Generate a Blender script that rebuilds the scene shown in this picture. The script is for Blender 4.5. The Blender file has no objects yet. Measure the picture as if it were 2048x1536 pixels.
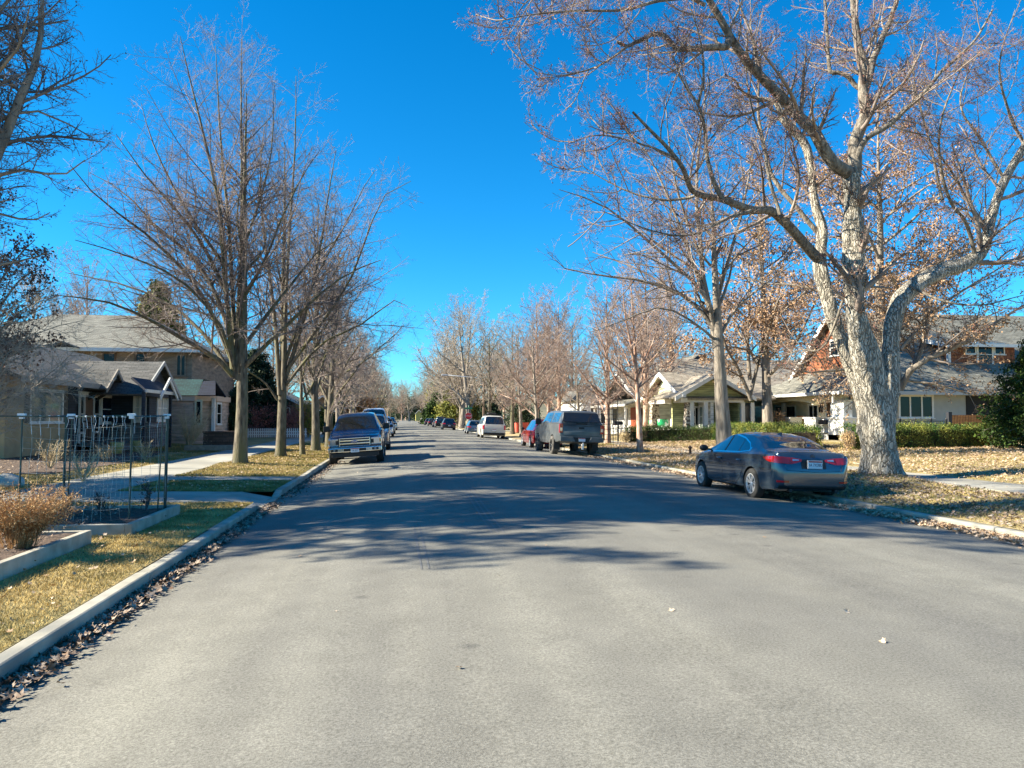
import bpy, bmesh, math, random
import numpy as np
from mathutils import Vector, Matrix, noise as mnoise
from mathutils.bvhtree import BVHTree
S = bpy.context.scene
COL = S.collection
R = math.radians
# ------------------------------------------------------------------ camera, light, sky
FPX, CH = 1547.0, 1.8
YAW = math.atan((1024-795)/FPX); PIT = math.atan(67/FPX)
cd = bpy.data.cameras.new('camera'); cam = bpy.data.objects.new('camera', cd); COL.objects.link(cam)
cd.sensor_fit = 'HORIZONTAL'; cd.sensor_width = 36.0; cd.lens = 36.0*FPX/2048
cd.clip_start = 0.05; cd.clip_end = 5000
cam.location = (0, 0, CH); cam.rotation_euler = (math.pi/2+PIT, 0, -YAW)
S.camera = cam
S.view_settings.view_transform = 'Standard'; S.view_settings.look = 'None'
S.view_settings.exposure = 1.68; S.view_settings.gamma = 1.0
SUN_EL, SUN_AZ = R(31.5), R(-87)          # azimuth measured from +Y towards +X: the sun stands to the left, a touch ahead
ld = bpy.data.lights.new('sun', 'SUN'); ld.energy = 5.0; ld.angle = R(0.53); ld.color = (1.0, 0.915, 0.73)
sun = bpy.data.objects.new('sun', ld); COL.objects.link(sun)
sdir = Vector((math.sin(SUN_AZ)*math.cos(SUN_EL), math.cos(SUN_AZ)*math.cos(SUN_EL), math.sin(SUN_EL)))
sun.rotation_euler = sdir.to_track_quat('Z', 'Y').to_euler(); sun.location = (-30, 0, 40)
W = bpy.data.worlds.new('World'); S.world = W; W.use_nodes = True
wt = W.node_tree; wn = wt.nodes; wl = wt.links
sky = wn.new('ShaderNodeTexSky'); sky.sky_type = 'NISHITA'; sky.sun_disc = False
sky.sun_elevation = SUN_EL; sky.sun_rotation = SUN_AZ
sky.air_density = 1.0; sky.dust_density = 0.15; sky.ozone_density = 2.5; sky.altitude = 850
tn = wn.new('ShaderNodeMix'); tn.data_type = 'RGBA'; tn.blend_type = 'MULTIPLY'; tn.inputs[0].default_value = 1
tn.inputs[7].default_value = (.36, .765, 1.0, 1); wl.new(sky.outputs[0], tn.inputs[6])      # the clear, saturated blue of this day
hs = wn.new('ShaderNodeHueSaturation'); hs.inputs['Saturation'].default_value = 1.12; hs.inputs['Hue'].default_value = 0.500
wl.new(tn.outputs[2], hs.inputs['Color'])
bg = wn['Background']; bg.inputs['Strength'].default_value = 0.074
wl.new(hs.outputs[0], bg.inputs['Color'])
try: S.cycles.max_bounces = 6; S.cycles.diffuse_bounces = 3; S.cycles.transparent_max_bounces = 6; S.cycles.caustics_reflective = False
except Exception: pass

# ------------------------------------------------------------------ helpers
def _cam_axes():
    fw = Vector((math.sin(YAW)*math.cos(PIT), math.cos(YAW)*math.cos(PIT), math.sin(PIT)))
    rt = Vector((math.cos(YAW), -math.sin(YAW), 0)); return fw, rt, rt.cross(fw)
_fw, _rt, _up = _cam_axes()
def at(px, py, Y):
    "the point of the place seen at a pixel of the 2048-wide photograph, standing at distance Y up the road"
    d = _fw+_rt*((px-1024)/FPX)+_up*((768-py)/FPX)
    return Vector((0, 0, CH))+d*(Y/d.y)
def atx(px, py, X):
    d = _fw+_rt*((px-1024)/FPX)+_up*((768-py)/FPX)
    return Vector((0, 0, CH))+d*(X/d.x)
RX0, RX1 = -2.6, 9.0
_gx = [-400, -60, -14, -8.15, -6.0, -2.75]; _gz = [.5, .5, .42, .22, .20, .15]
_hx = [9.15, 12.6, 14.2, 19, 30, 60, 400]; _hz = [.13, .24, .26, .5, .65, .6, .6]
def gh(x, y=0):
    if x < -2.6: return float(np.interp(x, _gx, _gz)) if x < -2.75 else .15
    if x > 9.0: return float(np.interp(x, _hx, _hz)) if x > 9.15 else .13
    return .22*(1-((x-3.2)/5.8)**2)
def wmat(o):
    m = Matrix.Identity(4)
    while o is not None:
        m = Matrix.LocRotScale(o.location, o.rotation_euler, o.scale) @ m; o = o.parent
    return m
def tag(o, label=None, cat=None, group=None, kind=None):
    if label: o['label'] = label
    if cat: o['category'] = cat
    if group: o['group'] = group
    if kind: o['kind'] = kind
    return o
def thing(name, label, cat, loc=(0, 0, 0), rot=0, group=None):
    o = bpy.data.objects.new(name, None); COL.objects.link(o); o.empty_display_size = .3
    o.location = loc; o.rotation_euler = rot if isinstance(rot, tuple) else (0, 0, rot)
    return tag(o, label, cat, group)
def autouv(me):
    n = len(me.polygons); L = len(me.loops)
    if not L: return
    nor = np.empty(n*3, 'f'); me.polygons.foreach_get('normal', nor); nor = nor.reshape(-1, 3)
    lt = np.empty(n, 'i'); me.polygons.foreach_get('loop_total', lt)
    vi = np.empty(L, 'i'); me.loops.foreach_get('vertex_index', vi)
    co = np.empty(len(me.vertices)*3, 'f'); me.vertices.foreach_get('co', co); co = co.reshape(-1, 3)
    t = np.stack([-nor[:, 1], nor[:, 0], np.zeros(n)], 1); ln = np.linalg.norm(t, axis=1)
    flat = ln < .05; t[flat] = (1, 0, 0); ln[flat] = 1; t = t/ln[:, None]
    b = np.cross(nor, t)
    T = np.repeat(t, lt, 0); B = np.repeat(b, lt, 0); P = co[vi]
    uv = np.stack([(P*T).sum(1), (P*B).sum(1)], 1).astype('f').ravel()
    me.uv_layers.new(name='UV'); me.uv_layers[0].data.foreach_set('uv', uv)
def mkobj(name, verts, faces, m, parent=None, smooth=False, uv=True, local=False, mi=None):
    me = bpy.data.meshes.new(name)
    if parent is not None and not local:
        inv = wmat(parent).inverted(); verts = [inv @ Vector(v) for v in verts]
    me.from_pydata([tuple(v) for v in verts], [], [tuple(f) for f in faces])
    if isinstance(m, (list, tuple)):
        for x in m: me.materials.append(x)
    else: me.materials.append(m)
    if mi is not None: me.polygons.foreach_set('material_index', mi)
    me.update()
    if uv: autouv(me)
    if smooth: me.polygons.foreach_set('use_smooth', [True]*len(me.polygons))
    o = bpy.data.objects.new(name, me); COL.objects.link(o); o.parent = parent
    return o
def npobj(name, V, Q, m, parent=None, smooth=True):
    "fast mesh from numpy arrays: V (n,3), Q (f,k) with k 3 or 4"
    me = bpy.data.meshes.new(name); nv, nf, k = len(V), len(Q), Q.shape[1]
    if parent is not None: V = V-np.array(wmat(parent).translation)
    me.vertices.add(nv); me.vertices.foreach_set('co', V.astype('f').ravel())
    me.loops.add(nf*k); me.loops.foreach_set('vertex_index', Q.astype('i').ravel())
    me.polygons.add(nf); me.polygons.foreach_set('loop_start', np.arange(0, nf*k, k, dtype='i'))
    me.polygons.foreach_set('loop_total', np.full(nf, k, 'i'))
    if smooth: me.polygons.foreach_set('use_smooth', np.ones(nf, bool))
    me.update(calc_edges=True); me.materials.append(m)
    o = bpy.data.objects.new(name, me); COL.objects.link(o); o.parent = parent
    return o
class MB:
    def __init__(s): s.v = []; s.f = []; s.mi = []
    def add(s, vs, fs, mi=0):
        b = len(s.v); s.v += [Vector(v) for v in vs]; s.f += [tuple(i+b for i in f) for f in fs]; s.mi += [mi]*len(fs); return s
    def box(s, x0, x1, y0, y1, z0, z1, mi=0, M=None):
        vs = [Vector((x, y, z)) for z in (z0, z1) for y in (y0, y1) for x in (x0, x1)]
        if M is not None: vs = [M @ v for v in vs]
        return s.add(vs, [(0, 2, 3, 1), (4, 5, 7, 6), (0, 1, 5, 4), (2, 6, 7, 3), (0, 4, 6, 2), (1, 3, 7, 5)], mi)
    def bar(s, a, b, w, h=None, mi=0, up=(0, 0, 1)):
        a = Vector(a); b = Vector(b); h = w if h is None else h; d = (b-a); L = d.length
        if L < 1e-6: return s
        d.normalize(); u = Vector(up)
        if abs(d.dot(u)) > .98: u = Vector((1, 0, 0))
        sd = d.cross(u).normalized(); u = sd.cross(d)
        vs = [p+sd*(i*w/2)+u*(j*h/2) for p in (a, b) for j in (-1, 1) for i in (-1, 1)]
        return s.add(vs, [(0, 2, 3, 1), (4, 5, 7, 6), (0, 1, 5, 4), (2, 6, 7, 3), (0, 4, 6, 2), (1, 3, 7, 5)], mi)
    def tube(s, pts, r, n=8, mi=0, cap=True):
        pts = [Vector(p) for p in pts]; k = len(pts); rs = r if isinstance(r, (list, tuple)) else [r]*k
        u = None; vs = []
        for i, p in enumerate(pts):
            d = (pts[min(i+1, k-1)]-pts[max(i-1, 0)]).normalized()
            if u is None:
                u = Vector((0, 0, 1)) if abs(d.z) < .9 else Vector((1, 0, 0))
            sd = d.cross(u).normalized(); u = sd.cross(d).normalized()
            vs += [p+(sd*math.cos(a)+u*math.sin(a))*rs[i] for a in [2*math.pi*j/n for j in range(n)]]
        fs = [(i*n+j, i*n+(j+1) % n, (i+1)*n+(j+1) % n, (i+1)*n+j) for i in range(k-1) for j in range(n)]
        if cap: fs += [tuple(range(n-1, -1, -1)), tuple((k-1)*n+j for j in range(n))]
        return s.add(vs, fs, mi)
    def lathe(s, prof, c=(0, 0, 0), n=16, ax='z', mi=0, cap=True):
        vs = []
        for (r, h) in prof:
            for j in range(n):
                a = 2*math.pi*j/n; p = (r*math.cos(a), r*math.sin(a), h)
                if ax == 'x': p = (p[2], p[0], p[1])
                if ax == 'y': p = (p[1], p[2], p[0])
                vs.append(Vector(p)+Vector(c))
        k = len(prof); fs = [(i*n+j, i*n+(j+1) % n, (i+1)*n+(j+1) % n, (i+1)*n+j) for i in range(k-1) for j in range(n)]
        if cap: fs += [tuple(range(n-1, -1, -1)), tuple((k-1)*n+j for j in range(n))]
        return s.add(vs, fs, mi)
    def prism(s, poly, d, mi=0):
        "poly: 3-D points of one face, swept by vector d"
        poly = [Vector(p) for p in poly]; n = len(poly); d = Vector(d)
        vs = poly+[p+d for p in poly]
        fs = [tuple(range(n-1, -1, -1)), tuple(range(n, 2*n))]+[(i, (i+1) % n, n+(i+1) % n, n+i) for i in range(n)]
        return s.add(vs, fs, mi)
    def slab(s, quad, th, mi=0):
        "a planar polygon given thickness th below it"
        a, b, c = (Vector(q) for q in quad[:3]); n = (b-a).cross(c-a).normalized()
        if n.z < 0: n = -n
        return s.prism(quad, n*-th, mi)
    def build(s, name, m, parent=None, smooth=False, local=False, bevel=0):
        o = mkobj(name, s.v, s.f, m, parent, smooth, True, local, s.mi)
        me = o.data; bm = bmesh.new(); bm.from_mesh(me); bmesh.ops.recalc_face_normals(bm, faces=bm.faces); bm.to_mesh(me); bm.free()
        if bevel:
            b = o.modifiers.new('bevel', 'BEVEL'); b.width = bevel; b.segments = 2; b.limit_method = 'ANGLE'; b.angle_limit = R(40)
        return o
def children(o): return [c for c in bpy.data.objects if c.parent == o]
def copy_thing(root, loc, rot=None, scale=None, label=None, group=None, kids=None):
    r = root.copy(); COL.objects.link(r); r.location = loc
    if rot is not None: r.rotation_euler = rot
    if scale is not None: r.scale = scale
    if label: r['label'] = label
    if group: r['group'] = group
    def rec(src, dst):
        for ch in src.children:
            c = ch.copy(); COL.objects.link(c); c.parent = dst; rec(ch, c)
    rec(root, r)
    return r
def text_mesh(body, size, name, m, parent, M, ext=.002, align='CENTER', sx=1.0):
    cu = bpy.data.curves.new(name, 'FONT'); cu.body = body; cu.size = size; cu.extrude = ext
    cu.align_x = align; cu.align_y = 'CENTER'
    t = bpy.data.objects.new('tmp_text', cu); COL.objects.link(t)
    dg = bpy.context.evaluated_depsgraph_get(); me = bpy.data.meshes.new_from_object(t.evaluated_get(dg))
    bpy.data.objects.remove(t); me.transform(M @ Matrix.Diagonal((sx, 1, 1, 1))); me.materials.clear(); me.materials.append(m)
    o = bpy.data.objects.new(name, me); COL.objects.link(o); o.parent = parent
    return o
# ------------------------------------------------------------------ materials
MATS = {}
def mat(name, col, rough=.7, col2=None, sc=4.0, det=4, bump=0, bsc=None, metal=0, coat=0, spec=.5, st=None, coord='Object', lo=.35, hi=.65, trans=0, emit=None, col3=None, sc3=.4, bd=.02):
    if name in MATS: return MATS[name]
    m = bpy.data.materials.new(name); m.use_nodes = True; nt = m.node_tree; N = nt.nodes; Lk = nt.links; MATS[name] = m
    b = N['Principled BSDF']; b.inputs['Base Color'].default_value = (*col, 1); b.inputs['Roughness'].default_value = rough
    b.inputs['Metallic'].default_value = metal; b.inputs['Coat Weight'].default_value = coat; b.inputs['Coat Roughness'].default_value = .04
    b.inputs['Specular IOR Level'].default_value = spec
    if trans: b.inputs['Transmission Weight'].default_value = trans
    if emit: b.inputs['Emission Color'].default_value = (*emit, 1); b.inputs['Emission Strength'].default_value = 1
    if col2 or bump:
        tc = N.new('ShaderNodeTexCoord'); mp = N.new('ShaderNodeMapping'); Lk.new(tc.outputs[coord], mp.inputs[0])
        if st: mp.inputs['Scale'].default_value = st
    if col2:
        nz = N.new('ShaderNodeTexNoise'); nz.inputs['Scale'].default_value = sc; nz.inputs['Detail'].default_value = det; Lk.new(mp.outputs[0], nz.inputs[0])
        cr = N.new('ShaderNodeValToRGB'); cr.color_ramp.elements[0].position = lo; cr.color_ramp.elements[1].position = hi
        cr.color_ramp.elements[0].color = (*col, 1); cr.color_ramp.elements[1].color = (*col2, 1); Lk.new(nz.outputs[0], cr.inputs[0])
        out = cr.outputs[0]
        if col3:
            n3 = N.new('ShaderNodeTexNoise'); n3.inputs['Scale'].default_value = sc3; n3.inputs['Detail'].default_value = 3; Lk.new(mp.outputs[0], n3.inputs[0])
            r3 = N.new('ShaderNodeMapRange'); r3.inputs[1].default_value = .45; r3.inputs[2].default_value = .65; Lk.new(n3.outputs[0], r3.inputs[0])
            mx = N.new('ShaderNodeMix'); mx.data_type = 'RGBA'; Lk.new(r3.outputs[0], mx.inputs[0]); Lk.new(out, mx.inputs[6]); mx.inputs[7].default_value = (*col3, 1); out = mx.outputs[2]
        Lk.new(out, b.inputs['Base Color'])
    if bump:
        bz = N.new('ShaderNodeTexNoise'); bz.inputs['Scale'].default_value = bsc or sc*3; bz.inputs['Detail'].default_value = 5; Lk.new(mp.outputs[0], bz.inputs[0])
        bp = N.new('ShaderNodeBump'); bp.inputs['Strength'].default_value = bump; bp.inputs['Distance'].default_value = bd; Lk.new(bz.outputs[0], bp.inputs['Height']); Lk.new(bp.outputs[0], b.inputs['Normal'])
    return m
def brickmat(name, c1, c2, mortar, bw, bh, ms=.01, rough=.85, off=.5, bump=.5, nsc=1.2, weather=None):
    "courses laid in metres on the automatic UVs: shingles, lap siding, bricks, boards"
    m = bpy.data.materials.new(name); m.use_nodes = True; N = m.node_tree.nodes; Lk = m.node_tree.links; b = N['Principled BSDF']; MATS[name] = m
    tc = N.new('ShaderNodeTexCoord'); br = N.new('ShaderNodeTexBrick'); Lk.new(tc.outputs['UV'], br.inputs[0])
    br.inputs['Scale'].default_value = 1; br.inputs['Brick Width'].default_value = bw; br.inputs['Row Height'].default_value = bh; br.inputs['Mortar Size'].default_value = ms
    br.offset = off; br.inputs['Color1'].default_value = (*c1, 1); br.inputs['Color2'].default_value = (*c2, 1); br.inputs['Mortar'].default_value = (*mortar, 1); br.inputs['Mortar Smooth'].default_value = .3
    nz = N.new('ShaderNodeTexNoise'); nz.inputs['Scale'].default_value = nsc; nz.inputs['Detail'].default_value = 6; mpw = N.new('ShaderNodeMapping'); mpw.inputs['Scale'].default_value = (1, 4.5, 1); Lk.new(tc.outputs['UV'], mpw.inputs[0]); Lk.new(mpw.outputs[0], nz.inputs[0])
    r3 = N.new('ShaderNodeMapRange'); r3.inputs[1].default_value = .3; r3.inputs[2].default_value = .7; r3.inputs[3].default_value = .60; r3.inputs[4].default_value = 1.35; Lk.new(nz.outputs[0], r3.inputs[0])
    mx = N.new('ShaderNodeMix'); mx.data_type = 'RGBA'; mx.blend_type = 'MULTIPLY'; mx.inputs[0].default_value = 1; Lk.new(br.outputs[0], mx.inputs[6])
    cb = N.new('ShaderNodeCombineColor'); [Lk.new(r3.outputs[0], cb.inputs[i]) for i in range(3)]; Lk.new(cb.outputs[0], mx.inputs[7]); Lk.new(mx.outputs[2], b.inputs['Base Color'])
    b.inputs['Roughness'].default_value = rough
    bp = N.new('ShaderNodeBump'); bp.inputs['Strength'].default_value = bump; bp.inputs['Distance'].default_value = .01; bp.invert = True
    Lk.new(br.outputs[1], bp.inputs['Height']); Lk.new(bp.outputs[0], b.inputs['Normal'])
    return m
# ------------------------------------------------------------------ bare trees
def _norm(a): return a/np.maximum(np.linalg.norm(a, axis=-1, keepdims=True), 1e-9)
def resample(pts, k):
    pts = np.array(pts, float); d = np.r_[0, np.cumsum(np.linalg.norm(np.diff(pts[:, :3], axis=0), axis=1))]
    # Catmull-Rom through the given points
    t = np.linspace(0, d[-1], k); out = []
    for x in t:
        i = int(min(max(np.searchsorted(d, x)-1, 0), len(pts)-2)); u = (x-d[i])/max(d[i+1]-d[i], 1e-6)
        p0 = pts[max(i-1, 0)]; p1 = pts[i]; p2 = pts[i+1]; p3 = pts[min(i+2, len(pts)-1)]
        out.append(.5*((2*p1)+(-p0+p2)*u+(2*p0-5*p1+4*p2-p3)*u*u+(-p0+3*p1-3*p2+p3)*u**3))
    return np.array(out)
def tubes(P, Rr, n):
    "P (N,K,3), Rr (N,K): one n-sided tube for every branch"
    N, K, _ = P.shape
    T = np.empty_like(P); T[:, 1:-1] = P[:, 2:]-P[:, :-2]; T[:, 0] = P[:, 1]-P[:, 0]; T[:, -1] = P[:, -1]-P[:, -2]; T = _norm(T)
    ref = np.zeros((N, 3)); mt = _norm(P[:, -1]-P[:, 0]); ref[:, 0] = 1; ref[np.abs(mt[:, 0]) > .7] = (0, 1, 0)
    U = _norm(np.cross(T, ref[:, None, :])); Vv = np.cross(T, U)
    a = np.arange(n)*2*np.pi/n
    V = P[:, :, None, :]+(U[:, :, None, :]*np.cos(a)[None, None, :, None]+Vv[:, :, None, :]*np.sin(a)[None, None, :, None])*Rr[:, :, None, None]
    idx = np.arange(N*K*n).reshape(N, K, n)
    A = idx[:, :-1, :]; B = idx[:, 1:, :]
    Q = np.stack([A, np.roll(A, -1, 2), np.roll(B, -1, 2), B], -1).reshape(-1, 4)
    return V.reshape(-1, 3), Q
def grow(g, P, Rr, n, t0, t1, ratio, ang, K, up=.0, wig=.15, rr=.5, rmin=.003, minL=.0, taper=.3, fall=.65, curve=0, flat=0, Lmax=99, dens=1.0):
    N, Kp, _ = P.shape
    seg = np.linalg.norm(P[:, 1:]-P[:, :-1], axis=2); plen = seg.sum(1)
    t = t0+(t1-t0)*((np.arange(n)[None, :]+g.random((N, n)))/n)
    f = t*(Kp-1); i = np.minimum(f.astype(int), Kp-2); u = (f-i)[..., None]; r = np.arange(N)[:, None]
    base = P[r, i]*(1-u)+P[r, i+1]*u; tan = _norm(P[r, i+1]-P[r, i]); rb = Rr[r, i]*(1-u[..., 0])+Rr[r, i+1]*u[..., 0]
    az = np.arange(n)[None, :]*2.4+g.random((N, 1))*6.28+g.normal(0, .5, (N, n))
    ref = np.zeros((N, n, 3)); ref[..., 2] = 1; ref[np.abs(tan[..., 2]) > .9] = (1, 0, 0)
    s = _norm(np.cross(tan, ref)); w = np.cross(s, tan)
    if flat: az = np.where(g.random((N, n)) < flat, np.round(az/np.pi)*np.pi+g.normal(0, .25, (N, n)), az)
    perp = s*np.cos(az)[..., None]+w*np.sin(az)[..., None]
    a = R(ang)*(1+g.normal(0, .18, (N, n)))[..., None]
    d = _norm(tan*np.cos(a)+perp*np.sin(a)); 
    L = np.clip(plen[:, None]*ratio*(1-fall*(t-t0)/max(t1-t0, 1e-3))*g.uniform(.65, 1.25, (N, n)), minL, Lmax)
    kp = (g.random((N, n)) < np.clip(plen/np.percentile(plen, 80), .12, 1)[:, None]*dens).reshape(-1)
    d = d.reshape(-1, 3)[kp]; p = base.reshape(-1, 3)[kp]; L = L.reshape(-1)[kp]; rb = rb.reshape(-1)[kp]; M = len(L)
    out = np.empty((M, K, 3)); out[:, 0] = p; st = (L/(K-1))[:, None]; bend = g.normal(0, wig*.5, (M, 3))
    for k in range(1, K):
        d = _norm(d+bend+g.normal(0, wig, (M, 3))+np.array([0, 0, up])*(1+curve*k/K)); p = p+d*st; out[:, k] = p
    r0 = np.maximum(np.minimum(rb*rr, rb*.85), rmin); tt = np.linspace(0, 1, K)
    Ro = np.maximum(r0[:, None]*(1-(1-taper)*tt[None, :]), rmin*.8)
    return out, Ro
def joinp(parts):
    o = 0; Vs = []; Qs = []
    for V, Q in parts: Vs.append(V); Qs.append(Q+o); o += len(V)
    return np.concatenate(Vs), np.concatenate(Qs)
def leafquads(g, pts, size, spread=.05, droop=.4):
    "small bent leaves hanging at the given points"
    n = len(pts); c = pts+g.normal(0, spread, (n, 3)); a = _norm(g.normal(0, 1, (n, 3))+np.array([0, 0, -droop])); b = _norm(np.cross(a, g.normal(0, 1, (n, 3)))); s = size*g.uniform(.6, 1.3, (n, 1))
    nn = np.cross(a, b)
    V = np.stack([c, c+a*s*.55+b*s*.38+nn*s*.12, c+a*s*1.1, c+a*s*.55-b*s*.38+nn*s*.12], 1).reshape(-1, 3)
    Q = np.arange(n*4).reshape(n, 4); return V, Q
def tips(P, g=None, frac=1, lo=.35):
    k0 = int(P.shape[1]*lo); q = P[:, k0:].reshape(-1, 3)
    if frac < 1: q = q[g.random(len(q)) < frac]
    return q
def bark_displace(V, c, amp, sc=3.0, zs=.35):
    for i in range(len(V)):
        v = V[i]; q = Vector((v[0]*sc, v[1]*sc, v[2]*sc*zs))
        n = mnoise.noise(q)*.6+mnoise.noise(q*2.3)*.4+abs(mnoise.noise(q*4.7))*.5-.15
        d = np.array([v[0]-c[0], v[1]-c[1], 0]); l = np.linalg.norm(d)
        if l > 1e-3: V[i] = v+d/l*amp*n
    return V
def bare_tree(x, y, H, Rc, tr, seed, bark, twig, label, group='bare street trees', name='bare_tree', style='leader', cat='tree', limbs=None, n1=24, n2=13, n3=9, n4=6, t0=.22, ang=48, up=.06, z=None, leaf=None, lsize=.06, lfrac=.2, rmin=.004, lean=(0, 0), depth=4, top=.25, flat=.0, leader=1.0, L2=.42, L3=.42, L4=.4, wig=.09, fall1=.55, ratio=None, flare=1.35, build=True, k1=9, lname='leaves', a2=48, r2=.5):
    g = np.random.default_rng(seed); z = gh(x, y)-.05 if z is None else z
    root = thing(name, label, cat, (x, y, z), group=group)
    K = 14; t = np.linspace(0, 1, K); tp = np.stack([x+lean[0]*t*H+g.normal(0, .012, K).cumsum()*H*.10, y+lean[1]*t*H+g.normal(0, .012, K).cumsum()*H*.10, z+t*H*leader], 1); tp[0] = (x, y, z)
    Rt = tr*np.power(1-t*.93, 1.05); fl = 1+(flare-1)*np.exp(-t*H/.35); Rt = Rt*fl
    Tk = np.concatenate([tp[:1], tp[:1]*.7+tp[1:2]*.3, tp[1:]]); Rk = np.r_[Rt[0]*1.0, tr*(1+(flare-1)*.3), Rt[1:]]
    V0, Q0 = tubes(Tk[None], Rk[None], 14)
    ratio = ratio or Rc/(H*leader)*1.15
    P1, R1 = grow(g, tp[None], Rt[None]*.95, n1, t0, .97, ratio, ang, k1, up=up, wig=wig, rr=.52, rmin=.012, fall=fall1, taper=.22, curve=1)
    if limbs is not None:
        lp = np.array([resample(l[0], k1) for l in limbs]); lr = np.array([np.linspace(l[1], l[2], k1) for l in limbs]); P1 = np.concatenate([lp, P1]); R1 = np.concatenate([lr, R1])
    P2, R2 = grow(g, P1, R1, n2, .15, .98, L2, a2, 7, up=up*.2, wig=wig*.8, rr=r2, rmin=.006, minL=.25, taper=.3, flat=flat, fall=.66)
    # the leader's own tip carries side branches too
    P2b, R2b = grow(g, tp[None, K//2:], Rt[None, K//2:], n2, .3, 1, .22, 45, 7, up=up*.5, wig=wig*.8, rr=.5, rmin=.008, minL=.3, fall=.8); P2 = np.concatenate([P2, P2b]); R2 = np.concatenate([R2, R2b])
    P3, R3 = grow(g, P2, R2, n3, .12, .98, L3, a2, 5, up=up*.15, wig=wig*1.0, rr=.55, rmin=rmin*1.3, minL=.12, taper=.4, flat=flat)
    parts = [tubes(P2, R2, 5), tubes(P3, R3, 3)]; last = P3
    if depth >= 4:
        P4, R4 = grow(g, P3, R3, n4, .1, 1.0, L4, 42, 3 if n4 < 9 else 4, up=up*.1, wig=wig*1.1, rr=.65, rmin=rmin, minL=.06, taper=.55, flat=flat)
        parts.append(tubes(P4, R4, 3)); last = P4
    tk = npobj('trunk', V0, Q0, bark, root)
    V1, Q1 = tubes(P1, R1, 7); npobj('limbs', V1, Q1, bark, root)
    V, Q = joinp(parts); npobj('crown', V, Q, twig, root)
    if leaf:
        pts = tips(last, g, lfrac); V, Q = leafquads(g, pts, lsize); npobj(lname, V, Q, leaf, root, smooth=False)
    return root
# ------------------------------------------------------------------ ground
def asphalt():
    m = bpy.data.materials.new('asphalt'); m.use_nodes = True; N = m.node_tree.nodes; Lk = m.node_tree.links; b = N['Principled BSDF']
    tc = N.new('ShaderNodeTexCoord')
    def noise(sc, det=4, st=None, rough=.5):
        n = N.new('ShaderNodeTexNoise'); n.inputs['Scale'].default_value = sc; n.inputs['Detail'].default_value = det; n.inputs['Roughness'].default_value = rough
        mp = N.new('ShaderNodeMapping'); Lk.new(tc.outputs['Object'], mp.inputs[0]); mp.inputs['Scale'].default_value = st or (1, 1, 1); Lk.new(mp.outputs[0], n.inputs[0]); return n.outputs[0]
    def ramp(src, a, b_, ca, cb):
        r = N.new('ShaderNodeValToRGB'); r.color_ramp.elements[0].position = a; r.color_ramp.elements[1].position = b_; r.color_ramp.elements[0].color = (*ca, 1); r.color_ramp.elements[1].color = (*cb, 1); Lk.new(src, r.inputs[0]); return r.outputs[0]
    def mix(f, a, b_, bt='MIX'):
        x = N.new('ShaderNodeMix'); x.data_type = 'RGBA'; x.blend_type = bt
        if isinstance(f, float): x.inputs[0].default_value = f
        else: Lk.new(f, x.inputs[0])
        Lk.new(a, x.inputs[6]); Lk.new(b_, x.inputs[7]); return x.outputs[2]
    grain = ramp(noise(55, 3, rough=.7), .30, .72, (.116, .112, .096), (.265, .257, .226))
    fine = ramp(noise(150, 2, rough=.8), .32, .68, (.70, .70, .70), (1.32, 1.31, 1.29))
    large = mix(1.0, ramp(noise(.35, 4, (1.6, .35, 1)), .32, .68, (.84, .84, .86), (1.12, 1.11, 1.08)), ramp(noise(1.0, 4, (1.5, .05, 1)), .35, .65, (.86, .86, .87), (1.08, 1.08, 1.07)), 'MULTIPLY')
    mid = ramp(noise(2.3, 5), .3, .7, (.9, .9, .9), (1.1, 1.1, 1.1))
    c = mix(1.0, mix(1.0, mix(1.0, grain, fine, 'MULTIPLY'), large, 'MULTIPLY'), mid, 'MULTIPLY')
    # tar spots, oil stains and a few cracks
    vo = N.new('ShaderNodeTexVoronoi'); vo.inputs['Scale'].default_value = 1.35; vo.inputs['Randomness'].default_value = 1; mp = N.new('ShaderNodeMapping'); Lk.new(tc.outputs['Object'], mp.inputs[0]); Lk.new(mp.outputs[0], vo.inputs[0])
    spot = ramp(vo.outputs['Distance'], .05, .13, (.70, .70, .72), (1, 1, 1)); gate = ramp(noise(.5, 2), .50, .56, (1, 1, 1), (0, 0, 0))
    c = mix(1.0, c, mix(gate, spot, spot), 'MULTIPLY') if False else mix(1.0, c, mix(.75, spot, gate, 'LIGHTEN'), 'MULTIPLY')
    cv = N.new('ShaderNodeTexVoronoi'); cv.feature = 'DISTANCE_TO_EDGE'; cv.inputs['Scale'].default_value = .16
    nz = N.new('ShaderNodeTexNoise'); nz.inputs['Scale'].default_value = 1.7; nz.inputs['Detail'].default_value = 6; Lk.new(tc.outputs['Object'], nz.inputs[0])
    add = N.new('ShaderNodeMix'); add.data_type = 'RGBA'; add.blend_type = 'LINEAR_LIGHT'; add.inputs[0].default_value = .35; Lk.new(tc.outputs['Object'], add.inputs[6]); Lk.new(nz.outputs[1], add.inputs[7]); Lk.new(add.outputs[2], cv.inputs[0])
    crack = ramp(cv.outputs['Distance'], .0004, .0016, (.72, .72, .72), (1, 1, 1))
    c = mix(.25, c, crack, 'MULTIPLY')
    Lk.new(c, b.inputs['Base Color']); b.inputs['Roughness'].default_value = .88; b.inputs['Specular IOR Level'].default_value = .35
    bp = N.new('ShaderNodeBump'); bp.inputs['Strength'].default_value = .55; bp.inputs['Distance'].default_value = .006; Lk.new(noise(120, 4, rough=.75), bp.inputs['Height']); Lk.new(bp.outputs[0], b.inputs['Normal'])
    return m
ASPH = asphalt()
CONC = mat('concrete', (.29, .275, .23), .85, (.43, .41, .35), 1.6, 6, .25, 60, col3=(.24, .23, .20), bd=.004)
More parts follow.
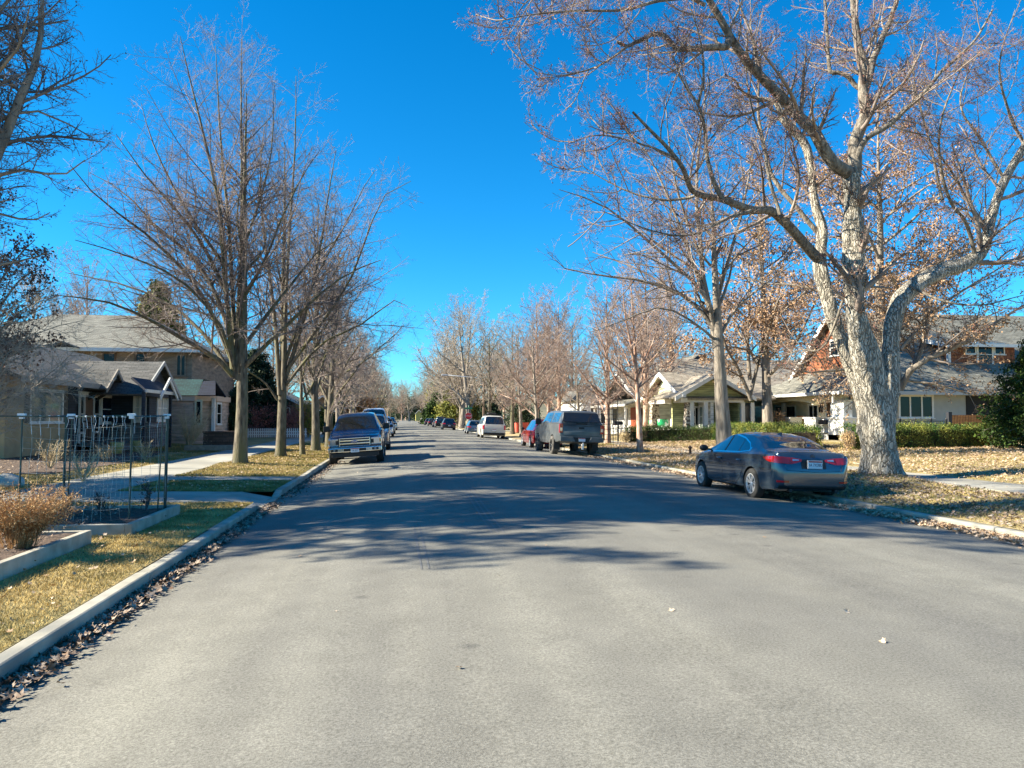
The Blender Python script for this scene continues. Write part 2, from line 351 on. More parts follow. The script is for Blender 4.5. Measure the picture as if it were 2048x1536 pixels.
CURBM = mat('curb_concrete', (.29, .27, .215), .85, (.45, .42, .34), 3, 7, .35, 50, col3=(.22, .215, .19), sc3=1.1, bd=.005)
DIRT = mat('dry_lawn', (.25, .185, .07), .95, (.42, .32, .14), 2.2, 8, .8, 45, col3=(.20, .165, .06), sc3=.55)
LAWNR = mat('leafy_lawn', (.32, .24, .12), .95, (.52, .41, .22), 7, 9, .8, 40, col3=(.25, .20, .08), sc3=.8)
MULCH = mat('mulch', (.045, .028, .02), .95, (.13, .085, .06), 18, 8, 1, 40)
PAINTLESS = None
def strip(name, xs, ys, m, kind='structure', dz=0, hf=None):
    hf = hf or gh
    V = [(x, y, hf(x, y)+dz) for y in ys for x in xs]; n = len(xs)
    F = [(j*n+i, j*n+i+1, (j+1)*n+i+1, (j+1)*n+i) for j in range(len(ys)-1) for i in range(n-1)]
    o = mkobj(name, V, F, m, None, True); return tag(o, kind=kind)
def lin(a, b, n): return [a+(b-a)*i/n for i in range(n+1)]
def roadz(x, y): return .22*(1-((min(max(x, -2.6), 9)-3.2)/5.8)**2)
strip('road', lin(-2.6, 9, 24), lin(-40, 420, 40), ASPH, hf=roadz)
base = mkobj('ground', [(-900, -200, -.4), (900, -200, -.4), (900, 1500, -.4), (-900, 1500, -.4)], [(0, 1, 2, 3)], DIRT); tag(base, kind='structure')
XST = (93.5, 101.5)          # the crossing street
strip('side_street', [-120, -2.62], list(XST), ASPH, hf=lambda x, y: .02)
strip('side_street', [9.02, 120], list(XST), ASPH, hf=lambda x, y: .02)
# the near left corner: a driveway ramp crosses the verge at y 15.6..17.9
DR = (15.7, 17.9)
def moundz(x, y):
    z = gh(x, y)
    for cx, cy, a, s in ((12.55, 18.6, .16, 1.5), (-5.24, 27.2, .10, .8), (-4.6, 32.1, .08, .7)):
        z += a*math.exp(-((x-cx)**2+(y-cy)**2)/s/s)
    return z+.018*mnoise.noise(Vector((x*.7, y*.7, 3)))*(1 if abs(x-3.2) > 6.2 else 0)
rng = random.Random(4)
def curb(name, x0, x1, segs, z):
    mb = MB()
    for a, b in segs:
        n = max(1, int((b-a)/3))
        for i in range(n):
            y0 = a+(b-a)*i/n+.010; y1 = a+(b-a)*(i+1)/n-.010; j = rng.uniform(-.012, .012)
            if y0 > 60: j = 0
            mb.box(x0+j, x1+j, y0, y1, -.1, z+rng.uniform(-.006, .006))
    o = mb.build(name, CURBM, bevel=.022); return tag(o, kind='structure')
curb('curb', -2.75, -2.6, [(-20, DR[0]-.5), (DR[1]+.5, XST[0]), (XST[1], 300)], .155)
curb('curb', 9.0, 9.15, [(-20, XST[0]), (XST[1], 300)], .13)
mb = MB()     # dropped kerb at the driveway, and the apron
for (a, b, za, zb) in ((DR[0]-.5, DR[0]+.1, .148, .03), (DR[0]+.1, DR[1]-.1, .03, .03), (DR[1]-.1, DR[1]+.5, .03, .148)):
    mb.add([(-2.75, a, -.1), (-2.6, a, -.1), (-2.6, b, -.1), (-2.75, b, -.1), (-2.75, a, za), (-2.6, a, za-.004), (-2.6, b, zb-.004), (-2.75, b, zb)], [(0, 3, 2, 1), (4, 5, 6, 7), (0, 1, 5, 4), (1, 2, 6, 5), (2, 3, 7, 6), (3, 0, 4, 7)])
tag(mb.build('curb', CURBM), kind='structure')
strip('driveway', [-6.0, -4.4, -3.4, -2.75], [DR[0], DR[1]], CONC, hf=lambda x, y: float(np.interp(x, [-6, -3.4, -2.75], [.205, .16, .032])))
strip('driveway', [-40, -8.15], [DR[0]-.3, DR[1]+.1], CONC, hf=lambda x, y: .24)
strip('path', [-6.0, -4, -2.75], [20.95, 22.15], CONC, hf=lambda x, y: gh(x, y)+.012)
def panels(name, x0, x1, y0, y1, z, step=1.5):
    mb = MB(); y = y0
    while y < y1-.01:
        e = min(y+step, y1); mb.box(x0, x1, y+.008, e-.008, z-.15, z+rng.uniform(-.004, .004)); y = e
    return tag(mb.build(name, CONC), kind='structure')
panels('sidewalk', -8.15, -6.0, -12, 93, .215); panels('sidewalk', -8.15, -6.0, 101.5, 200, .215, 6)
panels('sidewalk', 12.6, 14.2, -12, 93, .262); panels('sidewalk', 12.6, 14.2, 101.5, 200, .262, 6)
xs = lin(-6.0, -2.75, 8)
for a, b in ((-15, DR[0]), (DR[1], 20.95), (22.15, 60), (60, 93.5), (101.5, 300)):
    strip('grass_verge', xs, lin(a, b, max(2, int((b-a)/.5) if b < 61 else 10)), DIRT, hf=lambda x, y: moundz(x, y)-(0 if x > -5.9 else .01))
xs = lin(9.15, 12.6, 10)
for a, b in ((-15, 60), (60, 93.5), (101.5, 300)):
    strip('grass_verge', xs, lin(a, b, int((b-a)/.5) if b < 61 else 10), LAWNR, hf=moundz)
for a, b in ((-15, 60), (60, 93.5), (101.5, 300)):
    strip('lawn', [14.2, 16, 19, 22, 26, 30, 60, 200], lin(a, b, 30 if b < 61 else 3), LAWNR)
strip('lawn', [-200, -60, -30, -20, -14, -11, -8.15], lin(-15, DR[0]-.3, 8), DIRT, dz=-.006)
strip('lawn', [-200, -60, -30, -20, -14, -11, -8.15], lin(DR[1]+.1, 93.5, 30), DIRT, dz=-.006); strip('lawn', [-200, -60, -30, -14, -8.15], lin(101.5, 300, 3), DIRT, dz=-.006)
def hillz(x, y): return -1.2+30*math.exp(-((y-900)/190)**2)*(.75+.35*mnoise.noise(Vector((x*.004, y*.003, 0))))
strip('hill', lin(-700, 700, 50), lin(430, 1100, 30), mat('hill_grass', (.20, .17, .10), .95, (.09, .085, .05), .03, 8), hf=hillz)
# skid marks: rubber laid on the asphalt
TYRE = mat('tyre_rubber_mark', (.13, .128, .12), .8, (.185, .18, .17), 30, 4)
def skid(p0, p1, w=.035, n=2, gap=.05):
    a = gzp(*p0); b = gzp(*p1); d = (b-a).normalized(); s = Vector((d.y, -d.x, 0)); mb = MB()
    for k in range(n):
        o = s*(k*(w+gap)); K = 14; v = []
        for i in range(K+1):
            p = a.lerp(b, i/K)+o; ww = w*(.6+.4*math.sin(math.pi*i/K))
            for q in (p-s*ww/2, p+s*ww/2): v.append((q.x, q.y, roadz(q.x, q.y)+.004))
        mb.add(v, [(2*i, 2*i+1, 2*i+3, 2*i+2) for i in range(K)])
    return tag(mb.build('skid_marking', TYRE), kind='structure')
def gzp(px, py):
    p = at(px, py, 10)
    for _ in range(6):
        d = _fw+_rt*((px-1024)/FPX)+_up*((768-py)/FPX); z = roadz(p.x, p.y); p = Vector((0, 0, CH))+d*((z-CH)/d.z)
    return p
skid((932, 962), (1008, 1066), n=3); skid((838, 1050), (858, 1138), w=.03)
# ------------------------------------------------------------------ trees that stand along the street
BARK_L = mat('linden_bark', (.06, .05, .038), .9, (.20, .17, .125), 9, 8, 1, 22, st=(1.6, 1.6, .35), col3=(.13, .125, .055), sc3=1.2)
TWIG_L = mat('linden_twig', (.15, .115, .105), .8, (.31, .25, .225), 1.5, 3)
BARK_M = mat('maple_bark', (.09, .08, .068), .92, (.42, .385, .32), 6, 9, 1, 12, st=(2.2, 2.2, .75), col3=(.24, .21, .16), sc3=1.1, bd=.06, lo=.40, hi=.60)
TWIG_M = mat('maple_twig', (.12, .085, .07), .8, (.34, .275, .23), 1.2, 3)
BARK_G = mat('grey_bark', (.15, .125, .10), .92, (.34, .29, .235), 6, 7, 1, 18, st=(1.4, 1.4, .3), bd=.03)
TWIG_P = mat('pinkish_twig', (.20, .135, .105), .8, (.39, .29, .235), 1.5, 3)
BARK_B = mat('birch_bark', (.26, .11, .065), .85, (.58, .47, .38), 6, 7, .6, 20, st=(1, 1, .5), col3=(.32, .18, .12), sc3=2)
TWIG_F = mat('far_twig', (.23, .185, .145), .85, (.42, .35, .28), .8, 3)
LEAFB = mat('dead_leaf', (.22, .12, .06), .8, (.50, .32, .185), 9, 3)
BUDS = mat('red_bud', (.17, .035, .03), .7, (.30, .11, .07), 9, 3)
def plate_bark(name, dark, mid, pale, sx=15, sz=1.3, bd=.04):
    m = bpy.data.materials.new(name); m.use_nodes = True; N = m.node_tree.nodes; Lk = m.node_tree.links; b = N['Principled BSDF']; MATS[name] = m
    tc = N.new('ShaderNodeTexCoord'); nz = N.new('ShaderNodeTexNoise'); nz.inputs['Scale'].default_value = 3; nz.inputs['Detail'].default_value = 5; Lk.new(tc.outputs['Object'], nz.inputs[0])
    wd = N.new('ShaderNodeMix'); wd.data_type = 'RGBA'; wd.blend_type = 'LINEAR_LIGHT'; wd.inputs[0].default_value = .16; Lk.new(tc.outputs['Object'], wd.inputs[6]); Lk.new(nz.outputs[1], wd.inputs[7])
    mp = N.new('ShaderNodeMapping'); mp.inputs['Scale'].default_value = (sx, sx, sz); Lk.new(wd.outputs[2], mp.inputs[0])
    vo = N.new('ShaderNodeTexVoronoi'); vo.feature = 'DISTANCE_TO_EDGE'; vo.inputs['Scale'].default_value = 1; Lk.new(mp.outputs[0], vo.inputs[0])
    n2 = N.new('ShaderNodeTexNoise'); n2.inputs['Scale'].default_value = 2.2; n2.inputs['Detail'].default_value = 9; n2.inputs['Roughness'].default_value = .65; Lk.new(mp.outputs[0], n2.inputs[0])
    hr = N.new('ShaderNodeMapRange'); hr.inputs[1].default_value = .0; hr.inputs[2].default_value = .16; Lk.new(vo.outputs['Distance'], hr.inputs[0])
    c1 = N.new('ShaderNodeValToRGB'); c1.color_ramp.elements[0].position = .36; c1.color_ramp.elements[1].position = .62; c1.color_ramp.elements[0].color = (*mid, 1); c1.color_ramp.elements[1].color = (*pale, 1); Lk.new(n2.outputs[0], c1.inputs[0])
    mx = N.new('ShaderNodeMix'); mx.data_type = 'RGBA'; mx.inputs[6].default_value = (*dark, 1); Lk.new(hr.outputs[0], mx.inputs[0]); Lk.new(c1.outputs[0], mx.inputs[7]); Lk.new(mx.outputs[2], b.inputs['Base Color']); b.inputs['Roughness'].default_value = .93
    ad = N.new('ShaderNodeMath'); ad.operation = 'ADD'; Lk.new(hr.outputs[0], ad.inputs[0]); Lk.new(n2.outputs[0], ad.inputs[1]); bp = N.new('ShaderNodeBump'); bp.inputs['Strength'].default_value = 1; bp.inputs['Distance'].default_value = bd; Lk.new(ad.outputs[0], bp.inputs['Height']); Lk.new(bp.outputs[0], b.inputs['Normal'])
    return m
SEEDB = mat('dark_seed_ball', (.05, .035, .03), .9)
def TR(pts, Y0, dY, r0, r1, curve=1.0):
    n = len(pts); return ([tuple(at(p[0], p[1], Y0+dY*(i/(n-1))**curve)) for i, p in enumerate(pts)], r0, r1)
# --- first linden on the near left verge
yl = 27.2
LL = [TR([(474, 760), (476, 650), (482, 550), (484, 450), (484, 330), (482, 200), (483, 78)], yl, .6, 0.120, 0.010),
      TR([(468, 752), (456, 620), (447, 520), (440, 420), (415, 300), (385, 180), (360, 72)], yl, -.8, 0.112, 0.010),
      TR([(471, 740), (466, 600), (457, 440), (442, 290), (431, 92)], yl, 1.5, 0.096, 0.010),
      TR([(466, 752), (432, 715), (380, 686), (300, 640), (215, 604), (108, 590)], yl, -2.2, 0.096, 0.012),
      TR([(462, 715), (405, 590), (340, 512), (270, 450), (200, 400), (140, 330)], yl, -1.5, 0.088, 0.012),
      TR([(460, 670), (424, 570), (370, 500), (300, 442), (250, 385), (178, 345)], yl, 1.5, 0.080, 0.010),
      TR([(455, 590), (405, 490), (345, 412), (290, 350), (232, 268)], yl, -.4, 0.072, 0.010),
      TR([(449, 530), (385, 440), (332, 345), (300, 270), (282, 205)], yl, .8, 0.064, 0.008),
      TR([(478, 745), (530, 692), (585, 640), (640, 588), (700, 545), (762, 520)], yl, -1.2, 0.088, 0.012),
      TR([(479, 705), (540, 622), (590, 560), (640, 500), (700, 470)], yl, 1.2, 0.080, 0.010),
      TR([(480, 610), (530, 520), (562, 440), (606, 350), (640, 300)], yl, -.8, 0.064, 0.010),
      TR([(482, 510), (520, 400), (543, 300), (548, 180)], yl, .5, 0.056, 0.008),
      TR([(464, 750), (425, 690), (380, 640), (330, 604), (250, 570), (130, 545)], yl, 2.5, 0.080, 0.010),
      TR([(470, 745), (440, 650), (360, 560), (250, 510), (150, 480)], yl, -3.5, 0.072, 0.010)]
bare_tree(-5.24, 27.2, 14.9, 6, .225, 11, BARK_L, TWIG_L, 'tall bare linden with three upright spires, first in the row beside the concrete sidewalk',
          'bare lindens on the left verge', 'linden_tree', limbs=LL, n1=4, n2=24, n3=16, n4=13, t0=.40, ang=52, up=.07, ratio=.30, leader=.86, L2=.40, L3=.42, L4=.45, rmin=.0026, a2=50, r2=.40)
LL = [TR([(560, 790), (548, 620), (528, 470), (520, 330), (532, 240)], 32, 1, 0.104, 0.010),
      TR([(566, 780), (572, 600), (580, 450), (590, 300), (592, 152)], 32, -.5, 0.104, 0.010),
      TR([(570, 760), (610, 630), (640, 500), (655, 400), (672, 300)], 32, .5, 0.096, 0.010),
      TR([(574, 740), (640, 650), (700, 560), (745, 440), (770, 390), (822, 362)], 32, -1.5, 0.080, 0.010),
      TR([(572, 770), (640, 690), (720, 650), (790, 600), (815, 612)], 32, -2, 0.072, 0.010),
      TR([(572, 720), (630, 560), (690, 450), (735, 360), (750, 340)], 32, 1, 0.072, 0.010),
      TR([(555, 800), (530, 765), (500, 745), (470, 720), (430, 712)], 32, -1.5, 0.048, 0.008)]
bare_tree(-4.62, 32.1, 14, 5, .20, 12, BARK_L, TWIG_L, 'bare linden with a forked trunk, second in the row nearest the sidewalk', 'bare lindens on the left verge', 'linden_tree', limbs=LL, n1=5, n2=22, n3=15, n4=11, t0=.40, ang=48, up=.08, ratio=.30, L2=.40, L3=.42, leader=.92, rmin=.0028, a2=50, r2=.42)
LL = [TR([(614, 800), (602, 740), (596, 690), (590, 640), (560, 560)], 34.6, .5, .05, .008), TR([(614, 790), (640, 740), (660, 690), (700, 640)], 34.6, -.5, .05, .008)]
bare_tree(-4.05, 34.6, 6.6, 2.4, .115, 13, BARK_L, TWIG_L, 'slim young linden with a crooked pale trunk between two thicker trunks', 'bare lindens on the left verge', 'linden_tree', limbs=LL, n1=14, n2=10, n3=8, n4=5, t0=.35, ang=45, up=.1, lean=(-.04, 0))
bare_tree(-3.98, 39.3, 12.5, 4.8, .21, 14, BARK_L, TWIG_L, 'bare linden forking low, standing left of the blue pickup hood', 'bare lindens on the left verge', 'linden_tree', n1=28, n2=17, n3=13, n4=9, t0=.2, ang=42, up=.09, ratio=.44, L2=.4)
bare_tree(-3.75, 44.0, 11.5, 5.0, .20, 15, BARK_L, TWIG_L, 'bare dark-trunked linden leaning over the kerb just behind the blue pickup', 'bare lindens on the left verge', 'linden_tree', n1=26, n2=17, n3=13, n4=8, t0=.16, ang=50, up=.09, ratio=.5, lean=(.04, .0))
# --- tree out of the frame on the left whose seed-hung limbs hang into view
LL = [TR([(-130, 420), (-60, 380), (0, 300), (30, 215), (70, 130), (85, 30), (80, -60)], 13, .6, .11, .02),
      TR([(-130, 480), (-60, 420), (0, 350), (60, 340), (120, 352), (170, 320)], 13, -.6, .05, .008),
      TR([(-130, 520), (-60, 440), (0, 428), (60, 442), (100, 425)], 13, .5, .04, .008),
      TR([(-130, 440), (-60, 300), (0, 240), (60, 220), (120, 240), (185, 275)], 13, .8, .05, .008),
      TR([(-100, 300), (-40, 200), (0, 140), (40, 90), (60, 10)], 13, -1, .05, .008),
      TR([(-120, 300), (-60, 120), (0, 20), (60, -40), (120, -60)], 13, 1, .07, .01),
      TR([(-130, 600), (-60, 560), (0, 530), (50, 520), (95, 505)], 13, .3, .04, .008)]
bare_tree(-7.35, 13.0, 12.5, 5, .30, 21, BARK_G, mat('seedy_twig', (.10, .08, .075), .8, (.22, .18, .16), 2, 3), 'dark bare tree hung with small seed balls beside the wire trellis', 'bare lindens on the left verge', 'sycamore_tree', limbs=LL, n1=16, n2=18, n3=13, n4=8, t0=.33, ang=50, up=.03, ratio=.30, leaf=SEEDB, lsize=.035, lfrac=.10, rmin=.0024, r2=.42, a2=52, L4=.5, lname='foliage', lean=(-.02, 0))  # its foliage part is the hanging seed balls
LL = [TR([(-80, 700), (-20, 640), (40, 560), (90, 530)], 20, .6, .05, .008), TR([(-80, 730), (-20, 600), (30, 520), (70, 480)], 20, -.6, .05, .008), TR([(-80, 740), (0, 660), (60, 610), (100, 600)], 20, .6, .04, .008)]
bare_tree(-12.0, 20.5, 8.2, 4.2, .17, 22, BARK_G, TWIG_M, 'small dark tree with clusters of leftover leaves in front of the tan house', None, 'ornamental_tree', limbs=LL, n1=30, n2=16, n3=11, n4=7, t0=.2, ang=55, up=.04, ratio=.56, leaf=mat('dark_leaf', (.10, .05, .04), .8, (.22, .11, .07), 8), lsize=.075, lfrac=1.0)
LL = [TR([(-60, 960), (-30, 880), (0, 822), (60, 775), (110, 740), (150, 700)], 17, .3, .022, .005), TR([(-60, 960), (-20, 800), (20, 700), (90, 660), (170, 640)], 17, 1, .025, .005),
      TR([(-60, 940), (-30, 850), (20, 790), (120, 770), (190, 740)], 17, -.5, .018, .004), TR([(-60, 940), (-40, 740), (0, 640), (60, 600), (110, 590)], 17, .5, .025, .005)]
bare_tree(-10.3, 18.2, 5.0, 3, .10, 23, BARK_G, mat('pale_twig', (.30, .24, .19), .8, (.44, .37, .30), 2), 'pale twiggy shrub-like tree arching in front of the tan stucco wall', None, 'ornamental_tree', limbs=LL, n1=40, n2=20, n3=14, n4=9, t0=.2, ang=55, up=.02, ratio=.72, rmin=.0026)
DKL = mat('dark_leaf', (.10, .05, .04))
for k, (x_, y_, H_, s_) in enumerate(((-14.6, 14.2, 16.0, 51), (-15.6, 19.8, 17.0, 52))):
    bare_tree(x_, y_, H_, 5, .3, s_, BARK_G, TWIG_M, ('oak still in leaf beyond the left edge of the photo, nearer the trellis', 'taller oak in leaf beyond the left edge, towards the tan house')[k], 'yard oaks beyond the left edge', 'oak_tree', n1=34, n2=17, n3=12, n4=6, t0=.22, ang=52, up=.05, ratio=.40, leaf=DKL, lsize=.15, lfrac=1.0, depth=4)
# --- the great maple on the right
def big_maple():
    x0, y0 = 12.55, 18.6; z0 = gh(x0, y0)+.02; g = np.random.default_rng(77)
    root = thing('maple_tree', 'huge old maple with pale shaggy bark splitting into three great limbs behind the dark sedan', 'tree', (x0, y0, z0))
    Y = 18.6
    # trunk and the first reach of its limbs: points with radii
    def poly(pts, Y0, dY):
        n = len(pts); return [tuple(at(p[0], p[1], Y0+dY*i/(n-1)))+(p[2],) for i, p in enumerate(pts)]
    main = [poly([(1768, 962, .61), (1767, 946, .535), (1763, 920, .47), (1757, 880, .425), (1749, 820, .395), (1740, 765, .37), (1729, 715, .345), (1716, 660, .295), (1708, 600, .262), (1706, 512, .245), (1707, 420, .23), (1706, 350, .205)], Y, -.6),
            poly([(1742, 815, .29), (1714, 752, .255), (1690, 700, .22), (1668, 645, .195), (1653, 590, .185), (1640, 530, .17), (1645, 460, .14), (1630, 404, .125), (1622, 333, .12), (1609, 287, .12), (1568, 240, .11), (1550, 205, .08), (1512, 195, .05)], Y+.32, .9),
            poly([(1764, 870, .33), (1773, 805, .27), (1779, 745, .24), (1779, 690, .23), (1783, 645, .228), (1799, 602, .228), (1830, 572, .215), (1875, 546, .20), (1931, 527, .19), (1966, 500, .175), (1985, 430, .145), (2010, 360, .13), (2048, 292, .11), (2090, 200, .10), (2110, 80, .06)], Y+.15, 2.0)]
    parts = []
    for k, l in enumerate(main):
        q = resample(l, 110 if k == 0 else 80); V, Q = tubes(q[None, :, :3], q[None, :, 3], 56 if k == 0 else 40)
        ns = 56 if k == 0 else 40
        for i in range(len(V)):
            ring = i//ns; c = q[ring, :3]; r = q[ring, 3]; v = V[i]; a = math.atan2(v[1]-c[1], v[0]-c[0])
            h = v[2]-z0
            fl = (.11*math.exp(-h/.28)*(.5+.5*math.sin(a*5+1.3))*(k == 0)) + (.045*math.sin(a*3+h*.9)+.03*math.sin(a*2-h*1.7))*min(1, r/.4)
            p = Vector((v[0], v[1], v[2]*.22)); rid = abs(mnoise.noise(Vector((v[0]*7, v[1]*7, v[2]*2.4))))*.05+abs(mnoise.noise(Vector((v[0]*17, v[1]*17, v[2]*6))))*.028+mnoise.noise(Vector((v[0]*2, v[1]*2, v[2]*1.6)))*.06
            d = (v-c); d /= max(np.linalg.norm(d), 1e-4); V[i] = v+d*(fl+rid*min(1, r/.3)-.02)
        parts.append((V, Q))
    V, Q = joinp(parts); V[:, 2] = np.maximum(V[:, 2], z0-.15)
    npobj('trunk', V, Q, plate_bark('shaggy_maple_bark', (.15, .13, .10), (.27, .24, .195), (.64, .585, .49)), root)
    T = lambda p, a, dy, r0, r1: (lambda t: (resample(t[0], 14), np.linspace(t[1], t[2], 14)))(TR(p, a, dy, r0, r1))
    L1 = [T([(1706, 350), (1675, 327), (1614, 246), (1563, 189), (1512, 138), (1471, 92), (1435, 31), (1409, -20), (1390, -90)], Y-.6, -1.2, .17, .06),
          T([(1707, 352), (1714, 287), (1727, 230), (1729, 179), (1719, 113), (1709, 31), (1704, -60)], Y-.6, .8, .18, .06),
          T([(1712, 330), (1732, 276), (1778, 251), (1839, 194), (1895, 133), (1952, 77), (1985, 20)], Y-.6, -1.0, .08, .02),
          T([(1728, 190), (1737, 154), (1752, 107), (1768, 67), (1788, 20), (1800, -60)], Y+.5, 1.2, .11, .05),
          T([(1458, 80), (1450, 97), (1399, 95), (1353, 97), (1335, 75), (1310, 68), (1287, 77), (1256, 92), (1236, 82)], Y-1.4, -.6, .09, .035),
          T([(1640, 522), (1604, 481), (1573, 445), (1542, 425), (1501, 422), (1460, 404), (1430, 394), (1389, 390), (1379, 358), (1353, 317), (1307, 266), (1266, 225)], Y+.72, -3.6, .15, .025),
          T([(1450, 402), (1420, 348), (1409, 256), (1396, 210), (1370, 172), (1345, 110)], Y-2.0, -.4, .06, .015),
          T([(1396, 210), (1405, 170), (1407, 120), (1395, 60), (1380, 10)], Y-2.2, -.5, .035, .01),
          T([(1512, 195), (1490, 190), (1470, 160), (1450, 150)], Y+1.2, -1.8, .05, .015),
          T([(1640, 470), (1580, 400), (1545, 350), (1520, 250), (1515, 150), (1500, 40)], Y+.8, 1.5, .07, .02),
          T([(1560, 430), (1535, 340), (1530, 300), (1500, 200), (1490, 120)], Y-1.4, .5, .045, .012),
          T([(1725, 180), (1690, 150), (1660, 140), (1655, 80), (1650, 0)], Y+.8, .6, .07, .03),
          T([(1950, 520), (1935, 450), (1900, 400), (1880, 320), (1885, 230), (1930, 120)], Y+1.4, -1.5, .06, .015),
          T([(1885, 400), (1870, 330), (1850, 250), (1830, 170), (1828, 80)], Y+1.1, .7, .045, .012),
          T([(1960, 505), (1990, 470), (2030, 440), (2070, 430)], Y+1.5, -1.5, .05, .015),
          T([(1700, 560), (1650, 690), (1600, 700), (1560, 715)], Y-.2, 2, .04, .015),
          T([(1409, -5), (1330, 0), (1240, 20), (1150, 22), (1060, 30), (985, 45)], Y-1.6, -1.2, .05, .006),
          T([(1410, 10), (1300, -40), (1180, -50), (1100, -30), (1040, 20), (1010, 90)], Y-1.6, -.4, .05, .006),
          T([(1256, 92), (1200, 130), (1130, 150), (1070, 145)], Y-2, -.6, .03, .006),
          T([(1353, 317), (1290, 290), (1200, 270), (1130, 290)], Y-2.4, -.5, .03, .006),
          T([(1389, 392), (1330, 400), (1250, 380), (1160, 330)], Y-2.2, 1.0, .035, .006),
          T([(1501, 422), (1450, 440), (1380, 470), (1300, 460), (1200, 420)], Y-1.4, -1.0, .04, .006),
          T([(1820, 572), (1880, 600), (1960, 610), (2048, 590)], Y+.8, -2, .04, .01),
          T([(2010, 360), (1960, 280), (1920, 200), (1960, 100)], Y+2, .6, .05, .01),
          T([(2048, 292), (2010, 200), (2000, 120), (2030, 20)], Y+2.2, -1, .05, .01)]
    P1 = np.array([l[0] for l in L1]); R1 = np.array([l[1] for l in L1])
    wob = g.normal(0, 1, P1.shape)*R1[..., None]*.22; wob[:, 0] = 0; P1 = P1+wob
    V, Q = tubes(np.array([resample(p, 40) for p in P1]), np.array([np.interp(np.linspace(0, 1, 40), np.linspace(0, 1, 14), r) for r in R1]), 14)
    npobj('limbs', V, Q, mat('maple_limb_bark', (.075, .062, .05), .92, (.27, .235, .19), 9, 7, 1, 20, st=(1.5, 1.5, .6), bd=.03), root)
    rs = [resample([tuple(p)+(r,) for p, r in zip(a, b)], 14) for a, b in L1]
    # twiggy limbs grow from both the traced limbs and the upper stems
    ext = [resample(l[6:], 14) for l in main]
    PP = np.concatenate([P1, np.array([e[:, :3] for e in ext])]); RR = np.concatenate([R1, np.array([e[:, 3] for e in ext])])
    Pa, Ra = grow(g, PP, RR, 12, .18, .99, .42, 50, 10, up=.05, wig=.07, rr=.42, rmin=.014, minL=1.1, taper=.25, Lmax=3.4, curve=1)
    Pb, Rb = grow(g, np.concatenate([PP[:, ::1], ]), RR, 7, .2, 1.0, .16, 55, 7, up=.1, wig=.12, rr=.3, rmin=.009, minL=.7, taper=.3, Lmax=1.6)
    P2, R2 = grow(g, Pa, Ra, 10, .1, 1.0, .45, 45, 7, up=.03, wig=.08, rr=.5, rmin=.0055, minL=.35, taper=.35)
    P2 = np.concatenate([P2, Pb]); R2 = np.concatenate([R2, Rb])
    P3, R3 = grow(g, P2, R2, 9, .1, 1.0, .45, 45, 5, up=.03, wig=.09, rr=.55, rmin=.0036, minL=.18, taper=.4)
    P4, R4 = grow(g, P3, R3, 4, .2, 1.0, .5, 42, 3, up=.02, wig=.1, rr=.65, rmin=.0026, minL=.1, taper=.5)
    V, Q = joinp([tubes(Pa, Ra, 6), tubes(P2, R2, 4), tubes(P3, R3, 3), tubes(P4, R4, 3)]); npobj('crown', V, Q, TWIG_M, root)
    print('maple twigs', len(P4))
    pts = tips(P4, g, .24, .3); V, Q = leafquads(g, pts, .034, .012); npobj('buds', V, Q, BUDS, root, smooth=False)
big_maple()
# --- second verge tree behind the sedan
LL = [TR([(1432, 700), (1424, 640), (1408, 570), (1400, 480), (1392, 380), (1402, 260), (1420, 130)], 26.2, .5, .12, .012),
      TR([(1428, 655), (1409, 588), (1317, 501), (1235, 430), (1179, 399), (1118, 379)], 26.2, -1.5, .09, .01),
      TR([(1428, 660), (1379, 599), (1292, 563), (1220, 553), (1130, 537), (1095, 505)], 26.2, 1.0, .08, .01),
      TR([(1430, 680), (1380, 640), (1320, 615), (1250, 640), (1180, 665)], 26.2, -1.5, .05, .008),
      TR([(1425, 640), (1450, 540), (1480, 440), (1500, 340), (1520, 240)], 26.2, 1.5, .09, .01),
      TR([(1420, 620), (1370, 480), (1330, 380), (1290, 300), (1230, 240)], 26.2, 1.5, .08, .01),
      TR([(1432, 690), (1470, 620), (1540, 560), (1600, 520)], 26.2, 1.2, .07, .01),
      TR([(1404, 520), (1360, 400), (1340, 300), (1330, 190)], 26.2, -1, .06, .01)]
bare_tree(11.55, 26.2, 12.2, 5, .30, 31, BARK_G, TWIG_M, 'grey-trunked bare tree rising just behind the roof of the dark sedan', 'bare trees on the right verge', 'street_tree', limbs=LL, n1=8, n2=17, n3=10, n4=7, t0=.42, ang=50, up=.07, ratio=.28, L2=.38, L3=.42, leader=.85, leaf=LEAFB, lsize=.05, lfrac=.012, lean=(-.045, 0), flare=1.5)
# --- oaks holding brown leaves in the right-hand yards
LL = [TR([(1502, 800), (1480, 745), (1455, 700), (1430, 640), (1380, 600)], 41, -1, .12, .02), TR([(1500, 790), (1515, 730), (1530, 660), (1560, 580), (1570, 490)], 41, 1, .12, .02),
      TR([(1500, 760), (1495, 680), (1500, 580), (1490, 480)], 41, 0, .12, .02), TR([(1505, 720), (1560, 690), (1620, 690), (1680, 720)], 41, -2, .07, .015), TR([(1500, 700), (1440, 690), (1380, 680), (1320, 700)], 41, -1, .06, .01)]
bare_tree(20.6, 41, 14.5, 6, .32, 32, BARK_G, TWIG_M, 'spreading oak keeping brown leaves between the green house and the cream porch', 'oaks with brown leaves', 'oak_tree', limbs=LL, n1=26, n2=15, n3=11, n4=7, t0=.24, ang=58, up=.04, ratio=.44, leaf=LEAFB, lsize=.115, lfrac=.8, lean=(-.02, 0))
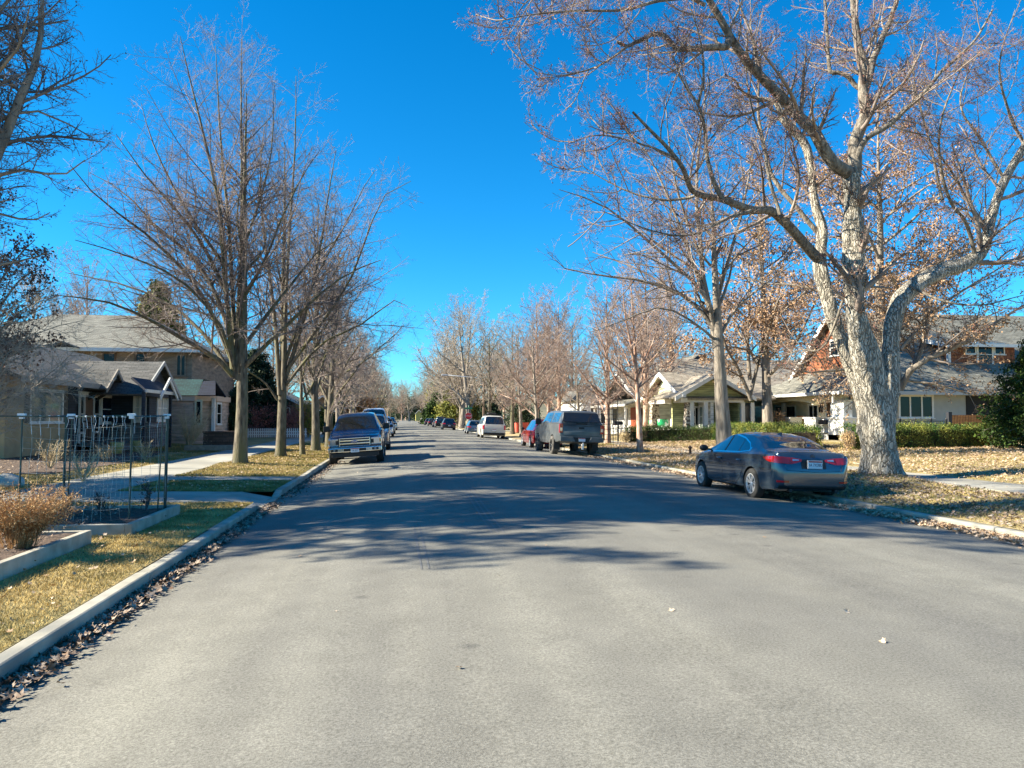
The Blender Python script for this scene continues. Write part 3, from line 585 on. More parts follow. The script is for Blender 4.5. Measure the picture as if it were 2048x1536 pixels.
LL = [TR([(1800, 780), (1820, 740), (1860, 715), (1920, 690), (2000, 640), (2080, 590)], 27.5, -1.5, .13, .02), TR([(1798, 760), (1790, 700), (1800, 640), (1770, 560), (1740, 470)], 27.5, .5, .12, .02),
      TR([(1800, 770), (1835, 720), (1855, 640), (1870, 560), (1880, 460)], 27.5, 1.5, .12, .02), TR([(1798, 790), (1750, 760), (1690, 740), (1620, 745), (1560, 735)], 27.5, -1, .09, .015),
      TR([(1796, 740), (1740, 660), (1660, 600), (1600, 590)], 27.5, 1, .08, .012), TR([(1800, 760), (1880, 770), (1950, 790), (2010, 780)], 27.5, -2.0, .06, .01), TR([(1800, 700), (1870, 620), (1960, 560), (2060, 500)], 27.5, 1, .08, .012)]
bare_tree(18.55, 27.5, 13.5, 6.5, .30, 33, BARK_G, TWIG_M, 'oak thick with brown leaves on the far side of the huge maple', 'oaks with brown leaves', 'oak_tree', limbs=LL, n1=26, n2=16, n3=11, n4=7, t0=.30, ang=60, up=.03, ratio=.45, leaf=LEAFB, lsize=.082, lfrac=1.0)
# --- the birch by the verge
LL = [TR([(1274, 800), (1250, 780), (1228, 755), (1215, 720), (1200, 670), (1180, 610)], 34.2, .5, .06, .01), TR([(1270, 740), (1262, 690), (1250, 630), (1245, 560)], 34.2, -.5, .07, .01),
      TR([(1272, 760), (1300, 700), (1320, 640), (1340, 560)], 34.2, .5, .05, .01), TR([(1272, 780), (1320, 740), (1360, 700), (1400, 640)], 34.2, -.8, .04, .008)]
bare_tree(11.0, 34.2, 8.3, 3.6, .145, 34, BARK_B, TWIG_P, 'young birch with peeling orange and white bark in front of the low hedge', None, 'birch_tree', limbs=LL, n1=18, n2=13, n3=10, n4=6, t0=.3, ang=52, up=.05, ratio=.42, lean=(-.055, 0))
# --- masters for the further trees, copied along both verges
masters = [bare_tree(12.6, 45.5, 9.5, 3.8, .17, 41, BARK_B, TWIG_P, 'reddish-trunked birch with dense pinkish twigs behind the grey pickup', 'bare trees on the right verge', 'birch_tree', n1=28, n2=16, n3=12, n4=7, t0=.15, ang=48, up=.09, ratio=.44, rmin=.005),
           bare_tree(9.9, 54.3, 8.6, 4.2, .16, 42, BARK_G, TWIG_P, 'leaning bare tree whose shadow lies on the verge ahead of the red car', 'bare trees on the right verge', 'street_tree', n1=22, n2=13, n3=10, n4=5, t0=.24, ang=55, up=.05, ratio=.5, rmin=.006, lean=(-.05, 0)),
           bare_tree(-4.6, 52.5, 9.5, 4.6, .22, 43, BARK_L, TWIG_F, 'pale-trunked bare tree seen just over the mirror of the blue pickup', 'bare lindens on the left verge', 'street_tree', n1=22, n2=13, n3=10, n4=5, t0=.18, ang=48, up=.09, ratio=.5, rmin=.006),
           bare_tree(10.1, 108, 15.0, 6.5, .42, 44, BARK_G, TWIG_F, 'tall bare cottonwood leaning towards the road beyond the stop sign', 'bare trees on the right verge', 'cottonwood_tree', n1=13, n2=18, n3=12, n4=6, t0=.12, ang=40, up=.06, ratio=.82, rmin=.012, lean=(-.12, 0))]
rt_ = random.Random(9)
def tcopy(i, x, y, s, label, group, rz=None):
    return copy_thing(masters[i], (x, y, gh(x, y)-.05), (0, 0, rt_.uniform(0, 6.28) if rz is None else rz), (s, s, s*rt_.uniform(.92, 1.08)), label, group)
GR, GL, GY = 'bare trees on the right verge', 'bare lindens on the left verge', 'bare trees in the yards'
for i, x, y, s, lb in ((0, 16.6, 50.5, 1.20, 'dense pinkish tree behind the canopy of the grey pickup, before the white house'), (0, 10.9, 60, 1.08, 'multi-stem reddish tree standing between the red car and the white van'), (1, 10.6, 66, 1.02, 'thin pale-trunked tree at the right rear corner of the white van'),
                       (1, 14.8, 62, 0.90, 'low spreading tree in front of the red container'), (2, 11.0, 74, 1.08, 'bare tree behind the roof rack of the white van'), (0, 15.2, 72, 1.38, 'tall pink-twigged tree over the red container'),
                       (2, 10.2, 86, 1.20, 'bare tree just right of the street lamp pole'), (0, 16.5, 84, 1.44, 'pinkish twiggy tree towering right of the lamp pole'), (1, 19, 58, 1.56, 'bare tree behind the white house roof'), (0, 24, 66, 1.50, 'tall bare tree rising behind the grey gabled roof')):
    tcopy(i, x, y, s, lb, GR if x < 13 else GY)
LF = {0: 'pinkish bare tree', 1: 'low spreading bare tree', 2: 'pale bare tree', 3: 'broad bare cottonwood'}
ROWR = [(3, 9.8, 119, 1.05), (1, 10.2, 128, 1.4), (2, 10.6, 137, 1.45), (3, 10.3, 149, 1.2), (2, 11.5, 163, 1.5), (3, 10.4, 180, 1.3), (1, 10.5, 200, 1.3), (2, 10.6, 225, 1.3), (3, 11, 255, .9), (1, 10, 290, 1.4)]
ROWL = [(1, -4.4, 60, 1.15), (2, -4.8, 68, 1.15), (1, -4.6, 77, 1.21), (2, -4.7, 87, 1.15), (2, -5, 106, 1.21), (1, -4.6, 118, 1.26), (2, -4.6, 131, 1.26), (2, -4.4, 147, 1.26), (1, -4.6, 166, 1.38), (2, -4.6, 190, 1.38), (2, -4.8, 220, 1.49), (1, -4.6, 260, 1.61)]
YRD = [(2, -1, 455, 2.0), (0, 5, 470, 2.2), (1, 10, 450, 2.2), (2, 16, 480, 2.2), (0, -6, 480, 2.2), (1, -13, 460, 2.2), (3, 22, 490, 1.8), (3, -20, 500, 1.8), (2, 3, 520, 2.4), (1, 31, 500, 2.6), (2, -28, 500, 2.6), (0, 40, 520, 2.8), (0, -40, 520, 2.8), (3, 2.5, 430, 1.2), (2, -7, 410, 1.6), (0, 12, 300, 1.5), (1, -9, 280, 1.5), (3, 16, 420, 1.2), (2, 24, 180, 1.6), (3, 26, 130, 1.0), (0, 22, 160, 1.5), (3, -18, 130, .9), (2, -17, 110, 1.4), (0, 17, 101+8, 1.3), (2, 22, 120, 1.4), (0, 16, 132, 1.3), (3, 20, 150, .9), (0, 15, 176, 1.4), (2, 21, 92, 1.3), (0, 28, 84, 1.4), (1, 33, 74, 1.4), (3, 19, 210, 1.0),
       (2, -14, 66, 1.0), (0, -13, 76, 1.0), (0, -19, 92, 1.3), (2, -11, 100+8, 1.1), (0, -12, 125, 1.3), (1, -14, 150, 1.3), (0, -11, 180, 1.4), (3, -14, 215, .9), (0, -24, 64, 1.3), (3, -32, 75, .9), (3, 5, 330, 1.0), (2, -3, 350, 1.5), (3, 14, 340, 1.1), (0, 2, 380, 1.6), (3, -12, 330, 1.0), (2, 9, 400, 1.6), (0, -20, 300, 1.6)]
ords = ['first', 'second', 'third', 'fourth', 'fifth', 'sixth', 'seventh', 'eighth', 'ninth', 'tenth', 'eleventh', 'twelfth']
for k, (i, x, y, s) in enumerate(ROWR): tcopy(i, x, y, s, '%s, %s past the stop sign on the lamp side' % (LF[i], ords[k]), GR)
for k, (i, x, y, s) in enumerate(ROWL): tcopy(i, x, y, s, '%s, %s in the left kerb row past the blue pickup' % (LF[i], ords[k]), GL)
for k, (i, x, y, s) in enumerate(YRD):
    side = 'at the street end' if y > 290 else ('in left yards' if x < 0 else 'in right yards')
    tcopy(i, x, y, s, '%s %s, %d metres off, %d from the road' % (LF[i], side, y, max(1, abs(x-3.2)-5)), GY)
# ------------------------------------------------------------------ houses
SHG = brickmat('grey_shingle', (.15, .148, .125), (.235, .225, .19), (.06, .06, .05), .33, .14, .012, .95)
SHD = brickmat('dark_shingle', (.085, .085, .08), (.14, .135, .125), (.04, .04, .04), .33, .14, .012, .95)
SHN = brickmat('navy_shingle', (.010, .015, .034), (.014, .021, .042), (.006, .008, .016), .33, .14, .01, .9)
SHT = brickmat('tan_shingle', (.33, .29, .235), (.26, .225, .18), (.15, .13, .10), .33, .14, .012, .95)
STUC = mat('tan_stucco', (.40, .29, .165), .92, (.47, .35, .20), 2, 5, .25, 90)
STUCW = mat('pale_stucco', (.36, .36, .33), .9, (.42, .42, .39), 2, 5, .2, 90)
CREAM = mat('cream_stucco', (.74, .67, .47), .85, (.80, .73, .54), 2, 4, .15, 60)
WHT = mat('white_trim', (.78, .77, .73), .6, (.70, .69, .65), 3, 4)
NAVY = brickmat('navy_board', (.018, .028, .045), (.022, .034, .055), (.008, .01, .018), 40, .12, .012, .7)
GREYB = brickmat('grey_board', (.22, .23, .24), (.24, .25, .26), (.1, .1, .1), 40, .12, .012, .8)
SHADEG = brickmat('shaded_green_siding', (.42, .42, .20), (.45, .45, .22), (.17, .18, .08), 40, .13, .01, .75)  # the green siding with the camera side's shade put into its colour
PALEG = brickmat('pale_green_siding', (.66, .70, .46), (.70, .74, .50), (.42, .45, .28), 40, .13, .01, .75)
BRICKT = brickmat('tan_brick', (.30, .20, .12), (.24, .15, .09), (.30, .27, .22), .22, .075, .012, .9)
PINKB = brickmat('pinkish_siding', (.50, .36, .28), (.53, .39, .30), (.32, .22, .17), 40, .2, .012, .8)
TEAL = brickmat('teal_shingle', (.008, .036, .036), (.012, .045, .044), (.015, .08, .08), .3, .16, .015, .8)
ORSH = brickmat('red_cedar_shingle', (.33, .11, .045), (.22, .07, .03), (.08, .03, .015), .15, .19, .014, .85, nsc=2)
LAVW = brickmat('lavender_siding', (.42, .43, .52), (.45, .46, .55), (.28, .28, .35), 40, .13, .01, .8)
WHS = brickmat('white_siding', (.72, .72, .70), (.76, .76, .74), (.48, .48, .47), 40, .13, .01, .75)
CEDAR = brickmat('cedar_board', (.46, .22, .085), (.36, .16, .06), (.10, .05, .02), .15, 30, .012, .85, off=0, nsc=2)
STONE = mat('river_stone', (.10, .07, .05), .9, (.62, .54, .44), 9, 2, .8, 9, lo=.47, hi=.53, bd=.04)
GLASS = mat('window_glass', (.010, .012, .014), .08, spec=.25)
GLASSG = mat('reflection_tinted_window', (.24, .30, .27), .05, metal=.35, spec=1.0)  # greenish base colour stands in for the reflection of trees
IRON = mat('black_iron', (.012, .012, .014), .5)
WOODR = mat('red_wood', (.30, .07, .03), .6, (.22, .05, .02), 8)
DKWD = mat('brown_door', (.09, .05, .03), .6)
def wall_px(X, px0, py0, px1, py1):
    a = atx(px0, py0, X); b = atx(px1, py1, X); return min(a.y, b.y), max(a.y, b.y), min(a.z, b.z), max(a.z, b.z)
def front_px(Y, px0, py0, px1, py1):
    a = at(px0, py0, Y); b = at(px1, py1, Y); return min(a.x, b.x), max(a.x, b.x), min(a.z, b.z), max(a.z, b.z)
def winX(parent, X, y0, y1, z0, z1, side=1, fr=.09, mull=(0, 0), glass=GLASS, trim=WHT, name='window', sill=True, rail=True):
    "window in a wall facing +X (side 1) or -X (-1)"
    f = MB(); s = side
    def bx(d0, d1, a, b, c, d): f.box(min(X+s*d0, X+s*d1), max(X+s*d0, X+s*d1), a, b, c, d)
    bx(-.02, .05, y0, y0+fr, z0, z1); bx(-.02, .05, y1-fr, y1, z0, z1); bx(-.02, .052, y0-.02, y1+.02, z1-fr, z1+.03); bx(-.02, .048, y0+fr, y1-fr, z0, z0+fr*.7)
    for i in range(mull[0]): yy = y0+(y1-y0)*(i+1)/(mull[0]+1); bx(-.01, .04, yy-.03, yy+.03, z0+fr*.7, z1-fr)
    if rail: zz = (z0+z1)/2; bx(-.01, .035, y0+fr, y1-fr, zz-.02, zz+.02)
    w = f.build(name, trim, parent)
    g = MB(); g.box(min(X-s*.015, X+s*.012), max(X-s*.015, X+s*.012), y0+fr*.5, y1-fr*.5, z0+fr*.4, z1-fr*.5); g.build('pane', glass, w)
    if sill: h = MB(); h.box(min(X, X+s*.09), max(X, X+s*.09), y0-.05, y1+.05, z0-.05, z0-.002); h.build('sill', trim, w)
    return w
def winY(parent, Y, x0, x1, z0, z1, fr=.09, mull=0, glass=GLASS, trim=WHT, name='window', rail=False):
    "window in a wall facing the camera (-Y)"
    f = MB(); f.box(x0, x0+fr, Y-.05, Y+.02, z0, z1); f.box(x1-fr, x1, Y-.05, Y+.02, z0, z1); f.box(x0-.02, x1+.02, Y-.052, Y+.02, z1-fr, z1+.03); f.box(x0+fr, x1-fr, Y-.048, Y+.02, z0, z0+fr*.7)
    for i in range(mull): xx = x0+(x1-x0)*(i+1)/(mull+1); f.box(xx-.04, xx+.04, Y-.04, Y+.01, z0+fr*.7, z1-fr)
    if rail: zz = (z0+z1)/2; f.box(x0+fr, x1-fr, Y-.035, Y+.01, zz-.02, zz+.02)
    w = f.build(name, trim, parent)
    g = MB(); g.box(x0+fr*.5, x1-fr*.5, Y-.012, Y+.015, z0+fr*.4, z1-fr*.5); g.build('pane', glass, w)
    h = MB(); h.box(x0-.05, x1+.05, Y-.10, Y, z0-.05, z0-.002); h.build('sill', trim, w)
    return w
def gable_x(mb, x0, x1, y0, ym, y1, ze, zr, th=.12):
    "gable roof whose ridge runs along X"
    mb.slab([(x0, y0, ze), (x1, y0, ze), (x1, ym, zr), (x0, ym, zr)], th); mb.slab([(x0, ym, zr), (x1, ym, zr), (x1, y1, ze), (x0, y1, ze)], th)
def gable_y(mb, y0, y1, x0, xm, x1, ze, zr, th=.12, ze2=None):
    ze2 = ze if ze2 is None else ze2
    mb.slab([(x0, y0, ze), (x0, y1, ze), (xm, y1, zr), (xm, y0, zr)], th); mb.slab([(xm, y0, zr), (xm, y1, zr), (x1, y1, ze2), (x1, y0, ze2)], th)
def barge_x(mb, X, y0, ym, y1, ze, zr, w=.05, h=.22):
    "barge boards on a gable end facing +-X"
    for a, za in ((y0, ze), (y1, ze)):
        mb.prism([(X, a, za-h), (X, a, za+.02), (X, ym, zr+.02), (X, ym, zr-h)], (w, 0, 0))
def barge_y(mb, Y, x0, xm, x1, ze, zr, w=.05, h=.22):
    for a, za in ((x0, ze), (x1, ze)):
        mb.prism([(a, Y, za-h), (a, Y, za+.02), (xm, Y, zr+.02), (xm, Y, zr-h)], (0, w, 0))
# --- tan and navy cottage on the left
def tan_house():
    X = -13.4; h = thing('cottage', 'low tan stucco cottage with a navy gabled porch, left of the first linden', 'house', (X, 36, .3))
    m = MB(); m.box(-21, X, 29.0, 34.1, .2, 3.25); m.build('wall', STUC, h)
    m = MB(); m.box(-21, X-.05, 34.1, 46, .2, 3.25); m.build('wall', NAVY, h)
    r = MB(); ze, zr, xm = 3.22, 5.25, -16.9
    r.slab([(-12.65, 28.4, ze), (-12.65, 46.4, ze), (xm, 46.4, zr), (xm, 28.4, zr)], .12); r.slab([(xm, 28.4, zr), (xm, 46.4, zr), (-21.6, 46.4, ze-.4), (-21.6, 28.4, ze-.4)], .12)
    rf = r.build('roof', SHD, h)
    f = MB(); f.box(-12.66, -12.60, 28.4, 46.4, ze-.2, ze+.01); f.build('gutter', mat('grey_trim', (.30, .29, .27), .7), rf)
    # big window and shutters
    y0, y1, z0, z1 = wall_px(X, 59, 777, 124, 845); winX(h, X, y0, y1, z0, z1, glass=GLASSG, rail=False)
    for a, b in ((y0-.38, y0-.03), (y1+.03, y1+.38)):
        s = MB(); s.box(X, X+.04, a, b, z0, z1)
        for k in range(20): zz = z0+.06+(z1-z0-.12)*k/19; s.box(X+.04, X+.055, a+.04, b-.04, zz-.012, zz+.012)
        s.build('shutter', mat('brown_shutter', (.10, .09, .07), .7), h)
    # entry: sidelights and door beneath brackets
    a = atx(157, 770, X); b = atx(199, 870, X); ys = [atx(p, 800, X).y for p in (158, 167, 186, 198)]
    for k in (0, 2):
        winX(h, X+.02, ys[k], ys[k+1], 1.15, 2.75, fr=.06)
    d = MB(); d.box(X-.02, X+.03, ys[1]+.05, ys[2]-.05, .75, 2.75); dr = d.build('door', DKWD, h); k = MB(); k.lathe([(.03, 0), (.04, .03), (.02, .06)], (X+.03, ys[1]+.2, 1.65), 8, 'x'); k.build('handle', IRON, dr)
    t = MB(); [t.box(X, X+.07, y-.05, y+.05, .7, 2.9) for y in ys]; t.box(X, X+.075, ys[0]-.1, ys[3]+.1, 2.76, 2.92); t.build('door_frame', WHT, h)
    t = MB()
    for p in (176, 193): y = atx(p, 780, X).y; t.bar((X, y, 2.6), (X+.75, y, 3.1), .09, .12)
    t.build('bracket', mat('dark_timber', (.035, .03, .025), .8), h)
    # navy wall window
    y0, y1, z0, z1 = wall_px(X, 203, 790, 248, 846); winX(h, X-.03, y0, y1, z0, z1, fr=.12, glass=mat('blue_dark_glass', (.008, .012, .03), .12, spec=.2))
    # entry gablet on the eave
    def gablet(px0, pxm, px1, X0, X1, pye, pya, wallm, board, name, roofm, base=None):
        ya, ym, yb = atx(px0, pye, X0).y, atx(pxm, pya, X0).y, atx(px1, pye, X0).y; ze = atx(px0, pye, X0).z; zr = atx(pxm, pya, X0).z
        ym = (ya+yb)/2
        m = MB(); gable_x(m, X1, X0, ya, ym, yb, ze, zr, .08); r2 = m.build(name, roofm, h)
        b2 = MB(); barge_x(b2, X0-.01, ya, ym, yb, ze-.0, zr, .06, .17); b2.build('barge_board', board, r2)
        w = MB(); w.prism([(X0-.3, ya+.2, ze-.05), (X0-.3, yb-.2, ze-.05), (X0-.3, ym, zr-.2)], (-.5, 0, 0)); w.build('gable_wall', wallm, r2)
        return ya, ym, yb, ze, zr
    BG = mat('beige_board', (.34, .30, .25), .75)
    gablet(213, 237, 254, -12.3, -15, 777, 739, NAVY, BG, 'roof', SHD)
    ya, ym, yb, ze, zr = gablet(285, 322, 362, -11.1, -15.5, 788, 722, NAVY, mat('pale_board', (.42, .42, .40), .75), 'roof', SHD)
    # projecting bay below the gable
    m = MB(); yz = 39.0; m.box(X-.1, -11.7, yz, yb-.25, 1.55, 3.0); m.build('wall', NAVY, h); m = MB(); m.box(X-.1, -11.68, yz-.02, yb-.23, .2, 1.53); m.build('wall', GREYB, h)
    yw0, yw1, z0, z1 = wall_px(-11.68, 295, 792, 306, 842)
    winY(h, yz, at(267, 800, yz).x, -11.82, 1.6, 2.95, glass=mat('white_curtained_glass', (.55, .57, .55), .1), rail=True, mull=1)
    y0, y1, z0, z1 = wall_px(-11.7, 312, 788, 334, 843); winX(h, -11.7, y0+.1, y1+.05, 1.62, 2.92, mull=(1, 0), fr=.10, glass=MATS['white_curtained_glass'])
    c = MB(); yc0, yc1 = atx(292, 775, -10.5).y, atx(348, 775, -10.5).y
    c.slab([(-10.5, yc0, 3.0), (-10.5, yc1, 3.0), (-11.16, yc1-.2, 3.52), (-11.16, yc0+.3, 3.52)], .09); rf2 = c.build('porch_roof', SHN, h)
    b2 = MB(); b2.box(-10.52, -10.46, yc0, yc1, 2.86, 3.0); yy = atx(338, 780, -10.4).y; barge_x(b2, -10.4, yy-1.35, yy, yy+1.35, 2.75, 3.62, .06, .17); b2.build('barge_board', WHT, rf2)
    p = MB(); p.box(-10.68, -10.55, yc1-.2, yc1-.07, .4, 2.9); p.box(-10.68, -10.55, yc0+.05, yc0+.18, .4, 2.9); p.build('porch_post', NAVY, h)
    # steps, landing and black railings
    s = MB(); y0s, y1s = ys[1]-.4, ys[3]+2.2
    for k in range(3): s.box(X, X+1.6-.32*k, y0s, y1s, .2, .4+.17*k)
    s.build('steps', mat('step_concrete', (.13, .13, .13), .9, (.2, .2, .19), 3), h)
    r = MB()
    for y in (y0s+.05, y1s-.05):
        r.bar((X+.1, y, 1.65), (X+1.6, y, 1.25), .04); r.bar((X+.1, y, .95), (X+1.6, y, .55), .03)
        for k in range(12): t = k/11; r.bar((X+.1+1.5*t, y, .9-.4*t), (X+.1+1.5*t, y, 1.64-.4*t), .018)
    r.build('railing', IRON, h)
    r = MB(); y = yc0-.3
    for q in range(16): r.bar((-10.6, y+q*.28, .45), (-10.6, y+q*.28, 1.35), .018)
    r.bar((-10.6, y, 1.35), (-10.6, y+4.3, 1.35), .04); r.bar((-10.6, y, .55), (-10.6, y+4.3, .55), .03); r.build('railing', IRON, h)
tan_house()
# --- large hip-roofed house behind it
def brick_house():
    h = thing('brick_house', 'large two-storey tan house with a grey hip roof behind the low cottage', 'house', (-16, 50, .3))
    x1 = at(398, 697, 49.4).x; ze = at(300, 697, 49.4).z; xa, xb = at(118, 630, 56).x, at(292, 630, 56).x; zr = at(200, 630, 56).z
    m = MB(); m.box(-27, x1-.55, 50, 62.5, .2, ze-.02); m.build('wall', BRICKT, h)
    r = MB(); e = [(-28, 49.4, ze), (x1, 49.4, ze), (x1, 63, ze), (-28, 63, ze)]; a = (xa, 56, zr); b = (xb, 56, zr)
    r.add(e+[a, b], [(0, 1, 5, 4), (1, 2, 5), (2, 3, 4, 5), (3, 0, 4)]); r.add([(p[0], p[1], p[2]-.2) for p in e]+list(e), [(3, 2, 1, 0), (0, 1, 5, 4), (1, 2, 6, 5), (2, 3, 7, 6), (3, 0, 4, 7)])
    rf = r.build('roof', SHG, h)
    f = MB(); f.box(-28.05, x1+.05, 49.33, 49.4, ze-.2, ze+.02); f.build('gutter', WHT, rf)
    g = MB(); xg = at(137, 690, 50).x; zg = at(137, 683, 49.3).z; gable_y(g, 49.0, 52.5, xg-.9, xg, xg+.9, ze+.02, zg, .08); g.build('roof', SHG, h)
    for p0, p1 in ((352, 372),): x0_, x1_, z0, z1 = front_px(50, p0, 708, p1, 752); winY(h, 50, x0_, x1_, z0, z1, mull=1, trim=BRICKT)
    for p0, p1 in ((205, 232), (270, 292)): x0_, x1_, z0, z1 = front_px(50, p0, 705, p1, 712); winY(h, 50, x0_, x1_, z0-.6, z1, trim=mat('brown_trim', (.12, .08, .05), .7))
    # pinkish ground-floor bay with teal skirt roof
    xa_, xb_, zb, zt = front_px(45.5, 333, 893, 424, 792)
    zb = .3
    m = MB(); pts = [(xa_, 50, zb), (xa_, 45.5, zb), (xb_-1.0, 45.5, zb), (xb_, 46.4, zb), (xb_, 50, zb)]; m.prism(pts, (0, 0, zt-zb)); m.build('bay_wall', PINKB, h)
    t = MB(); t.prism([(p[0]+(.12 if i > 1 else -.12), p[1]-.12, zt-.28) for i, p in enumerate(pts)], (0, 0, .3)); t.build('cornice', mat('peach_trim', (.62, .45, .33), .7), h)
    z2 = at(360, 757, 46).z; xm = at(398, 760, 45.6).x
    s = MB(); s.add([(xa_-.1, 45.3, zt+.03), (xm, 45.3, zt+.03), (xm, 46.6, z2), (xa_-.1, 46.6, z2), (xa_-.1, 50, z2), (xm, 50, z2)], [(0, 1, 2, 3), (3, 2, 5, 4)]); s.prism([(xa_-.1, 45.3, zt+.02), (xm, 45.3, zt+.02), (xm, 50, zt+.02), (xa_-.1, 50, zt+.02)], (0, 0, .01)); s.build('skirt_roof', TEAL, h)
    s = MB(); xr = xb_+.25; s.slab([(xm+.02, 45.2, zt+.04), (xr, 45.2, zt+.04), (xr-.3, 46.5, z2-.1), (xm+.02, 46.5, z2-.1)], .06); s.slab([(xm+.02, 46.5, z2-.1), (xr-.3, 46.5, z2-.1), (xr, 48, zt+.04), (xm+.02, 48, zt+.04)], .06); s.build('porch_roof', SHN, h)
    for p0, p1 in ((390, 404),): x0_, x1_, z0, z1 = front_px(45.5, p0, 800, p1, 848); winY(h, 45.5, x0_, x1_, z0, z1, trim=mat('cream_trim', (.62, .58, .40), .7))
    y0, y1, z0, z1 = 46.6, 47.8, 1.4, zt-.35; winX(h, xb_, y0, y1, z0, z1)
    m = MB(); x0_, x1_, z0, z1 = front_px(46.2, 424, 862, 431, 797); m.box(x0_, x1_, 46.0, 46.25, .3, z1); m.build('porch_post', WHT, h)
    m = MB(); x0_, x1_, z0, z1 = front_px(45.3, 346, 838, 432, 832); m.build('x', WHT) if False else None
brick_house()
m = MB(); a, b = at(408, 884, 42.8), at(470, 884, 42.8); m.box(a.x, b.x, 42.6, 42.95, .2, 1.0); m.box(a.x-.03, b.x+.03, 42.55, 43.0, 1.0, 1.08)
tag(m.build('garden_wall', brickmat('brown_stone', (.16, .10, .075), (.12, .08, .06), (.08, .06, .05), .35, .16, .015)), 'low brown stone garden wall between the pinkish bay and the first linden', 'wall')
m = MB(); a, b = at(372, 889, 37.5), at(468, 889, 37.5); m.box(a.x, b.x, 37.2, 37.5, .3, .52)
tag(m.build('border_edging', mat('timber_grey', (.22, .19, .15), .9, (.32, .28, .22), 6)), 'straight low timber edging of the planted border near the pinkish bay', 'edging')
# --- pale green bungalow on the right
def green_house():
    h = thing('bungalow', 'pale green craftsman bungalow with two white-edged gables and stone pillars', 'house', (18, 51, .5))
    Yf = 44.0; xl, xm, xr = at(1350, 793, Yf).x, at(1430, 748, Yf).x, at(1512, 793, Yf).x; ze, zr = at(1350, 794, Yf).z, at(1430, 747, Yf).z
    Xs = 16.9; ya, ym, yb = atx(1364, 793, Xs).y, atx(1318, 745, Xs).y, atx(1286, 790, Xs).y; zra = atx(1318, 744, Xs).z
    yb = ym+(ym-ya)
    r = MB(); gable_x(r, Xs, 22.9, ya, ym, yb, ze-.05, zra); gable_y(r, Yf, ym, xl, xm, xr, ze, zr); r.slab([(20, 50.9, 3.4), (32, 50.9, 3.4), (32, 57, 6.3), (20, 57, 6.3)], .1); rf = r.build('roof', SHT, h)
    b = MB(); barge_x(b, Xs-.06, ya, ym, yb, ze-.04, zra, .06, .26); barge_y(b, Yf-.06, xl, xm, xr, ze, zr, .06, .24); b.build('barge_board', WHT, rf)
    k = MB(); k.box(Xs-.1, Xs+.3, ya-.1, ya+.15, ze-.3, ze-.05); k.box(xl+.45, xl+.65, Yf-.12, Yf+.6, ze-.02, ze+.15); k.build('bracket', WHT, rf)
    Yw = Yf+.7; w = MB(); w.prism([(xl+.5, Yw, ze-.1), (xr-.5, Yw, ze-.1), (xr-.5, Yw, ze+.1), (xm, Yw, zr-.25), (xl+.5, Yw, ze+.1)], (0, .2, 0)); w.build('gable_wall', SHADEG, h)
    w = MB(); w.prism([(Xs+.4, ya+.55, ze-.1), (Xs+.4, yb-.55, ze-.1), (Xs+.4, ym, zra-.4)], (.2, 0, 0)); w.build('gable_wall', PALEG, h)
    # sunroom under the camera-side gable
    zs = .95; w = MB(); w.box(xl+.6, xr-.5, Yw, Yw+.2, .3, zs); w.build('wall', SHADEG, h)
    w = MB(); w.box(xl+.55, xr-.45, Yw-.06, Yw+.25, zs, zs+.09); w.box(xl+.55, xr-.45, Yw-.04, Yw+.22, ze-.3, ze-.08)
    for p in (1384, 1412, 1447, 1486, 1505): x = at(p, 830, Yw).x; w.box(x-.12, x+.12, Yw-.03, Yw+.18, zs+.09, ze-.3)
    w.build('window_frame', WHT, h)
    w = MB(); w.box(xl+.9, xr-.4, Yw+2.2, Yw+2.4, .3, ze-.05); w.build('wall', SHADEG, h)
    w = MB(); w.box(xr-.7, xr-.5, Yw+.2, Yw+2.2, .3, ze-.05); w.box(xr-.5, 22.8, Yf+3.2, Yf+3.4, .3, 3.15); w.build('wall', SHADEG, h)
    for p0, p1 in ((1388, 1398), (1460, 1478)): x0, x1 = at(p0, 830, Yw+2.2).x, at(p1, 830, Yw+2.2).x; winY(h, Yw+2.2, x0, x1, 1.2, 2.5)
    x0, x1 = at(1488, 830, Yw).x, at(1504, 830, Yw).x; g = MB(); g.box(x0, x1, Yw+.05, Yw+.07, zs+.09, ze-.3); g.build('pane', GLASS, h)
    # street front: stone pillars, french windows, pots' ledge
    for yp in (ya+.55, yb-1.2):
        s = MB(); n = 9
        for k in range(n): z0 = .3+(2.45*k)/n; t = .34-.012*k; j = rng.uniform(-.02, .02); s.box(Xs+.65-t+j, Xs+.65+t+j, yp-t, yp+t, z0, z0+2.45/n)
        s.build('stone_pillar', STONE, h, bevel=.03)
    w = MB(); w.box(Xs+.35, Xs+.95, ya+.3, yb-.6, ze-.3, ze-.06); w.build('beam', WHT, h)
    w = MB(); w.box(Xs+2.0, Xs+2.2, ya+.5, yb-.6, .3, ze); w.build('wall', WHS, h)
    for q in range(3): y = ya+1.2+q*1.35; winX(h, Xs+2.0, y, y+1.0, 1.15, 2.55, -1, mull=(1, 0), glass=GLASSG)
    w = MB(); w.box(Xs+.4, Xs+.9, ya+.9, yb-1.6, .3, 1.0); w.box(Xs+.3, Xs+1.0, ya+.9, yb-1.6, 1.0, 1.08); w.build('porch_wall', WHT, h)
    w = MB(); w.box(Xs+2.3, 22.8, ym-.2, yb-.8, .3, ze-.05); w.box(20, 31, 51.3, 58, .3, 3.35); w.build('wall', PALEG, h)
green_house()
Xs = 16.9
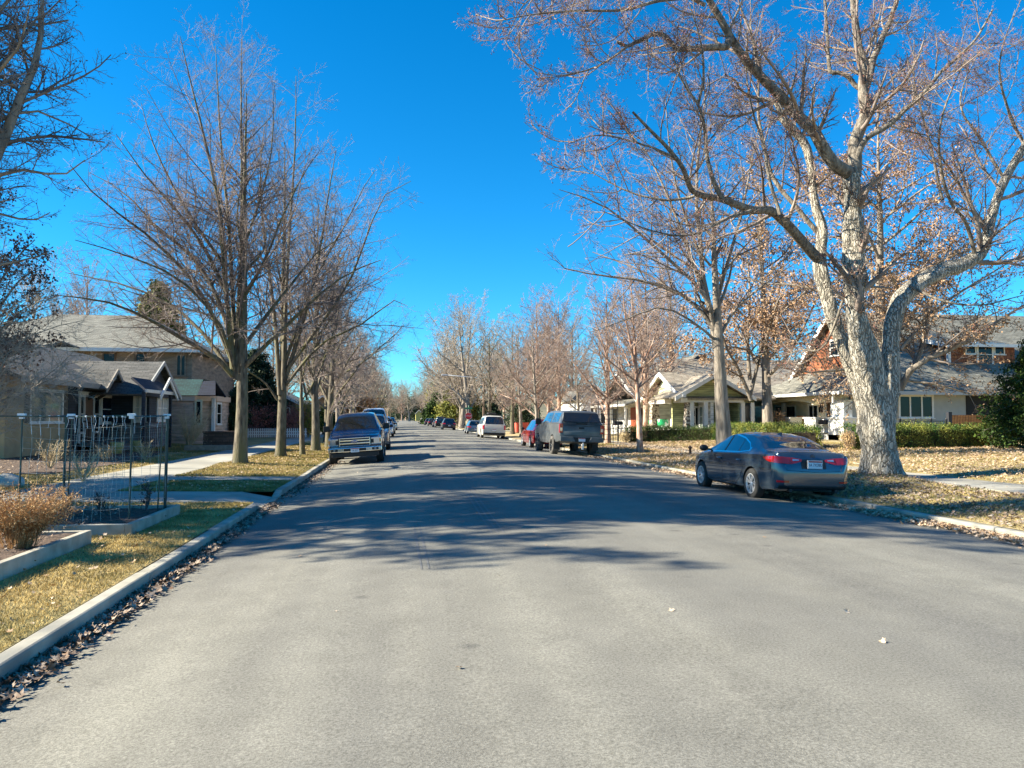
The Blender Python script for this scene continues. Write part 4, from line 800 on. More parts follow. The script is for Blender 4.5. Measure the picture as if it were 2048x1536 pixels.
for k, (px, sc, lb) in enumerate(((1304, 1.0, 'green glazed pot on the porch wall, nearer the birch trunk'), (1326, 1.15, 'larger green and white glazed pot on the porch wall by the stone pillar'))):
    p = atx(px, 866, Xs+.65); t = thing('plant_pot', lb, 'pot', (p.x, p.y, 1.08), group='glazed pots on the green bungalow porch')
    m = MB(); m.lathe([(.16*sc, 0), (.30*sc, .15*sc), (.34*sc, .32*sc), (.30*sc, .5*sc), (.33*sc, .53*sc), (.28*sc, .53*sc), (.26*sc, .4*sc)], (0, 0, 0), 16); m.build('body', mat('green_glaze', (.02, .30, .12), .25, (.6, .7, .62), 2.2, 2, lo=.5, hi=.55), t, True, local=True)
    m = MB(); m.lathe([(.01, .42*sc), (.27*sc, .44*sc)], (0, 0, 0), 16); m.build('soil', MULCH, t, local=True)
# --- white house beyond, grey house behind
def white_house():
    h = thing('white_house', 'small white house with dark windows and an orange door, beyond the green bungalow', 'house', (18, 60, .5))
    X = 17.6; y0 = atx(1292, 850, X).y; y1 = atx(1222, 850, X).y
    m = MB(); m.box(X, 29, y0, y1, .3, 3.0); m.build('wall', WHS, h)
    r = MB(); gable_x(r, X-.8, 30, y0-.6, (y0+y1)/2, y1+.6, 3.0, 5.3); r.slab([(X-1.6, y0-.3, 2.75), (X-1.6, y1+.4, 2.75), (X, y1+.4, 3.2), (X, y0-.3, 3.2)], .1); rf = r.build('roof', SHG, h)
    b = MB(); barge_x(b, X-.86, y0-.6, (y0+y1)/2, y1+.6, 3.0, 5.3); b.box(X-1.66, X-1.6, y0-.3, y1+.4, 2.6, 2.78); b.build('barge_board', WHT, rf)
    for a, b2 in ((1226, 1236), (1248, 1258), (1276, 1290)): ya, yb, _, _ = wall_px(X, a, 800, b2, 846); winX(h, X, ya, yb, 1.1, 2.6, -1, rail=False)
    ya, yb, _, _ = wall_px(X, 1262, 800, 1273, 846); d = MB(); d.box(X-.05, X, ya, yb, .5, 2.55); dd = d.build('door', WOODR, h); k = MB(); k.lathe([(.03, 0), (.03, .05)], (X-.1, ya+.2, 1.5), 6, 'x'); k.build('handle', IRON, dd)
    p = MB(); [p.box(X-1.5, X-1.36, y-.08, y+.08, .3, 2.65) for y in (y0+.2, (y0+y1)/2, y1-.2)]; p.build('porch_post', WHT, h)
white_house()
def gable_house(name, label, Y, px0, pxm, px1, pye, pya, depth, wm, rm, trimm, win=True):
    x0, xm, x1 = at(px0, pye, Y).x, at(pxm, pya, Y).x, at(px1, pye, Y).x; ze, zr = at(px0, pye, Y).z, at(pxm, pya, Y).z
    h = thing(name, label, 'house', (xm, Y, .3))
    m = MB(); m.box(x0+.4, x1-.4, Y+.5, Y+depth, .2, ze+.05); m.prism([(x0+.4, Y+.5, ze+.05), (x1-.4, Y+.5, ze+.05), (xm, Y+.5, zr-.15)], (0, depth-.5, 0)); m.build('wall', wm, h)
    r = MB(); gable_y(r, Y, Y+depth+.4, x0, xm, x1, ze, zr); rf = r.build('roof', rm, h); b = MB(); barge_y(b, Y-.06, x0, xm, x1, ze, zr); b.build('barge_board', trimm, rf)
    if win:
        w = (x1-x0)*.12; winY(h, Y+.5, xm-w, xm+w, ze-1.6, ze-.3)
        winY(h, Y+.5, xm-w*3.2, xm-w*1.6, 1.2, 2.6); winY(h, Y+.5, xm+w*1.6, xm+w*3.2, 1.2, 2.6)
gable_house('grey_house', 'grey-roofed two-storey house with a lavender gable rising behind the green bungalow', 60, 1330, 1402, 1475, 752, 708, 9, LAVW, SHG, mat('dark_board', (.04, .04, .045), .7))
gable_house('yard_house', 'pale house glimpsed through twigs behind the red container', 84, 1140, 1172, 1208, 795, 770, 9, CREAM, SHG, WHT)
gable_house('yard_house', 'cream house with a grey roof hidden behind dense pink twigs left of the white house', 70, 1160, 1190, 1224, 800, 768, 9, WHS, SHD, WHT)
gable_house('yard_house', 'small yellow-gabled house far down the street beyond the dark parked cars', 385, 830, 838, 847, 828, 820, 14, mat('yellow_wall', (.42, .38, .12), .8), SHG, WHT, win=False)
gable_house('yard_house', 'grey-roofed house behind the white picket fence', 66, 470, 530, 600, 805, 770, 10, mat('dull_brick_wall', (.20, .15, .12), .9), SHG, WHT)
gable_house('yard_house', 'brown house deep behind the row of lindens, right of the picket fence', 96, 610, 645, 690, 815, 790, 10, BRICKT, SHD, WHT)
# --- cream house with the long porch
def cream_house():
    h = thing('porch_house', 'large cream house with a long white-piered porch and red shingled dormer, behind the maple', 'house', (27, 42, .6))
    gz0 = .4; ze = 3.2; Xf = 23.75; Ys, Yn, Ym = 38.2, 50.2, 44.1
    # main block
    m = MB(); m.box(25.2, 48, 38.8, 50, gz0, 3.15); m.build('wall', CREAM, h)
    m = MB(); m.box(24.4, 25.2, 38.8, 40.2, gz0, 3.15); m.box(26, 32.5, 38.74, 38.8, gz0, 3.15); m.build('wall', STUCW, h)
    r = MB(); zr = 8.3; Xg = 26.3
    gable_x(r, Xg, 48.5, 37.9, Ym, 50.6, ze, zr, .16); rf = r.build('roof', SHG, h)
    # hip porch roof in front of the gable
    p = MB(); xh = Xg+.6; a = (Xf-.5, 38.0, ze-.03); b = (Xf-.5, Yn+.2, ze-.03); c = (xh, 40.9, 4.85); d = (xh, Yn-3.4, 4.85)
    p.add([a, b, c, d, (xh+.2, 38.0, ze-.03), (xh+.2, Yn+.2, ze-.03)], [(0, 2, 3, 1), (0, 4, 2), (1, 3, 5)]); p.add([(a[0], a[1], a[2]-.15), (b[0], b[1], b[2]-.15), (xh, b[1], b[2]-.15), (xh, a[1], a[2]-.15), a, b, (xh, b[1], b[2]), (xh, a[1], a[2])], [(0, 1, 2, 3), (0, 4, 5, 1), (0, 3, 7, 4), (1, 5, 6, 2)])
    pr = p.build('porch_roof', SHG, h)
    g = MB(); g.box(Xf-.62, Xf-.5, 38.0, Yn+.2, ze-.16, ze+.01); g.box(Xf-.6, Xf-.52, 38.6, 38.7, 2.6, ze-.16); g.build('gutter', WHT, pr)
    g = MB(); g.box(Xf-.5, 34, 37.82, 37.9, ze-.18, ze+.01); g.build('gutter', mat('grey_fascia', (.42, .42, .40), .7), rf)
    b = MB(); barge_x(b, Xg-.07, 37.9, Ym, 50.6, ze, zr, .07, .32); b.build('barge_board', WHT, rf)
    w = MB(); w.prism([(Xg+.35, 38.6, 3.6), (Xg+.35, 49.9, 3.6), (Xg+.35, Ym, zr-.4)], (.2, 0, 0)); w.build('gable_wall', ORSH, h)
    y = Ym; winX(h, Xg+.34, y-.5, y+.5, 5.6, 6.6, -1, rail=True)
    # shed dormer on the south slope
    def slope(yy): return ze+(yy-37.9)*(zr-ze)/(Ym-37.9)
    Yd = 40.0; zd = slope(Yd); x0 = at(1898, 737, Yd).x; x1 = at(2030, 737, Yd).x; zt = at(1900, 690, Yd).z
    d = MB(); d.prism([(x0, Yd, zd-.1), (x0, Yd, zt), (x0, Ym-.5, zt+.75), (x0, Ym-.5, zd+.5)], (x1-x0, 0, 0)); dm = d.build('dormer', ORSH, h)
    t = MB(); t.slab([(x0-.45, Yd-.55, zt+.0), (x1+.3, Yd-.55, zt+.0), (x1+.3, Ym-.2, zt+.95), (x0-.45, Ym-.2, zt+.95)], .1); t.build('dormer_roof', SHG, dm)
    t = MB(); t.box(x0-.47, x1+.3, Yd-.62, Yd-.55, zt-.14, zt+.03); t.prism([(x0-.5, Yd-.6, zt-.18), (x0-.5, Yd-.6, zt+.04), (x0-.5, Ym-.2, zt+.98), (x0-.5, Ym-.2, zt+.76)], (.06, 0, 0)); t.box(x0-.06, x0+.10, Yd-.05, Yd+.12, zd-.05, zt); t.build('dormer_trim', WHT, dm)
    xa, xb, z0, z1 = front_px(Yd, 1953, 732, 1986, 686); winY(h, Yd, xa, xb, z0, z1, fr=.12, rail=True)
    xa2, xb2, z2, z3 = front_px(Yd, 1930, 708, 1952, 690); winY(h, Yd, xa2, xa-.03, z2, z1-.05, fr=.07); winY(h, Yd, xb+.03, xb+(xb2-xa2), z2, z1-.05, fr=.07)
    # south wall windows, ground floor
    xa, xb, z0, z1 = front_px(38.74, 1797, 836, 1866, 790); winY(h, 38.74, xa, xb, z0, z1, mull=2, fr=.1)
    w = MB(); xa, xb, z0, z1 = front_px(38.6, 1936, 832, 2020, 786); w.box(xa, xb+3, 38.7, 38.76, z0-1, ze-.2); w.build('recess_shade_panel', mat('deep_shade', (.02, .02, .02), .9), h)  # flat dark panel painted as the shade of a recess
    # porch: deck, piers, columns, beam, balusters
    fl = MB(); fl.box(Xf, 25.2, 39.0, Yn, gz0, .85); fl.build('porch_floor', mat('porch_deck', (.3, .3, .29), .8), h)
    def py(px, x=Xf+.3): return atx(px, 850, x).y
    for pa, pb in ((1666, 1697), (1618, 1641), (1566, 1590), (1523, 1540)):
        ya, yb = sorted((py(pa), py(pb))); m = MB(); m.box(Xf, Xf+.75, ya, yb, gz0, 1.72); m.box(Xf-.06, Xf+.81, ya-.06, yb+.06, 1.72, 1.82); m.build('pier', WHT, h, bevel=.01)
        if pa == 1523: c = MB(); c.lathe([(.24, 1.82), (.25, 1.9), (.17, 2.65), (.22, 2.7), (.22, 2.76)], (Xf+.4, (ya+yb)/2, 0), 14); c.build('column', WHT, h, True)
        if pa == 1666: c = MB(); c.box(Xf+.1, Xf+.6, ya+.1, yb-.1, 1.82, 2.76); c.build('column', WHT, h)
    c = MB(); yy = py(1556); c.lathe([(.2, 1.82), (.16, 2.76)], (25.0, yy+1, 0), 12); c.build('column', WHT, h, True)
    # arched beam
    n = 24; y0b, y1b = 39.2, 49.8; bpts = []
    for a0, a1 in ((py(1680), py(1632)), (py(1632), py(1530))):
        lo, hi = a0, a1; pts = [(Xf+.12, lo, 3.03)]+[(Xf+.12, hi, 3.03)]+[(Xf+.12, hi+(lo-hi)*i/n, 2.52+.30*math.sin(math.pi*i/n)**.5) for i in range(n+1)]
        m = MB(); m.prism(pts, (.45, 0, 0)); m.build('beam', CREAM, h)
    m = MB(); m.box(Xf+.12, Xf+.57, 39.0, py(1680), 2.6, 3.03); m.box(Xf+.12, Xf+.57, py(1530), Yn, 2.55, 3.03); m.build('beam', CREAM, h)
    for pa, pb in ((1540, 1566), (1641, 1666)):
        ya, yb = sorted((py(pa), py(pb))); m = MB(); m.box(Xf+.3, Xf+.45, ya, yb, 1.62, 1.70); m.box(Xf+.3, Xf+.45, ya, yb, .95, 1.02)
        k = int((yb-ya)/.16); [m.box(Xf+.34, Xf+.41, ya+(yb-ya)*(i+.5)/k-.03, ya+(yb-ya)*(i+.5)/k+.03, 1.02, 1.62) for i in range(k)]
        m.build('balustrade', WHT, h)
        m = MB(); q = (yb-ya)*.15; m.box(Xf+.02, Xf+.28, ya+q, yb-q, 1.42, 1.66); m.build('planter_box', mat('black_plastic', (.03, .03, .035), .5), h)
    # porch back wall openings
    Xb = 25.2
    for pa, pb, z0, z1, nm in ((1617, 1637, 1.15, 2.6, 'window'), (1550, 1592, 1.5, 2.6, 'window')):
        ya, yb = sorted((atx(pa, 810, Xb).y, atx(pb, 810, Xb).y)); winX(h, Xb, ya, yb, z0, z1, -1, mull=(1, 0), rail=False)
    ya, yb = sorted((atx(1655, 820, Xb).y, atx(1673, 820, Xb).y)); d = MB(); d.box(Xb-.04, Xb, ya, yb, .85, 2.65); dd = d.build('door', DKWD, h); d = MB(); d.box(Xb-.08, Xb-.001, ya-.1, ya-.001, .85, 2.75); d.box(Xb-.08, Xb-.001, yb+.001, yb+.1, .85, 2.75); d.box(Xb-.08, Xb-.001, ya-.001, yb+.001, 2.66, 2.75); d.build('door_frame', WHT, dd)
    d = MB(); yy = atx(1644, 805, Xb).y; d.box(Xb-.16, Xb, yy-.12, yy+.12, 2.1, 2.6); d.build('wall_lantern', IRON, h, bevel=.02)
cream_house()
# ------------------------------------------------------------------ vehicles (local frame: front towards +y, x across, z up from the tyre contact)
def paint(name, c, rough=.25, coat=1.0, metal=.35, dirt=None):
    if dirt: return mat(name, c, rough, dirt, 2.5, 6, coat=coat*.4, metal=metal)
    return mat(name, c, rough, coat=coat, metal=metal)
RUB = mat('tyre_rubber', (.018, .018, .018), .85, (.035, .033, .03), 20, 3)
RUBD = mat('dusty_tyre', (.05, .048, .044), .9, (.13, .12, .11), 6, 3)
BLK = mat('black_trim', (.012, .012, .013), .55)
ALU = mat('alloy_wheel', (.80, .80, .80), .35, metal=.6)
CHR = mat('chrome', (.80, .80, .80), .10, metal=1)
CGL = mat('car_glass', (.008, .010, .012), .02, spec=1.0, coat=1)
REDL = mat('red_lens', (.50, .008, .008), .12, coat=1)
AMB = mat('amber_lens', (.7, .22, .02), .2)
CLR = mat('clear_lens', (.55, .56, .58), .06, metal=.6, coat=1)
SEAM = mat('panel_seam', (.004, .004, .005), .9)
PLATE = mat('plate_white', (.72, .74, .78), .5)
PLRED = mat('plate_red', (.45, .04, .03), .5)
PLINK = mat('plate_ink', (.02, .02, .06), .6)
def lerpk(keys, y):
    ys = [k[0] for k in keys]; return [float(np.interp(y, ys, [k[i] for k in keys])) for i in range(1, len(keys[0]))]
def smooth_sample(keys, n, soft):
    ys = np.linspace(keys[0][0], keys[-1][0], n); A = np.array([[np.interp(y+o, [k[0] for k in keys], [k[i] for k in keys]) for i in range(1, len(keys[0]))] for y in ys for o in (-soft, -soft*.5, 0, soft*.5, soft)]).reshape(n, 5, -1)
    return ys, (A*np.array([1, 2, 3, 2, 1])[None, :, None]/9).sum(1)
def loft_body(keys, tumble=.35, n=90, soft=.06, box=.0, crown=.035):
    """keys: (y, half width, bottom z, shoulder z, top z on the centre line)"""
    ys, A = smooth_sample(keys, n, soft); V = []; 
    for y, (w, zb, zs, zt) in zip(ys, A):
        up = max(zt-zs, 0); wt = w*.95-tumble*up-.02; hb = zs-zb; r = min(.10, up*.35+.012)
        half = [(0, zb), (w*.80, zb), (w*(.93+.03*box), zb+.035), (w*(.975+.015*box), zb+.14*hb), (w*.995, zb+.35*hb), (w, zb+.62*hb), (w*.992, zb+.85*hb), (w*.975, zs-.012), (w*.945, zs+min(.012, up*.3)),
                (w*.945+(wt-w*.945)*.33, zs+(zt-r-crown-zs)*.33 if up > .05 else zs+up*.25), (w*.945+(wt-w*.945)*.68, zs+(zt-r-crown-zs)*.68 if up > .05 else zs+up*.45), (wt, max(zt-r-crown, zs+up*.6)), (wt-.35*r-.01, zt-crown-.25*r), (wt-r*1.2-.03, zt-crown*.8), (wt*.6, zt-crown*.25), (0, zt)]
        ring = half+[(-x, z) for x, z in half[-2:0:-1]]; V += [(x, y, z) for x, z in ring]
    m = len(ring); F = [(i*m+j, i*m+(j+1) % m, (i+1)*m+(j+1) % m, (i+1)*m+j) for i in range(len(ys)-1) for j in range(m)]
    F += [tuple(range(m)), tuple((len(ys)-1)*m+j for j in range(m-1, -1, -1))]
    return V, F
def body_obj(keys, m, root, wheels, wr, name='body', arch=1.14, **k):
    V, F = loft_body(keys, **k); o = mkobj(name, V, F, [m, BLK], root, True, False, local=True)
    bm = bmesh.new(); bm.from_mesh(o.data); bmesh.ops.recalc_face_normals(bm, faces=bm.faces); bm.to_mesh(o.data)
    bvh = BVHTree.FromBMesh(bm); bm.free()
    c = MB()
    for (yw, zw) in wheels:
        for s in (-1, 1): c.lathe([(wr*arch, .52*s), (wr*arch, 1.3*s)] if s > 0 else [(wr*arch, -1.3), (wr*arch, -.52)], (0, yw, zw), 40, 'x')
    co = c.build('cutter', BLK, None, local=True); co.location = (0, 0, 0)
    co.matrix_world = Matrix.Identity(4); tmp = o.copy(); tmp.data = o.data.copy(); tmp.parent = None; COL.objects.link(tmp)
    b = tmp.modifiers.new('b', 'BOOLEAN'); b.object = co; b.operation = 'DIFFERENCE'; b.solver = 'EXACT'
    try: b.material_mode = 'TRANSFER'
    except Exception: pass
    dg = bpy.context.evaluated_depsgraph_get(); dg.update(); me = bpy.data.meshes.new_from_object(tmp.evaluated_get(dg))
    if len(me.polygons) > 50:
        o.data = me
        try:
            me.set_sharp_from_angle(angle=R(32))
        except Exception: pass
    for x in (tmp, co): bpy.data.objects.remove(x)
    return o, bvh
def patch(name, bvh, fn, m, parent, nu=12, nv=6, off=.004, smooth=True):
    V = []
    for j in range(nv+1):
        for i in range(nu+1):
            o, d = fn(i/nu, j/nv); d = Vector(d).normalized(); h = bvh.ray_cast(Vector(o), d, 12)
            if h[0] is None: V.append(Vector(o)+d*3); continue
            nn = h[1] if h[1].dot(d) < 0 else -h[1]; V.append(h[0]+nn*off)
    n = nu+1; F = [(j*n+i, j*n+i+1, (j+1)*n+i+1, (j+1)*n+i) for j in range(nv) for i in range(nu)]
    return mkobj(name, V, F, m, parent, smooth, False, local=True)
def poly_interp(p, t): return float(np.interp(t, [q[0] for q in p], [q[1] for q in p]))
def side_patch(name, bvh, s, lo, hi, y0, y1, m, parent, nu=20, nv=6, off=.004):
    "a panel on the side s: between the curves z=lo(y) and z=hi(y)"
    return patch(name, bvh, lambda u, v: ((s*3, y0+(y1-y0)*u, poly_interp(lo, y0+(y1-y0)*u)*(1-v)+poly_interp(hi, y0+(y1-y0)*u)*v), (-s, 0, 0)), m, parent, nu, nv, off)
def seam(name, bvh, s, pts, parent, m=SEAM, w=.007, off=.0025):
    pts = [Vector((0, a, b)) for a, b in pts]; V = []; fine = []
    for a, b in zip(pts, pts[1:]):
        k = max(2, int((b-a).length/.05)); fine += [a.lerp(b, i/k) for i in range(k)]
    fine.append(pts[-1])
    for i, p in enumerate(fine):
        t = (fine[min(i+1, len(fine)-1)]-fine[max(i-1, 0)]).normalized(); nn = Vector((0, -t.z, t.y))*w/2
        for q in (p+nn, p-nn):
            h = bvh.ray_cast(Vector((s*3, q.y, q.z)), Vector((-s, 0, 0)), 6); V.append((h[0]+Vector((s*off, 0, 0))) if h[0] else Vector((s*.8, q.y, q.z)))
    F = [(2*i, 2*i+1, 2*i+3, 2*i+2) for i in range(len(fine)-1)]
    return mkobj(name, V, F, m, parent, True, False, local=True)
def rear_patch(name, bvh, pts_lo, pts_hi, m, parent, dirn=1, nu=12, nv=5, off=.005, zoff=0):
    "panel on the rear face (dirn 1) or the front face (-1): x curves"
    x0, x1 = pts_lo[0][0], pts_lo[-1][0]
    return patch(name, bvh, lambda u, v: ((x0+(x1-x0)*u, -6*dirn, poly_interp(pts_lo, x0+(x1-x0)*u)*(1-v)+poly_interp(pts_hi, x0+(x1-x0)*u)*v), (0, dirn, 0)), m, parent, nu, nv, off)
def wrap_patch(name, bvh, cy, a0, a1, lo, hi, m, parent, nu=16, nv=4, off=.006):
    "panel wrapping round a corner: seen from axis (0,cy), angle in degrees from +x"
    def fn(u, v):
        a = a0+(a1-a0)*u; z = poly_interp(lo, u)*(1-v)+poly_interp(hi, u)*v; d = Vector((math.cos(R(a)), math.sin(R(a)), 0)); return Vector((0, cy, z))+d*5, -d
    return patch(name, bvh, fn, m, parent, nu, nv, off)
def top_patch(name, bvh, corners, m, parent, d=(0, 0, -1), nu=14, nv=10, off=.004):
    "four plan corners (x,y), z taken high: glass seen from above (windscreen, rear window)"
    A, B, Cc, D = [Vector((c[0], c[1], 0)) for c in corners]
    return patch(name, bvh, lambda u, v: (((A.lerp(B, u)).lerp(D.lerp(Cc, u), v))+Vector((0, 0, 4)), d), m, parent, nu, nv, off)
def wheel(root, x, y, r, w, spokes, rimm=ALU, tyrem=RUB, rimr=.66, twin=True, s=1):
    t = MB(); hw = w/2
    t.lathe([(r*rimr, -hw), (r*.80, -hw*1.02), (r*.93, -hw*.98), (r*.99, -hw*.78), (r, -hw*.4), (r, hw*.4), (r*.99, hw*.78), (r*.93, hw*.98), (r*.80, hw*1.02), (r*rimr, hw)], (x, y, r), 36, 'x', cap=False)
    bk = MB(); bk.lathe([(r*rimr*.97, s*hw*.30), (r*rimr*.97, s*hw*.36)], (x, y, r), 30, 'x')
    wl = thing('wheel', None, None, (0, 0, 0)); wl.parent = root
    t.build('tyre', tyrem, wl, True, local=True); bk.build('spoke_gap_shade', BLK, wl, local=True)  # black disc stands in for the shade between the spokes
    m = MB(); rr = r*rimr; m.lathe([(rr*1.02, s*hw*.98), (rr*.93, s*hw*1.0), (rr*.90, s*hw*.75), (rr*.89, s*hw*.6)], (x, y, r), 36, 'x', cap=False)
    m.lathe([(.001, s*hw*.88), (rr*.16, s*hw*.9), (rr*.22, s*hw*.75), (rr*.22, s*hw*.3)], (x, y, r), 20, 'x', cap=False)
    for k in range(spokes):
        for q in ((-1, 1) if twin else (0,)):
            a = 2*math.pi*k/spokes+.3; a2 = a+q*.16; p0 = Vector((x+s*hw*.74, y+math.cos(a)*rr*.18, r+math.sin(a)*rr*.18)); p1 = Vector((x+s*hw*.86, y+math.cos(a2)*rr*.93, r+math.sin(a2)*rr*.93))
            m.bar(p0, p1, rr*(.07 if twin else .17), .03, up=(1, 0, 0))
    m.build('rim', rimm, wl, local=True)
    b = MB(); b.lathe([(rr*.86, -s*hw*.4), (rr*.86, -s*hw*.3)], (x, y, r), 24, 'x'); b.lathe([(rr*.62, s*hw*.1), (rr*.62, s*hw*.16)], (x, y, r), 24, 'x'); b.build('brake_disc', mat('dark_disc', (.05, .05, .05), .6), wl, local=True)
def mirror(root, s, x, y, z, m, sx=.20, sy=.10, sz=.14, arm=.10):
    b = MB(); vs = []; n = 12
    if sz > .22:
        c0 = s*(x+sx*.5); b.box(c0-sx*.5, c0+sx*.5, y-sy*.5, y+sy*.5, z-sz*.45, z+sz*.45); b.bar((s*(x-arm), y, z-sz*.25), (s*(x+.04), y, z-sz*.2), .05, .04); b.build('mirror', m, root, local=True, bevel=.03); return
    b.lathe([(.25*sz, -sy*.5), (.48*sz, -sy*.35), (.55*sz, 0), (.52*sz, sy*.35), (.46*sz, sy*.5)], (0, 0, 0), n, 'y')
    for v in b.v: v.x = v.x*sx/sz*1.0; 
    b.v = [Vector((v.x+s*(x+sx*.5), v.y+y, v.z+z)) for v in b.v]; b.bar((s*(x-arm), y, z-sz*.25), (s*(x+.04), y, z-sz*.2), .05, .04)
    b.build('mirror', m, root, True, local=True)
def plate(root, y, z, dirn, txt, w=.305, h=.155):
    "number plate on the rear (dirn -1 faces -y) or front (+1)"
    p = MB(); p.box(-w/2, w/2, min(y, y+dirn*.008), max(y, y+dirn*.008), z-h/2, z+h/2); pl = p.build('number_plate', PLATE, root, local=True)
    p = MB(); p.box(-w/2+.004, w/2-.004, min(y+dirn*.008, y+dirn*.011), max(y+dirn*.008, y+dirn*.011), z+h*.28, z+h*.47); p.build('plate_band', PLRED, pl, local=True)
    M = Matrix.Translation((0, y+dirn*.010, z-.012)) @ Matrix.Rotation(math.pi/2, 4, 'X')
    if dirn > 0: M = Matrix.Translation((0, y+dirn*.010, z-.012)) @ Matrix.Rotation(math.pi, 4, 'Z') @ Matrix.Rotation(math.pi/2, 4, 'X')
    if txt: text_mesh(txt, .085, 'plate_text', PLINK, pl, M, .001, sx=.82)
# ---- the dark grey-blue sedan
def sedan():
    x, y = 8.22, 17.05
    root = thing('sedan', 'dark grey-blue sedan parked at the right kerb, its rear facing the camera', 'car', (8.36, 17.02, .035), (R(0), R(1.9), R(.6)))
    P = paint('slate_blue_paint', (.065, .092, .122), .16, 1.0, .5)
    L = 4.55; h = L/2
    keys = [(-h, .62, .36, .58, .60), (-h+.03, .74, .30, .80, .84), (-h+.09, .81, .27, .97, 1.045), (-h+.22, .855, .24, .99, 1.075), (-h+.45, .875, .22, .985, 1.085), (-h+.60, .885, .21, .98, 1.115), (-h+.90, .892, .20, .97, 1.245), (-h+1.25, .895, .20, .965, 1.365), (-h+1.6, .897, .20, .955, 1.415), (-h+2.1, .897, .20, .945, 1.43), (-h+2.5, .895, .20, .935, 1.40), (-h+2.85, .893, .20, .925, 1.30), (-h+3.3, .89, .20, .905, 1.09), (-h+3.55, .885, .20, .885, .965), (-h+3.9, .87, .21, .83, .90), (-h+4.2, .83, .22, .76, .82), (-h+4.42, .72, .25, .66, .70), (-h+4.52, .56, .30, .56, .58), (h, .40, .34, .48, .50)]
    yr, yf = -1.28, 1.39; wr = .325
    body, bvh = body_obj(keys, P, root, [(yr, wr), (yf, wr)], wr, tumble=.42, n=110, soft=.07)
    # side glass (rear quarter pointed, chrome outline)
    hi = [(-1.02, 1.06), (-.85, 1.17), (-.5, 1.275), (-.1, 1.33), (.25, 1.325), (.6, 1.25), (.95, 1.10), (1.22, .965)]
    lo = [(-1.02, 1.035), (-.6, .99), (0, .975), (.8, .955), (1.22, .945)]
    for s in (-1, 1):
        rim = side_patch('window_surround', bvh, s, [(a, b-.028) for a, b in lo], [(a, b+.03) for a, b in hi], -1.09, 1.30, CHR, root, 40, 6, .003)
        for a, b, nm in ((-1.0, -.58, 'quarter_window'), (-.55, .10, 'rear_side_window'), (.18, 1.18, 'front_side_window')):
            side_patch(nm, bvh, s, lo, hi, a, b, CGL, root, 20, 6, .0065)
        side_patch('pillar', bvh, s, lo, hi, .10, .18, BLK, root, 4, 6, .0065); side_patch('pillar', bvh, s, lo, hi, -.58, -.55, BLK, root, 3, 6, .0065)
        seam('door_seam', bvh, s, [(.14, .95), (.16, .6), (.14, .30)], root); seam('door_seam', bvh, s, [(1.12, .93), (1.2, .75), (1.12, .42), (.98, .29), (-.55, .29), (-.78, .45), (-.90, .62), (-.92, .8), (-.80, .96)], root)
        for yy in (.02+.28, -.72): 
            b = MB(); hh = bvh.ray_cast(Vector((s*3, yy, .80)), Vector((-s, 0, 0)), 5)[0]; b.lathe([(.012, -.10), (.02, -.07), (.022, .07), (.012, .10)], (hh.x+s*.022, yy, .80), 8, 'y'); b.build('door_handle', P, root, True, local=True)
        mirror(root, s, .90, .98, 1.0, BLK, .19, .12, .14)
        side_patch('sill_trim', bvh, s, [(-1, .20), (1, .20)], [(-1, .235), (1, .235)], -.9, .98, BLK, root, 10, 2, .01)
        # lights: red wrap-around lamp and its inner half on the boot lid
        a0, a1 = (-34, -64) if s > 0 else (214, 244)
        wrap_patch('tail_light', bvh, -1.2, a0, a1, [(0, .90), (.35, .83), (1, .80)], [(0, .93), (.5, .955), (1, .935)], REDL, root, 22, 5, .010)
        a0, a1 = (-64.5, -76) if s > 0 else (244.5, 256)
        t2 = wrap_patch('boot_light', bvh, -1.2, a0, a1, [(0, .80), (1, .86)], [(0, .935), (1, .90)], REDL, root, 12, 5, .010)
        a0, a1 = (-66, -73) if s > 0 else (246, 253)
        wrap_patch('reversing_light', bvh, -1.2, a0, a1, [(0, .866), (1, .875)], [(0, .905), (1, .893)], CLR, t2, 8, 2, .013)
        a0, a1 = (-52, -63) if s > 0 else (232, 243)
        wrap_patch('reflector', bvh, -1.2, a0, a1, [(0, .43), (1, .43)], [(0, .468), (1, .465)], REDL, root, 10, 2, .008)
        wheel(root, s*.79, yr, wr, .205, 7, s=s); wheel(root, s*.79, yf, wr, .205, 7, s=s)
    # rear window, windscreen
    top_patch('rear_window', bvh, [(-.66, -1.66), (.66, -1.66), (.50, -.98), (-.50, -.98)], CGL, root)
    top_patch('windscreen', bvh, [(-.52, .42), (.52, .42), (.70, 1.12), (-.70, 1.12)], CGL, root)
    # boot lid seam, plate recess, black strip painted as the lower bumper's shadow line
    for x0, x1, z0, z1 in ((-.60, .60, .645, .652),): rear_patch('boot_seam', bvh, [(x0, z0+.03), (0, z0), (x1, z0+.03)], [(x0, z1+.03), (0, z1), (x1, z1+.03)], SEAM, root, 1, 20, 1, .003)
    for s in (-1, 1): patch('boot_seam', bvh, lambda u, v: ((s*(.60+.07*u*u+.006*v), -6, .675+.15*u), (0, 1, 0)), SEAM, root, 10, 1, .003)
    rear_patch('plate_recess', bvh, [(-.27, .715), (.27, .715)], [(-.30, .90), (.30, .90)], BLK, root, 1, 10, 5, .003)
    rear_patch('bumper_shadow_strip', bvh, [(-.74, .30), (.74, .30)], [(-.74, .37), (.74, .37)], BLK, root, 1, 16, 3, .006)
    plate(root, -h-.035, .805, -1, '1A 7X3BU')
    f = MB(); f.box(-.165, .165, -h-.034, -h-.015, .72, .89); f.build('plate_frame', mat('plate_frame_grey', (.5, .5, .5), .4), root, local=True)
    # badge: a ring holding a caliper shape
    hb = bvh.ray_cast(Vector((0, -6, .965)), Vector((0, 1, 0)), 9)[0]; by = hb.y-.006
